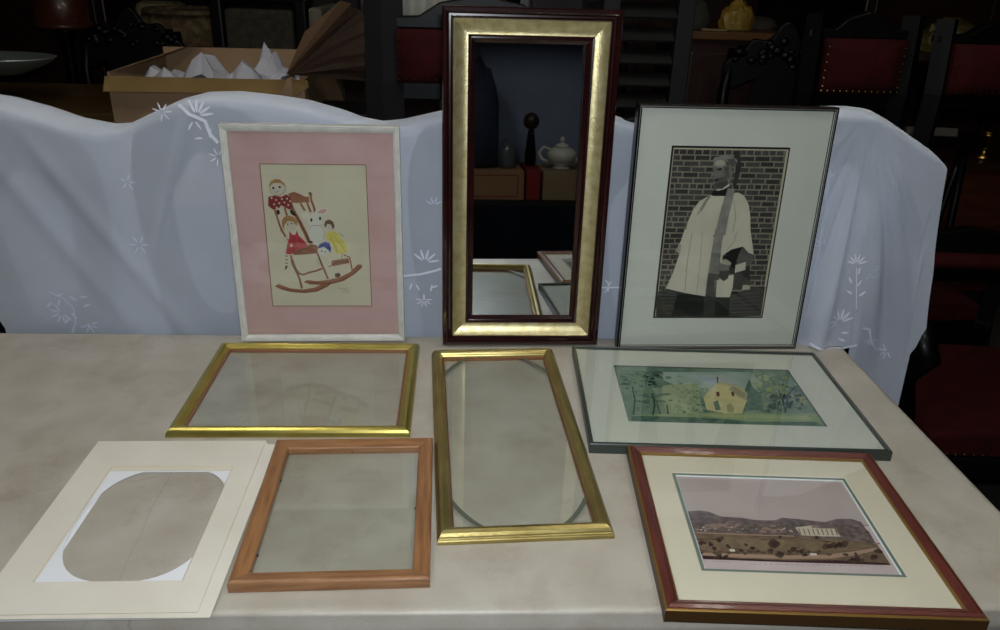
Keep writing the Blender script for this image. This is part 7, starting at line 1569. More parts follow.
sprig([(-0.4904, 0.4359, 0.0272, 5, 10, 110), (-0.4964, 0.4303, 0.0194, 2, 240, 300)], [(-0.4845, 0.396, 185, 0.0155), (-0.4717, 0.3962, 80, 0.0175)], [([(-0.5216, 0.4566), (-0.5025, 0.4392), (-0.477, 0.4271), (-0.4709, 0.4036), (-0.4582, 0.3873)], 0.0031)])
sprig([(-0.4613, 0.3611, 0.0155, 5, 60, 260)], [], [])
sprig([(-0.808, 0.0385, 0.0213, 6, 120, 320)], [(-0.8229, 0.0625, 225, 0.0175), (-0.8125, 0.0756, 20, 0.0175), (-0.8059, 0.0692, 250, 0.0175), (-0.7711, 0.0674, 150, 0.0175), (-0.7618, 0.0544, 20, 0.0175), (-0.7943, 0.0276, 225, 0.0155), (-0.7879, 0.041, 300, 0.0175), (-0.7878, 0.0099, 240, 0.0175), (-0.7603, 0.0191, 290, 0.0175), (-0.766, 0.074, 10, 0.0175)], [([(-0.8225, 0.0841), (-0.7977, 0.0714), (-0.7823, 0.0498), (-0.7841, 0.0189), (-0.7923, -0.0036)], 0.00116)], m=M_thread2)
sprig([(-0.7571, 0.0147, 0.0175, 5, 20, -160)], [], [], m=M_thread2)
sprig([(-0.6309, 0.1875, 0.0175, 6, 0, 300)], [], [], m=M_thread2)
sprig([(-0.634, 0.3104, 0.0136, 5, 0, 300)], [], [], m=M_thread2)
sprig([(-0.0784, 0.1579, 0.0252, 5, 10, 140)], [(-0.105, 0.1125, 250, 0.0155), (-0.097, 0.1104, 300, 0.0155), (-0.0648, 0.1108, 260, 0.0155), (-0.0528, 0.1088, 200, 0.0155), (-0.0813, 0.0755, 90, 0.0155)], [([(-0.1247, 0.1273), (-0.0887, 0.1321), (-0.0566, 0.1411), (-0.0466, 0.1455)], 0.00233)])
sprig([(-0.0813, 0.0777, 0.0155, 6, 180, 360)], [], [])
sprig([(-0.0598, 0.2754, 0.0155, 4, 30, 150)], [], [], m=M_thread2)
sprig([(0.2993, 0.1088, 0.0175, 2, 130, 230)], [(0.2932, 0.1087, 60, 0.0136), (0.2891, 0.1087, -55, 0.0136)], [([(0.2769, 0.1063), (0.3221, 0.1069)], 0.00175)])
sprig([(0.7811, 0.1763, 0.0194, 6, 20, 160)], [(0.7764, 0.1391, 120, 0.0155), (0.7883, 0.1327, 60, 0.0155), (0.781, 0.1171, 150, 0.0155), (0.7946, 0.1128, 40, 0.0175), (0.7873, 0.1568, 80, 0.0155)], [([(0.7825, 0.1698), (0.789, 0.1194), (0.7939, 0.0858)], 0.00097)])
sprig([(0.7634, 0.0582, 0.0252, 7, 20, 200)], [(0.7874, 0.0354, 180, 0.0175), (0.7826, 0.0167, 160, 0.0175)], [([(0.7103, 0.0113), (0.7379, 0.0022), (0.7773, 0.0002), (0.8104, 0.0076)], 0.00233)])
sprig([(0.843, 0.0173, 0.0155, 5, 200, 340)], [], [])
sprig([(0.8577, 0.0866, 0.0097, 5, 0, 300)], [], [], m=M_thread2)
sprig([(0.8112, 0.1528, 0.0078, 3, 0, 200)], [], [], m=M_thread2)
sprig([(0.8219, 0.1703, 0.0078, 3, 0, 200)], [], [], m=M_thread2)
sprig([(0.703, 0.2157, 0.0116, 4, 0, 200)], [], [], m=M_thread2)
sprig([(0.893, -0.018, 0.0175, 5, 130, 300)], [], [([(0.815, 0.045), (0.832, 0.0406), (0.845, 0.0081), (0.865, -0.012), (0.892, -0.018)], 0.002)])
# ------------------------------------------------------------------ chairs
def ease(pts, n=4, closed=True):
    P = [Vector((p[0], p[1], 0)) for p in pts]; out = []; N = len(P)
    for i in range(N):
        p0, p1, p2, p3 = P[(i-1)%N], P[i], P[(i+1)%N], P[(i+2)%N]
        for k in range(n):
            t = k/n; q = .5*((2*p1)+(-p0+p2)*t+(2*p0-5*p1+4*p2-p3)*t*t+(-p0+3*p1-3*p2+p3)*t*t*t); out.append((q.x, q.y))
    return out
def turned_leg(x, y, z0, z1, r=.022):
    H = z1-z0
    prof = [(r*.55,0),(r*.8,.02*H),(r*.9,.06*H),(r*.5,.10*H),(r*.65,.3*H),(r*.95,.55*H),(r*.6,.66*H),(r*1.05,.70*H),(r*1.05,.74*H),(r*.7,.78*H),(r*1.1,.84*H),(r*1.1,H)]
    return lathe(bmesh.new(), [(a, z0+b) for a, b in prof], 12, (x, y, 0))
def nails(pts, r=.004):
    bm = bmesh.new()
    for p, nrm in pts:
        M_ = Matrix.Translation(Vector(p)+Vector(nrm)*r*.2) @ Matrix.Diagonal((1, 1, 1, 1))
        bmesh.ops.create_icosphere(bm, subdivisions=1, radius=r, matrix=M_)
    return bm
def dining_chair():
    """high shield-back chair; the back plane is local y = 0, seat towards +y"""
    t = empty('dining_chair')
    Wd = .142
    outl = [(-.105,.0),(-.125,.10),(-.142,.25),(-.140,.36),(-.115,.435),(-.06,.470),(0,.478),(.06,.470),(.115,.435),(.140,.36),(.142,.25),(.125,.10),(.105,.0),(0,-.02)]
    inl = [(-.040,.055),(-.062,.12),(-.075,.23),(-.074,.30),(-.052,.335),(-.036,.362),(0,.390),(.036,.362),(.052,.335),(.074,.30),(.075,.23),(.062,.12),(.040,.055),(0,.035)]
    f = lambda L_: [(x, TT+z-.012) for x, z in ease(L_)]
    obj('backrest', prism(bmesh.new(), f(outl), 0, .026, hole=f(inl)), M_black, t, bevel=.004)
    for s in (-1, 1):
        bm = bmesh.new(); tube(bm, [(s*.10, .013, TT+.02), (s*.11, .013, .46), (s*.115, -.006+.02, .25), (s*.12, .0, 0)], [.016,.019,.019,.015], 8)
        obj('leg', bm, M_black, t); obj('leg', turned_leg(s*.135, .34, 0, .40), M_black, t)
    obj('seat_frame', B(-.16, .16, .03, .37, .40, .445), M_black, t, bevel=.006)
    bm = B(-.15, .15, .045, .36, .446, .50); bmesh.ops.subdivide_edges(bm, edges=bm.edges[:], cuts=3, use_grid_fill=True)
    for v in bm.verts:
        if v.co.z > .49: v.co.z += .02*(1-(v.co.x/.19)**2)*(1-((v.co.y-.20)/.18)**2)
    obj('seat', bm, M_redf, t, smooth=False, bevel=.008)
    obj('stretcher', tube(bmesh.new(), [(-.135,.34,.15),(.135,.34,.15)], .010, 8), M_black, t)
    return t
dc = dining_chair()
lab = ['black shield-back chair under the curtain, at the far left end', 'black shield-back chair showing through the curtain left of the pink picture',
       'black shield-back chair under the curtain, hidden behind the tall mirror', 'black shield-back chair under the curtain between the mirror and the old photograph', 'black shield-back chair under the curtain, at its right end']
for i, (x, sx) in enumerate(((-.855,1),(-.505,1),(.03,1),(.37,1),(.765,1))):
    c = dc if i == 0 else copy_tree(dc)
    c.location = (x, 1.535, 0); c.scale.z = .95 if i == 0 else .984; tag(c, lab[i], 'chair', 'chairs under the curtain')

def panel_chair(x, y, rz, w, z0, z1, crest, label, arms=False, away=False, seat_z=.45, depth=.46, stile=.034, tilt=0, sm_=None, panel=True, turned=True, seat_mat=None):
    """upholstered chair facing local -y: red panel between stiles, nail heads round it, shaped crest rail"""
    t = empty('upholstered_chair', (x, y, 0), (0, 0, R(rz))); tag(t, label, 'chair')
    hw = w/2; D_ = -depth if not away else depth; sg = 1 if not away else -1
    ys = lambda a_, b_: (min(a_, b_), max(a_, b_))
    for s in (-1, 1):
        bm = bmesh.new(); tube(bm, [(s*(hw+stile/2), .04*sg, 0), (s*(hw+stile/2), .03, seat_z), (s*(hw+stile/2), 0+tilt*.5, z0), (s*(hw+stile/2), .02+tilt, z1+crest)], stile*.70, 4)
        obj('stile', bm, sm_ or M_black, t)
        if turned: obj('leg', turned_leg(s*(hw-.0), D_+.03*sg, 0, seat_z-.05, .03), M_black, t)
    pr = [(-hw-stile, z1),(hw+stile, z1),(hw+stile, z1+crest*.35),(hw*.75, z1+crest*.40),(hw*.5, z1+crest*.85),(hw*.22, z1+crest),(0, z1+crest*1.15),(-hw*.22, z1+crest),(-hw*.5, z1+crest*.85),(-hw*.75, z1+crest*.40),(-hw-stile, z1+crest*.35)]
    obj('crest_rail', prism(bmesh.new(), pr, .0+tilt*.8, .04+tilt*.8), M_black, t, bevel=.004)
    obj('lower_rail', B(-hw, hw, .0, .035, z0-.045, z0-.001), M_black, t, bevel=.004)
    if panel:
        bm = B(-hw, hw, -.022, .03, z0, z1); bmesh.ops.subdivide_edges(bm, edges=bm.edges[:], cuts=4, use_grid_fill=True)
        for v in bm.verts:
            if v.co.y < -.02: v.co.y -= .018*(1-(v.co.x/hw)**2)*(1-((v.co.z-(z0+z1)/2)/((z1-z0)/2))**2)
        p = obj('backrest', bm, M_redf, t, smooth=True)
        L_ = []; n = max(int(w/.018), 4)
        for k in range(n+1): L_.append(((-hw+.004+(w-.008)*k/n, -.024, z0+.008), (0,-1,0)))
        n2 = max(int((z1-z0)/.018), 3)
        for k in range(1, n2):
            for s in (-1, 1): L_.append(((s*(hw-.005), -.024, z0+(z1-z0)*k/n2), (0,-1,0)))
        tag(obj('nail_heads', nails(L_, .0035), M_brass, p), 'brass nail heads')
    obj('seat_frame', B(-hw-.02, hw+.02, *ys(D_, .02*sg), seat_z-.07, seat_z-.012), M_black, t, bevel=.006)
    bm = B(-hw-.005, hw+.005, *ys(D_+.005*sg, -.03*sg), seat_z-.011, seat_z+.045); bmesh.ops.subdivide_edges(bm, edges=bm.edges[:], cuts=4, use_grid_fill=True)
    for v in bm.verts:
        if v.co.z > seat_z+.04: v.co.z += .02*(1-(v.co.x/(hw+.006))**2)
    st = obj('seat', bm, seat_mat or M_redf, t, bevel=.01)
    L_ = [((-hw+(w)*k/24, D_+.004*sg, seat_z-.002), (0,-sg,0)) for k in range(25)]
    tag(obj('nail_heads', nails(L_, .0035), M_brass, st), 'brass nail heads')
    if arms:
        for s in (-1, 1):
            bm = bmesh.new(); tube(bm, [(s*(hw+.02), .0, seat_z+.27), (s*(hw+.03), -depth*.5, seat_z+.25), (s*(hw+.035), -depth*.8, seat_z+.265), (s*(hw+.035), -depth*.9, seat_z+.22), (s*(hw+.03), -depth*.75, seat_z+.13), (s*(hw+.01), -depth*.82, seat_z-.02)], [.02,.024,.03,.03,.024,.022], 8)
            obj('armrest', bm, M_black, t)
    obj('stretcher', tube(bmesh.new(), [(-hw+.01, D_+.03*sg, .13), (hw-.01, D_+.03*sg, .13)], .012, 8), M_black, t)
    return t
# the tall one behind the mirror
panel_chair(.035, 2.0, 0, .40, 1.176, 1.297, .070, 'black high-back chair with red panel and brass nails, left of the mirror top', stile=.066, sm_=M_char, away=True, depth=.40)
panel_chair(1.077, 2.22, 0, .22, 1.142, 1.285, .06, 'black chair with narrow red back panel, left of the two at upper right', stile=.045, away=True, depth=.36)
panel_chair(1.475, 2.20, 3, .33, 1.150, 1.280, .06, 'black chair with wide red back panel at the upper right edge', stile=.045, away=True, depth=.36)
panel_chair(1.36, 1.98, -4, .50, TT-.02, TT+.02, .06, 'black armchair with a red seat beside the right edge of the table', arms=True, seat_z=.44, depth=.50)

# ------------------------------------------------------------------ things behind the curtain
# stand with the cardboard box of tissue paper
t = empty('side_table', (-.665, 2.33, 0)); tag(t, 'plain dark wooden side table under the cardboard box', 'table')
obj('tabletop', B(-.27, .27, -.24, .24, .79, .82), M_dwood, t, bevel=.005)
for sx in (-1, 1):
    for sy in (-1, 1): obj('leg', B(sx*.24-.02, sx*.24+.02, sy*.21-.02, sy*.21+.02, 0, .789), M_dwood, t, bevel=.003)
t = empty('cardboard_box', (-.665, 2.33, .821), (0, 0, R(1))); tag(t, 'open brown cardboard box filled with white tissue paper', 'box')
bm = bmesh.new(); a, b, hh, th = .245, .22, .335, .005
box(bm, -a, a, -b, b, 0, th); box(bm, -a, a, -b, -b+th, th, hh); box(bm, -a, a, b-th, b, th, hh+.03); box(bm, -a, -a+th, -b+th, b-th, th, hh+.01); box(bm, a-th, a, -b+th, b-th, th, hh)
obj('body', bm, M_card, t)
def flap(pts, m=M_cardl):
    bm = bmesh.new(); v = [bm.verts.new(p) for p in pts]; bm.faces.new(v); bmesh.ops.solidify(bm, geom=bm.faces[:], thickness=.004); return obj('flap', bm, m, t)
flap([(-a-.006,-b,hh+.001),(.20,-b,hh+.001),(.195,-b-.055,hh-.026),(-a+.004,-b-.05,hh-.030)])
flap([(.215,-b,hh+.001),(a+.01,-b,hh+.001),(a+.02,-b-.045,hh-.01),(.225,-b-.055,hh-.035)])
flap([(a+.001,-b+.02,hh),(a+.001,b,hh),(a+.045,b-.02,hh-.12),(a+.045,-b+.04,hh-.12)], M_card)
flap([(-a-.001,-b+.01,hh+.01),(-a-.001,b,hh+.01),(-a+.13,b+.015,hh+.05),(-a+.02,-b+.05,hh+.012)], M_card)
def crumple(seed, sx, sy, sz, loc, label, rz=0, spikes=3):
    rnd = random.Random(seed); bm = bmesh.new(); n = 9; g_ = []
    for i in range(n):
        g_.append([bm.verts.new(((i/(n-1)-.5)*sx+rnd.uniform(-.1,.1)*sx/n, (j/(n-1)-.5)*sy+rnd.uniform(-.1,.1)*sy/n, rnd.uniform(0, .3)*sz)) for j in range(n)])
    for q in range(spikes):
        ci, cj = rnd.uniform(1, n-2), rnd.uniform(1, n-2); hgt = rnd.uniform(.6, 1)*sz
        for i in range(n):
            for j in range(n):
                d = math.hypot(i-ci, j-cj); g_[i][j].co.z = max(g_[i][j].co.z, hgt*(1-d/2.6))
    for i in range(n-1):
        for j in range(n-1):
            bm.faces.new((g_[i][j], g_[i+1][j], g_[i+1][j+1])); bm.faces.new((g_[i][j], g_[i+1][j+1], g_[i][j+1]))
    o = obj('tissue_paper', bm, M_paper); o.location = loc; o.rotation_euler = (0, 0, R(rz))
    m_ = o.modifiers.new('Solidify', 'SOLIDIFY'); m_.thickness = .0012
    return tag(o, label, 'paper', 'tissue paper in the cardboard box')
crumple(3, .20, .26, .14, (-.655, 2.28, 1.10), 'crumpled white tissue paper with two peaks in the middle of the box', 10, 4)
crumple(8, .12, .22, .15, (-.535, 2.34, 1.115), 'white tissue paper standing up at the right end of the box', -10, 3)
crumple(12, .17, .22, .09, (-.815, 2.33, 1.09), 'low grey-white tissue paper at the left of the box', 0, 4)

# bent piece of cardboard leaning between box and black chair
t = empty('cardboard_sheet', (-.30, 2.10, .95)); tag(t, 'large bent brown cardboard sheet, creased like a fan, between the box and the black chair', 'cardboard')
bm = bmesh.new(); n = 8; rim_, arc_ = [], []
A_ = Vector((-.147, 0, .221)); 
pr = []
for k in range(n+1):
    v = k/n; ang = R(47.5 - 53*v); L_ = .228 + .03*math.sin(math.pi*v)
    arc_.append(Vector((A_.x + L_*math.cos(ang), .02*math.sin(7*v) + .05*v, A_.z + L_*math.sin(ang))))
va = bm.verts.new(A_); mid = [bm.verts.new(A_.lerp(p, .5)+Vector((0, (.006 if i % 2 else -.004), 0))) for i, p in enumerate(arc_)]; far = [bm.verts.new(p) for p in arc_]
for i in range(n):
    bm.faces.new((va, mid[i], mid[i+1])); bm.faces.new((mid[i], far[i], far[i+1], mid[i+1]))
bmesh.ops.solidify(bm, geom=bm.faces[:], thickness=.005)
obj('panel', bm, mat('dark_cardboard', (.33,.24,.18), .85, noise=(.28,.20,.15), nscale=9), t)
bm = bmesh.new(); d_ = (arc_[0]-A_).normalized(); nn = Vector((-d_.z, 0, d_.x))
v = [bm.verts.new(p) for p in (A_-nn*.004, arc_[0]-nn*.004+d_*.01, arc_[0]+nn*.018+Vector((0,-.03,0)), A_.lerp(arc_[0], .5)+nn*.034+Vector((0,-.04,0)), A_+nn*.006+Vector((0,-.02,0)))]
bm.faces.new(v); bmesh.ops.solidify(bm, geom=bm.faces[:], thickness=.005)
obj('folded_edge', bm, mat('mid_cardboard', (.42,.31,.21), .85), t)
t = empty('stool', (-.31, 2.16, 0)); tag(t, 'black painted stool under the bent cardboard sheet', 'stool')
obj('seat', B(-.09, .11, -.10, .10, 1.05, 1.085), M_black, t, bevel=.006)
for sx in (-1, 1):
    for sy in (-1, 1): obj('leg', turned_leg(.01+sx*.075, sy*.075, 0, 1.049, .018), M_black, t)

# sideboard with the silver tray
t = empty('sideboard', (-1.75, 2.95, 0)); tag(t, 'dark olive-brown wooden sideboard at the far left carrying the silver dish', 'sideboard')
obj('body', B(-.80, .64, -.28, .28, .10, .93), M_dwood, t, bevel=.006)
obj('top', B(-.84, .68, -.31, .31, .931, .965), mat('olive_brown_wood', (.34,.27,.14), .35, noise=(.26,.20,.10), nscale=5, stretch=(1,8,8)), t, bevel=.006)
for i in range(3):
    x_ = -.56+i*.48; d_ = obj('drawer', B(x_-.22, x_+.22, -.296, -.281, .62, .90), mat('drab_wood', (.36,.27,.17), .4, noise=(.28,.2,.12), nscale=5, stretch=(1,8,8)), t, bevel=.004)
    obj('knob', lathe(bmesh.new(), [(.006,0),(.006,.012),(.014,.018),(.012,.026)], 10), M_brass, d_, loc=(x_, -.297, .76), rot=(R(90),0,0))
    obj('door', B(x_-.22, x_+.22, -.296, -.281, .14, .58), M_dwood, t, bevel=.004)
for sx in (-.76, .60):
    for sy in (-.24, .24): obj('foot', lathe(bmesh.new(), [(.02,0),(.035,.02),(.035,.05),(.025,.099)], 12, (sx, sy, 0)), M_dwood, t)
t = empty('footed_dish', (-1.60, 2.80, .966)); tag(t, 'oval silver footed dish on the sideboard at the left edge', 'dish')
bm = lathe(bmesh.new(), [(.05,0),(.06,.006),(.03,.02),(.022,.06),(.03,.085)], 24); obj('foot', bm, mat('dark_silver', (.25,.26,.26), .3, 1.), t)
bm = lathe(bmesh.new(), [(.03,.086),(.12,.095),(.20,.125),(.23,.145),(.235,.150),(.228,.151),(.195,.134),(.11,.104),(.001,.100)], 40)
for v in bm.verts: v.co.y *= .62
obj('bowl', bm, mat('silver', (.66,.70,.68), .45, .8), t, smooth=True)
t = empty('glass_cup', (-1.14, 2.75, .966)); tag(t, 'small clear glass cup glinting left of the cardboard box', 'cup')
bm = lathe(bmesh.new(), [(.022,0),(.03,.004),(.034,.03),(.04,.06),(.042,.085),(.038,.085),(.035,.06),(.028,.012),(.001,.01)], 8)
for f in bm.faces: f.smooth = False
obj('bowl', bm, glass_mat('cut_glass', (.85,.9,.85), 1.9, .1), t); obj('handle', tube(bmesh.new(), [(.04,0,.07),(.065,0,.065),(.065,0,.03),(.036,0,.02)], .004, 6), MATS['cut_glass'], t)

# reddish wooden tub table at the top left
t = empty('drum_table', (-2.14, 4.30, 0)); tag(t, 'reddish brown wooden drum-shaped table on a dark column at the top left', 'table')
obj('drum', lathe(bmesh.new(), [(.125,1.082),(.138,1.085),(.141,1.102),(.127,1.109),(.13,1.26),(.14,1.42),(.165,1.45),(.165,1.47)], 20, (.12,0,0)), M_rwood, t)
obj('column', lathe(bmesh.new(), [(.05,.06),(.035,.2),(.05,.5),(.03,.7),(.025,.95),(.045,1.06),(.05,1.081)], 14, (.12,0,0)), M_black, t)
obj('base', lathe(bmesh.new(), [(.20,0),(.20,.03),(.08,.06)], 20, (.12,0,0)), M_black, t)

# carved chairs
def carved_chair(x, y, rz, H, label, w=.42, arms=True, panel_mat=None):
    t = empty('carved_chair', (x, y, 0), (0, 0, R(rz))); tag(t, label, 'chair'); hw = w/2
    for s in (-1, 1):
        obj('stile', tube(bmesh.new(), [(s*hw,.06,0),(s*hw,0,.45),(s*hw*1.05,.03,H*.8),(s*hw*.95,.06,H*.93)], [.02,.026,.022,.018], 8), M_black, t)
        obj('leg', turned_leg(s*hw, -.42, 0, .42, .03), M_black, t)
        if arms: obj('armrest', tube(bmesh.new(), [(s*hw,0,.74),(s*(hw+.03),-.2,.70),(s*(hw+.05),-.40,.72),(s*(hw+.04),-.42,.66),(s*hw,-.34,.56),(s*hw,-.38,.43)], [.018,.022,.030,.028,.02,.02], 8), M_black, t)
    outl = [(-hw*1.02,-.16),(-hw*1.1,-.06),(-hw*.8,-.02),(-hw*.62,.03),(-hw*.3,.03),(-hw*.15,.08),(0,.10),(hw*.15,.08),(hw*.3,.03),(hw*.62,.03),(hw*.8,-.02),(hw*1.1,-.06),(hw*1.02,-.16),(hw*.5,-.12),(0,-.10),(-hw*.5,-.12)]
    obj('crest_rail', prism(bmesh.new(), [(a_, H-.08+b_) for a_, b_ in ease(outl, 3)], .03, .075), M_black, t, bevel=.006)
    bm = bmesh.new(); rnd = random.Random(int(H*100))
    for k in range(26):
        a_ = rnd.uniform(-hw*.95, hw*.95); r_ = rnd.uniform(.012, .026)
        bmesh.ops.create_icosphere(bm, subdivisions=2, radius=r_, matrix=Matrix.Translation((a_, .03, H-.11+rnd.uniform(-.04,.06)*(1-abs(a_)/hw*.4))) @ Matrix.Diagonal((1,.6,.8,1)))
    box(bm, -hw*.9, hw*.9, .034, .046, H-.15, H-.07); obj('carving', bm, M_black, t, smooth=True)
    obj('splat', prism(bmesh.new(), ease([(-.07,.47),(-.10,.6),(-.06,.75),(-.11,.9),(-.08,H-.17),(.08,H-.17),(.11,.9),(.06,.75),(.10,.6),(.07,.47)], 3), .02, .045), panel_mat or M_black, t)
    obj('seat_frame', B(-hw-.02, hw+.02, -.45, .02, .38, .44), M_black, t, bevel=.006)
    obj('seat', B(-hw+.01, hw-.01, -.44, -.01, .441, .49), panel_mat or M_redf, t, bevel=.015)
    return t
carved_chair(-1.49, 3.75, 6, 1.20, 'black carved armchair with bumpy crest behind the cardboard box, at upper left', w=.40)
carved_chair(1.22, 3.12, -8, 1.25, 'black carved armchair with scrolled crest in front of the brown cabinet', w=.40)
carved_chair(.55, 3.9, 5, 1.28, 'black carved chair deep in the dark behind the louvred screen', w=.40)

# floral and striped cushions on a dark trunk
t = empty('trunk', (-1.42, 4.42, 0)); tag(t, 'dark wooden trunk under the floral pouffe at the upper left', 'trunk')
obj('body', B(-.34, .36, -.3, .3, 0, .93), M_dwood, t, bevel=.01); obj('lid', B(-.35, .37, -.31, .31, .931, 1.0), M_dwood, t, bevel=.02)
def floral():
    m = mat('floral_fabric', (.50,.44,.30), .9, noise=(.30,.27,.17), nscale=26, bump=.6, bscale=60)
    nt = m.node_tree; b = nt.nodes['Principled BSDF']; r = [n for n in nt.nodes if n.type == 'VALTORGB'][0].color_ramp
    e = r.elements.new(.52); e.color = (*lin((.37,.29,.20)), 1); return m
t = empty('pouffe', (-1.40, 4.36, 1.002)); tag(t, 'round floral fabric pouffe in beige, green and rust at the upper left', 'pouffe')
bm = bmesh.new(); n = 48; rings = []
for r_, z_ in ((.02,0),(.20,0),(.245,.03),(.255,.09),(.245,.14),(.225,.165),(.20,.17),(.17,.155),(.155,.15),(.12,.165),(.05,.175),(.005,.175)):
    rings.append([bm.verts.new(((r_+.007*math.sin(k*3.1)*(r_ > .1))*math.cos(2*math.pi*k/n), (r_+.007*math.sin(k*3.1)*(r_ > .1))*math.sin(2*math.pi*k/n)*.8, z_+.006*math.sin(k*2.3+r_*30)*(r_ > .05)*(z_ > .1))) for k in range(n)])
for a_, b_ in zip(rings, rings[1:]):
    for k in range(n): bm.faces.new((a_[k], a_[(k+1)%n], b_[(k+1)%n], b_[k]))
bm.faces.new(rings[0][::-1]); bm.faces.new(rings[-1])
obj('cover', bm, floral(), t, smooth=True); obj('rolled_piping', lathe(bmesh.new(), [(.196,.165),(.205,.180),(.222,.186),(.236,.178),(.236,.165)], 40), MATS['floral_fabric'], t)
t = obj('striped_cushion', B(-.13, .13, -.07, .07, 0, .20), mat('striped_fabric', (.55,.50,.36), .9, noise=(.34,.31,.20), nscale=16, stretch=(1.2,.05,.05)), bevel=.04)
t.location = (-1.64, 4.62, 1.003); t.rotation_euler = (0, 0, R(12)); tag(t, 'beige striped cushion beside the floral pouffe', 'cushion')
# tapestry chair
t = empty('tapestry_chair', (-.735, 3.05, 0), (0, 0, R(-4))); tag(t, 'dark tapestry-covered chair back with black frame and pale side, right of the floral pouffe', 'chair')
obj('backrest', B(-.125, .12, -.03, .05, .55, 1.27), mat('dark_tapestry', (.22,.19,.14), .9, noise=(.12,.11,.08), nscale=40, bump=.5), t, bevel=.012)
for s in (-1, 1): obj('stile', B(s*.15-.022, s*.15+.022, -.04, .06, 0, 1.34), M_black, t, bevel=.008)
obj('top_rail', B(-.18, .18, -.04, .07, 1.285, 1.36), M_black, t, bevel=.015)
obj('side_cover', B(.176, .225, -.03, .30, .4, 1.28), mat('pale_cloth', (.42,.40,.34), .9, noise=(.34,.32,.27), nscale=12), t, bevel=.012)
obj('seat', B(-.125, .125, -.40, -.05, .40, .50), MATS['dark_tapestry'], t, bevel=.02)
for s in (-1, 1): obj('leg', turned_leg(s*.13, -.38, 0, .40), M_black, t)

# louvred screen
t = empty('louvred_screen', (.425, 1.93, 0)); tag(t, 'dark greenish louvred wooden screen right behind the mirror', 'screen')
M_lou = mat('dark_green_paint', (.06,.066,.055), .6, spec=.2, noise=(.05,.055,.047), nscale=5)
for x_ in (-.115, .058): obj('stile', B(x_, x_+.040, -.015, .015, 0, 1.78), M_lou, t, bevel=.003)
for z_ in (.02, .9, 1.72): obj('rail', B(-.074, .057, -.012, .012, z_, z_+.05), M_lou, t)
for k in range(32):
    z_ = .09 + k*.0505
    if .86 < z_ < .955 or z_ > 1.69: continue
    M_ = Matrix.Translation((-.008, 0, z_)) @ Matrix.Rotation(R(35), 4, 'X')
    obj('slat', B(-.064, .064, -.022, .022, -.003, .003, M=M_), M_lou, t)

# brown cabinet with a crumpled yellow bag
t = empty('cabinet', (1.11, 3.75, 0)); tag(t, 'dark reddish brown cabinet with a brass knob behind the old photograph', 'cabinet')
M_cab = mat('dark_cherry_wood', (.20,.10,.07), .4, noise=(.14,.07,.05), nscale=5, stretch=(6,6,1))
obj('body', B(-.19, .21, -.25, .25, 0, 1.17), M_cab, t, bevel=.004); obj('top', B(-.22, .24, -.29, .27, 1.171, 1.205), mat('ochre_brown_wood', (.38,.25,.13), .4), t, bevel=.006)
d_ = obj('door', B(-.16, .18, -.268, -.251, .08, 1.12), M_cab, t, bevel=.006); obj('door_panel', B(-.11, .13, -.274, -.269, .16, 1.04), M_cab, d_, bevel=.004)
obj('knob', lathe(bmesh.new(), [(.006,0),(.006,.01),(.014,.016),(.010,.024)], 10), M_brass, d_, loc=(.046, -.2745, .986), rot=(R(90),0,0))
def lump(name, seed, sx, sy, sz, loc, m, label, cat, faceted=True, group=None, flat=.3):
    rnd = random.Random(seed); bm = bmesh.new(); bmesh.ops.create_icosphere(bm, subdivisions=3, radius=1)
    for v in bm.verts:
        d = 1+rnd.uniform(-.10, .10); v.co = Vector((v.co.x*sx*d, v.co.y*sy*d, (max(v.co.z, -flat)+flat)*sz*d/(1+flat)))
    o = obj(name, bm, m, smooth=not faceted); o.location = loc
    return tag(o, label, cat, group)
lump('crumpled_bag', 4, .075, .06, .115, (1.16, 3.58, 1.206), mat('yellow_crinkled_paper', (.62,.50,.18), .5, noise=(.46,.36,.12), nscale=12, bump=.6, bscale=40), 'crumpled yellow paper bag on top of the brown cabinet', 'bag')
lump('cloth_bundle', 6, .07, .06, .12, (.975, 3.60, 1.206), mat('dull_green_cloth', (.22,.22,.17), .9), 'dull grey-green cloth bundle on the left of the brown cabinet', 'cloth', False)
lump('cloth_bundle', 7, .08, .06, .05, (1.29, 3.68, 1.206), mat('grey_cloth', (.22,.20,.17), .9), 'low grey cloth bundle at the right end of the cabinet top', 'cloth', False)
o = obj('wooden_ruler', B(-.05, .05, -.012, .012, 0, .008), mat('tan_strip', (.50,.40,.22), .6)); o.location = (1.04, 3.50, 1.206); o.rotation_euler = (0,0,R(-8)); tag(o, 'short tan wooden strip on the cabinet top beside the yellow bag', 'strip')

# right background
t = empty('console_table', (2.45, 4.35, 0)); tag(t, 'dark console table far back at the upper right', 'table')
obj('tabletop', B(-.85, .60, -.22, .22, 1.04, 1.08), mat('grey_brown_wood', (.27,.22,.16), .5, noise=(.2,.16,.12), nscale=5), t, bevel=.006)
for sx in (-.80, .55):
    for sy in (-.18, .18): obj('leg', turned_leg(sx, sy, 0, 1.039, .03), M_black, t)
lump('gilt_cloth', 21, .16, .10, .16, (2.50, 4.25, 1.081), mat('gilt_fabric', (.50,.46,.24), .5, .3, noise=(.32,.28,.14), nscale=12), 'crumpled gold-green cloth on the console table at upper right', 'cloth', True)
o = obj('pottery_jar', lathe(bmesh.new(), [(.05,0),(.08,.02),(.09,.07),(.06,.12),(.045,.14),(.055,.15)], 20), mat('rust_glaze', (.36,.19,.09), .4)); o.location = (2.08, 4.28, 1.081); tag(o, 'rust-brown pottery jar on the console table', 'jar')
o = obj('pottery_jar', lathe(bmesh.new(), [(.03,0),(.055,.02),(.06,.05),(.04,.09),(.025,.11),(.03,.12)], 20), mat('ochre_glaze', (.44,.36,.18), .4)); o.location = (1.80, 4.26, 1.081); tag(o, 'small ochre pottery jar at the left end of the console table', 'jar')
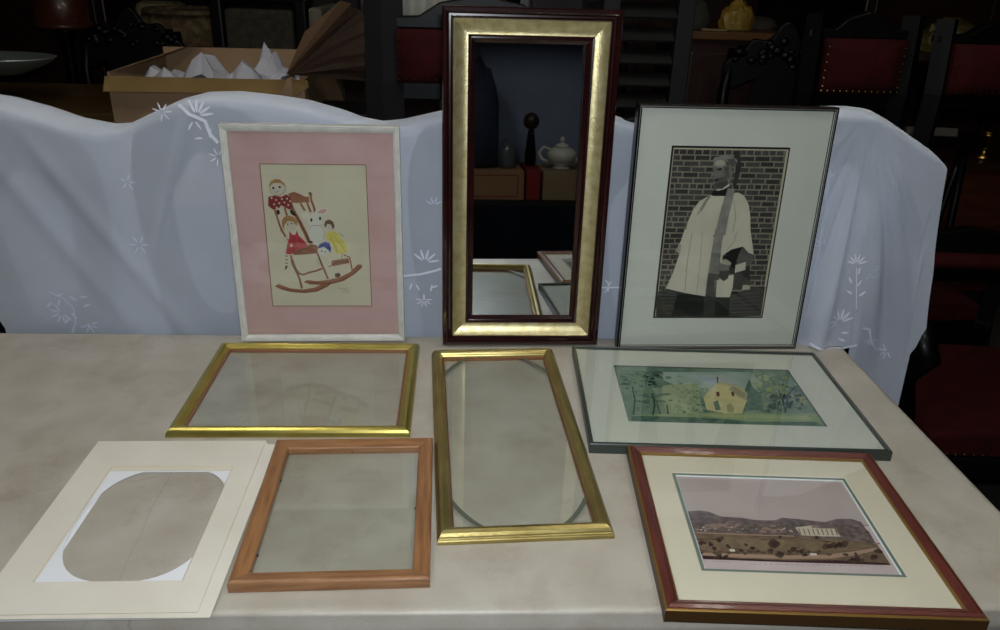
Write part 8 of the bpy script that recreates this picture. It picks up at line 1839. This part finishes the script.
t = empty('small_desk', (2.30, 3.50, 0)); tag(t, 'low reddish brown desk behind the red chairs at the right edge', 'desk')
obj('body', B(-.35, .45, -.22, .22, .12, .69), M_rwood, t, bevel=.01); obj('top', B(-.39, .49, -.26, .25, .691, .725), M_dwood, t, bevel=.006)
for sx in (-.31, .41):
    for sy in (-.18, .18): obj('foot', B(sx-.03, sx+.03, sy-.03, sy+.03, 0, .119), M_black, t)
o = obj('wooden_board', B(-.09, .09, -.008, .008, 0, .035), mat('pale_board', (.26,.25,.21), .8)); o.location = (1.67, 2.80, .913); o.rotation_euler = (R(-12), 0, R(-6)); tag(o, 'pale board edge showing right of the curtain below the red panels', 'board')
t = empty('trestle', (1.65, 2.84, 0)); tag(t, 'low black trestle carrying the pale board right of the curtain', 'stand')
obj('beam', B(-.22, .22, -.07, .05, .885, .921), M_black, t, bevel=.004)
for sx in (-.18, .18): obj('leg', tube(bmesh.new(), [(sx,-.10,0),(sx,-.01,.885)], .014, 8), M_black, t); obj('leg', tube(bmesh.new(), [(sx,.12,0),(sx,.0,.885)], .014, 8), M_black, t)
t = empty('brass_candlestick', (2.24, 3.33, .726)); tag(t, 'row of small brass turnings glinting on the desk at the right edge', 'candlestick')
obj('stem', lathe(bmesh.new(), [(.04,0),(.045,.01),(.015,.02),(.012,.04),(.022,.05),(.012,.06),(.018,.09),(.03,.10),(.03,.105)], 16), M_brass, t)
obj('drip_pan', lathe(bmesh.new(), [(.02,.106),(.04,.112),(.042,.116),(.02,.112)], 16), M_brass, t)
lump('green_cloth', 31, .10, .08, .16, (1.86, 2.20, .0), mat('olive_cloth', (.24,.25,.15), .8), 'olive green cloth bundle on the floor far right behind the armchair', 'cloth', False)
# white cloth over the far rail, seen above the black crest
bm = bmesh.new(); n = 24; prev = None
for i in range(n+1):
    x_ = -.12+.34*i/n; ring = [bm.verts.new((x_, .02*math.sin(i*1.1)+dy_, z_+.006*math.sin(i*.9))) for dy_, z_ in ((-.04,0),(-.035,.09),(-.02,.17),(0,.20),(.03,.17),(.04,0))]
    if prev:
        for k in range(5): bm.faces.new((prev[k], ring[k], ring[k+1], prev[k+1]))
    prev = ring
o = obj('folded_cloth', bm, mat('white_cotton', (.72,.72,.68), .9), smooth=True); o.location = (-.22, 3.10, 1.22); o.modifiers.new('Solidify', 'SOLIDIFY').thickness = .004
tag(o, 'white folded cloth over a rail at the top edge, left of the mirror', 'cloth')
t = empty('towel_rail', (-.08, 3.115, 0)); tag(t, 'dark wooden rail stand under the white folded cloth', 'stand')
obj('rail', B(-.30, .30, -.012, .012, 1.375, 1.405), M_dwood, t)
for s in (-1, 1): obj('post', B(s*.29-.015, s*.29+.015, -.015, .015, .03, 1.374), M_dwood, t); obj('foot', B(s*.29-.02, s*.29+.02, -.14, .14, 0, .029), M_dwood, t)
obj('striped_drape', B(-.02, .24, -.022, -.014, .75, 1.17), mat('green_stripe_cloth', (.24,.26,.19), .9, noise=(.15,.16,.12), nscale=20, stretch=(3,.1,.1)), t) 
# tall dark furniture closing the view
for i, (x_, y_, w_, h_, l_) in enumerate(((-2.9, 5.4, 1.5, 2.1, 'tall dark wardrobe far back on the left'), (-.9, 6.2, 1.6, 2.2, 'tall dark wardrobe far back left of centre'), (1.1, 5.6, 1.4, 2.0, 'tall dark wardrobe far back right of centre'), (3.1, 5.2, 1.5, 2.1, 'tall dark wardrobe far back on the right'))):
    if i == 0:
        w0 = empty('wardrobe'); obj('body', B(-.75, .75, -.28, .28, .06, 2.0), M_dwood, w0, bevel=.01); obj('cornice', B(-.80, .80, -.33, .30, 2.001, 2.1), M_dwood, w0, bevel=.02); obj('plinth', B(-.76,.76,-.29,.28,0,.059), M_dwood, w0)
        for s in (-1, 1):
            d_ = obj('door', B(min(s*.01,s*.70), max(s*.01,s*.70), -.30, -.281, .10, 1.95), M_cab, w0, bevel=.006); obj('knob', lathe(bmesh.new(), [(.006,0),(.006,.01),(.016,.018),(.010,.026)], 10), M_brass, d_, loc=(s*.06, -.301, 1.0), rot=(R(90),0,0))
        c = w0
    else: c = copy_tree(w0)
    c.location = (x_, y_, 0); tag(c, l_, 'wardrobe', 'wardrobes along the back')

# ------------------------------------------------------------------ the side of the hall the mirror shows
t = empty('shelf_unit', (0, -1.45, 0)); tag(t, 'dark shelf unit behind the photographer, seen in the mirror', 'shelf')
M_shelf = mat('shelf_black_wood', (.10,.085,.075), .5)
for x_ in (-1.2, 0, 1.2): obj('upright', B(x_-.02, x_+.02, -.25, .25, 0, 2.2), M_shelf, t)
for z_ in (.05, .563, 1.60, 2.16):
    for a_, b_ in ((-1.179, -.021), (.021, 1.179)): obj('shelf_board', B(a_, b_, -.25, .25, z_, z_+.03), M_shelf, t)
obj('back_panel', B(-1.2, 1.2, -.27, -.251, .05, 2.2), mat('blue_grey_haze_panel', (.50,.55,.66), .6, noise=(.40,.45,.55), nscale=3), t)  # bright blue-grey puts the bluish mirror haze into the panel colour
def shelf_box(name, x, y, z, w_, d_, h_, m, label, stripe=None):
    t_ = empty(name, (x, y, z)); tag(t_, label, 'box')
    obj('body', B(-w_/2, w_/2, -d_/2, d_/2, 0, h_), m, t_, bevel=.003)
    if stripe:
        bm = bmesh.new(); e = .012; q = d_/2+.0008
        for a0, a1, c0, c1 in ((-w_/2+.03, w_/2-.03, .015, .021), (-w_/2+.03, w_/2-.03, h_-.024, h_-.018), (-w_/2+.03, -w_/2+.036, .015, h_-.018), (w_/2-.036, w_/2-.03, .015, h_-.018)): box(bm, a0, a1, q-.0006, q, c0, c1)
        obj('printed_border', bm, stripe, t_)
    return t_
shelf_box('storage_box', .23, -1.38, .594, .36, .34, .15, mat('tan_box', (.60,.46,.33), .85), 'tan box with a red printed border on the shelf, seen in the mirror', mat('red_print', (.50,.16,.12), .8))
shelf_box('storage_box', .458, -1.38, .594, .074, .34, .16, mat('crimson_box', (.50,.09,.10), .7), 'narrow crimson box between two tan boxes, seen in the mirror')
shelf_box('storage_box', .645, -1.38, .594, .27, .34, .15, mat('drab_box', (.56,.48,.36), .85), 'drab box under the white teapot, seen in the mirror')
shelf_box('storage_box', .98, -1.40, .594, .36, .34, .50, mat('dark_brown_box', (.22,.18,.15), .85), 'large dark brown carton behind the white teapot, seen in the mirror')
t = empty('teapot', (.625, -1.34, .746), (0, 0, R(180))); tag(t, 'ornate white teapot on a box, seen in the mirror', 'teapot')
M_por = mat('white_porcelain', (.85,.85,.82), .25)
obj('body', lathe(bmesh.new(), [(.045,0),(.05,.008),(.035,.015),(.065,.035),(.082,.065),(.078,.09),(.055,.11),(.04,.115)], 24), M_por, t)
l_ = obj('lid', lathe(bmesh.new(), [(.042,.116),(.035,.128),(.015,.136),(.01,.14)], 20), M_por, t); obj('finial', lathe(bmesh.new(), [(.006,.141),(.016,.15),(.012,.162),(.004,.17)], 12), M_por, l_)
obj('spout', tube(bmesh.new(), [(-.07,0,.04),(-.11,0,.06),(-.13,0,.10),(-.15,0,.12)], [.018,.014,.010,.009], 10), M_por, t)
obj('handle', tube(bmesh.new(), [(.06,0,.10),(.10,0,.115),(.125,0,.085),(.11,0,.05),(.07,0,.035)], .008, 8), M_por, t)
lump('blue_shirt_stand_in', 41, .12, .10, .55, (.17, -1.40, .746), mat('navy_cloth', (.13,.17,.27), .8, noise=(.09,.12,.20), nscale=6), 'dark blue cloth bundle standing in for a person in a blue shirt, seen in the mirror', 'cloth', False)  # bundle added in place of the blue-shirted person behind the camera
lump('glass_vase', 43, .05, .05, .14, (.33, -1.36, .746), mat('grey_glassware', (.34,.36,.38), .3), 'grey glass vase beside the blue bundle, seen in the mirror', 'vase', False)
t = empty('figurine', (.458, -1.38, .756)); tag(t, 'small dark round-headed figure on the crimson box, seen in the mirror', 'figurine')
obj('body', lathe(bmesh.new(), [(.03,0),(.032,.05),(.02,.16),(.015,.19)], 14), M_black, t); obj('head', lathe(bmesh.new(), [(.01,.191),(.035,.205),(.045,.235),(.035,.265),(.01,.28)], 16), M_dwood, t)
t = empty('wooden_crate', (.50, -.85, 0)); tag(t, 'low wooden crate of flat frames on the floor, seen in the mirror', 'crate')
bm = bmesh.new(); box(bm, -.35,.35,-.25,.25,0,.02); box(bm,-.35,.35,-.25,-.235,.021,.30); box(bm,-.35,.35,.235,.25,.021,.30); box(bm,-.35,-.335,-.234,.234,.021,.30); box(bm,.335,.35,-.234,.234,.021,.30)
obj('body', bm, mat('crate_wood', (.34,.24,.17), .6, noise=(.26,.18,.12), nscale=5, stretch=(1,6,6)), t)
for k in range(3): obj('slat', B(-.352+.1*k+.05, -.352+.1*k+.13, -.258, -.251, .04, .28), MATS['crate_wood'], t)

# ------------------------------------------------------------------ lights: strip lamps on the ceiling and the camera's flash
def strip_lamp(x, y, rz, label, power, L_=1.2):
    t_ = empty('strip_lamp', (x, y, 2.75), (0, 0, R(rz))); tag(t_, label, 'lamp')
    obj('housing', B(-.07, .07, -L_/2, L_/2, .05, .10), M_white, t_, bevel=.004)
    for s in (-1, 1):
        tb_ = obj('tube', tube(bmesh.new(), [(s*.035, -L_/2+.02, .025), (s*.035, L_/2-.02, .025)], .013, 12), emit_mat('tube_glow', (1.0,.95,.84), power), t_)
        obj('hanger_rod', tube(bmesh.new(), [(s*.04, 0, .10), (s*.04, 0, .549)], .003, 6), M_steel, t_)
    return t_
strip_lamp(-.85, .85, 0, 'twin-tube strip lamp hanging above the left half of the table', 42)
strip_lamp(.85, .85, 0, 'twin-tube strip lamp hanging above the right half of the table', 42)
fl = bpy.data.lights.new('camera_flash', 'AREA'); fl.shape = 'DISK'; fl.size = .05; fl.energy = 11; fl.color = (.88,.94,1.0)
fo = bpy.data.objects.new('camera_flash', fl); COL.objects.link(fo)
fo.matrix_world = Matrix.Translation((.02, -.01, .77+TT)) @ cam.matrix_world.to_3x3().to_4x4()
W = bpy.data.worlds.new('world'); S.world = W; W.use_nodes = True
W.node_tree.nodes['Background'].inputs[0].default_value = (.5,.55,.6,1); W.node_tree.nodes['Background'].inputs[1].default_value = .0
S.view_settings.exposure = 0.0
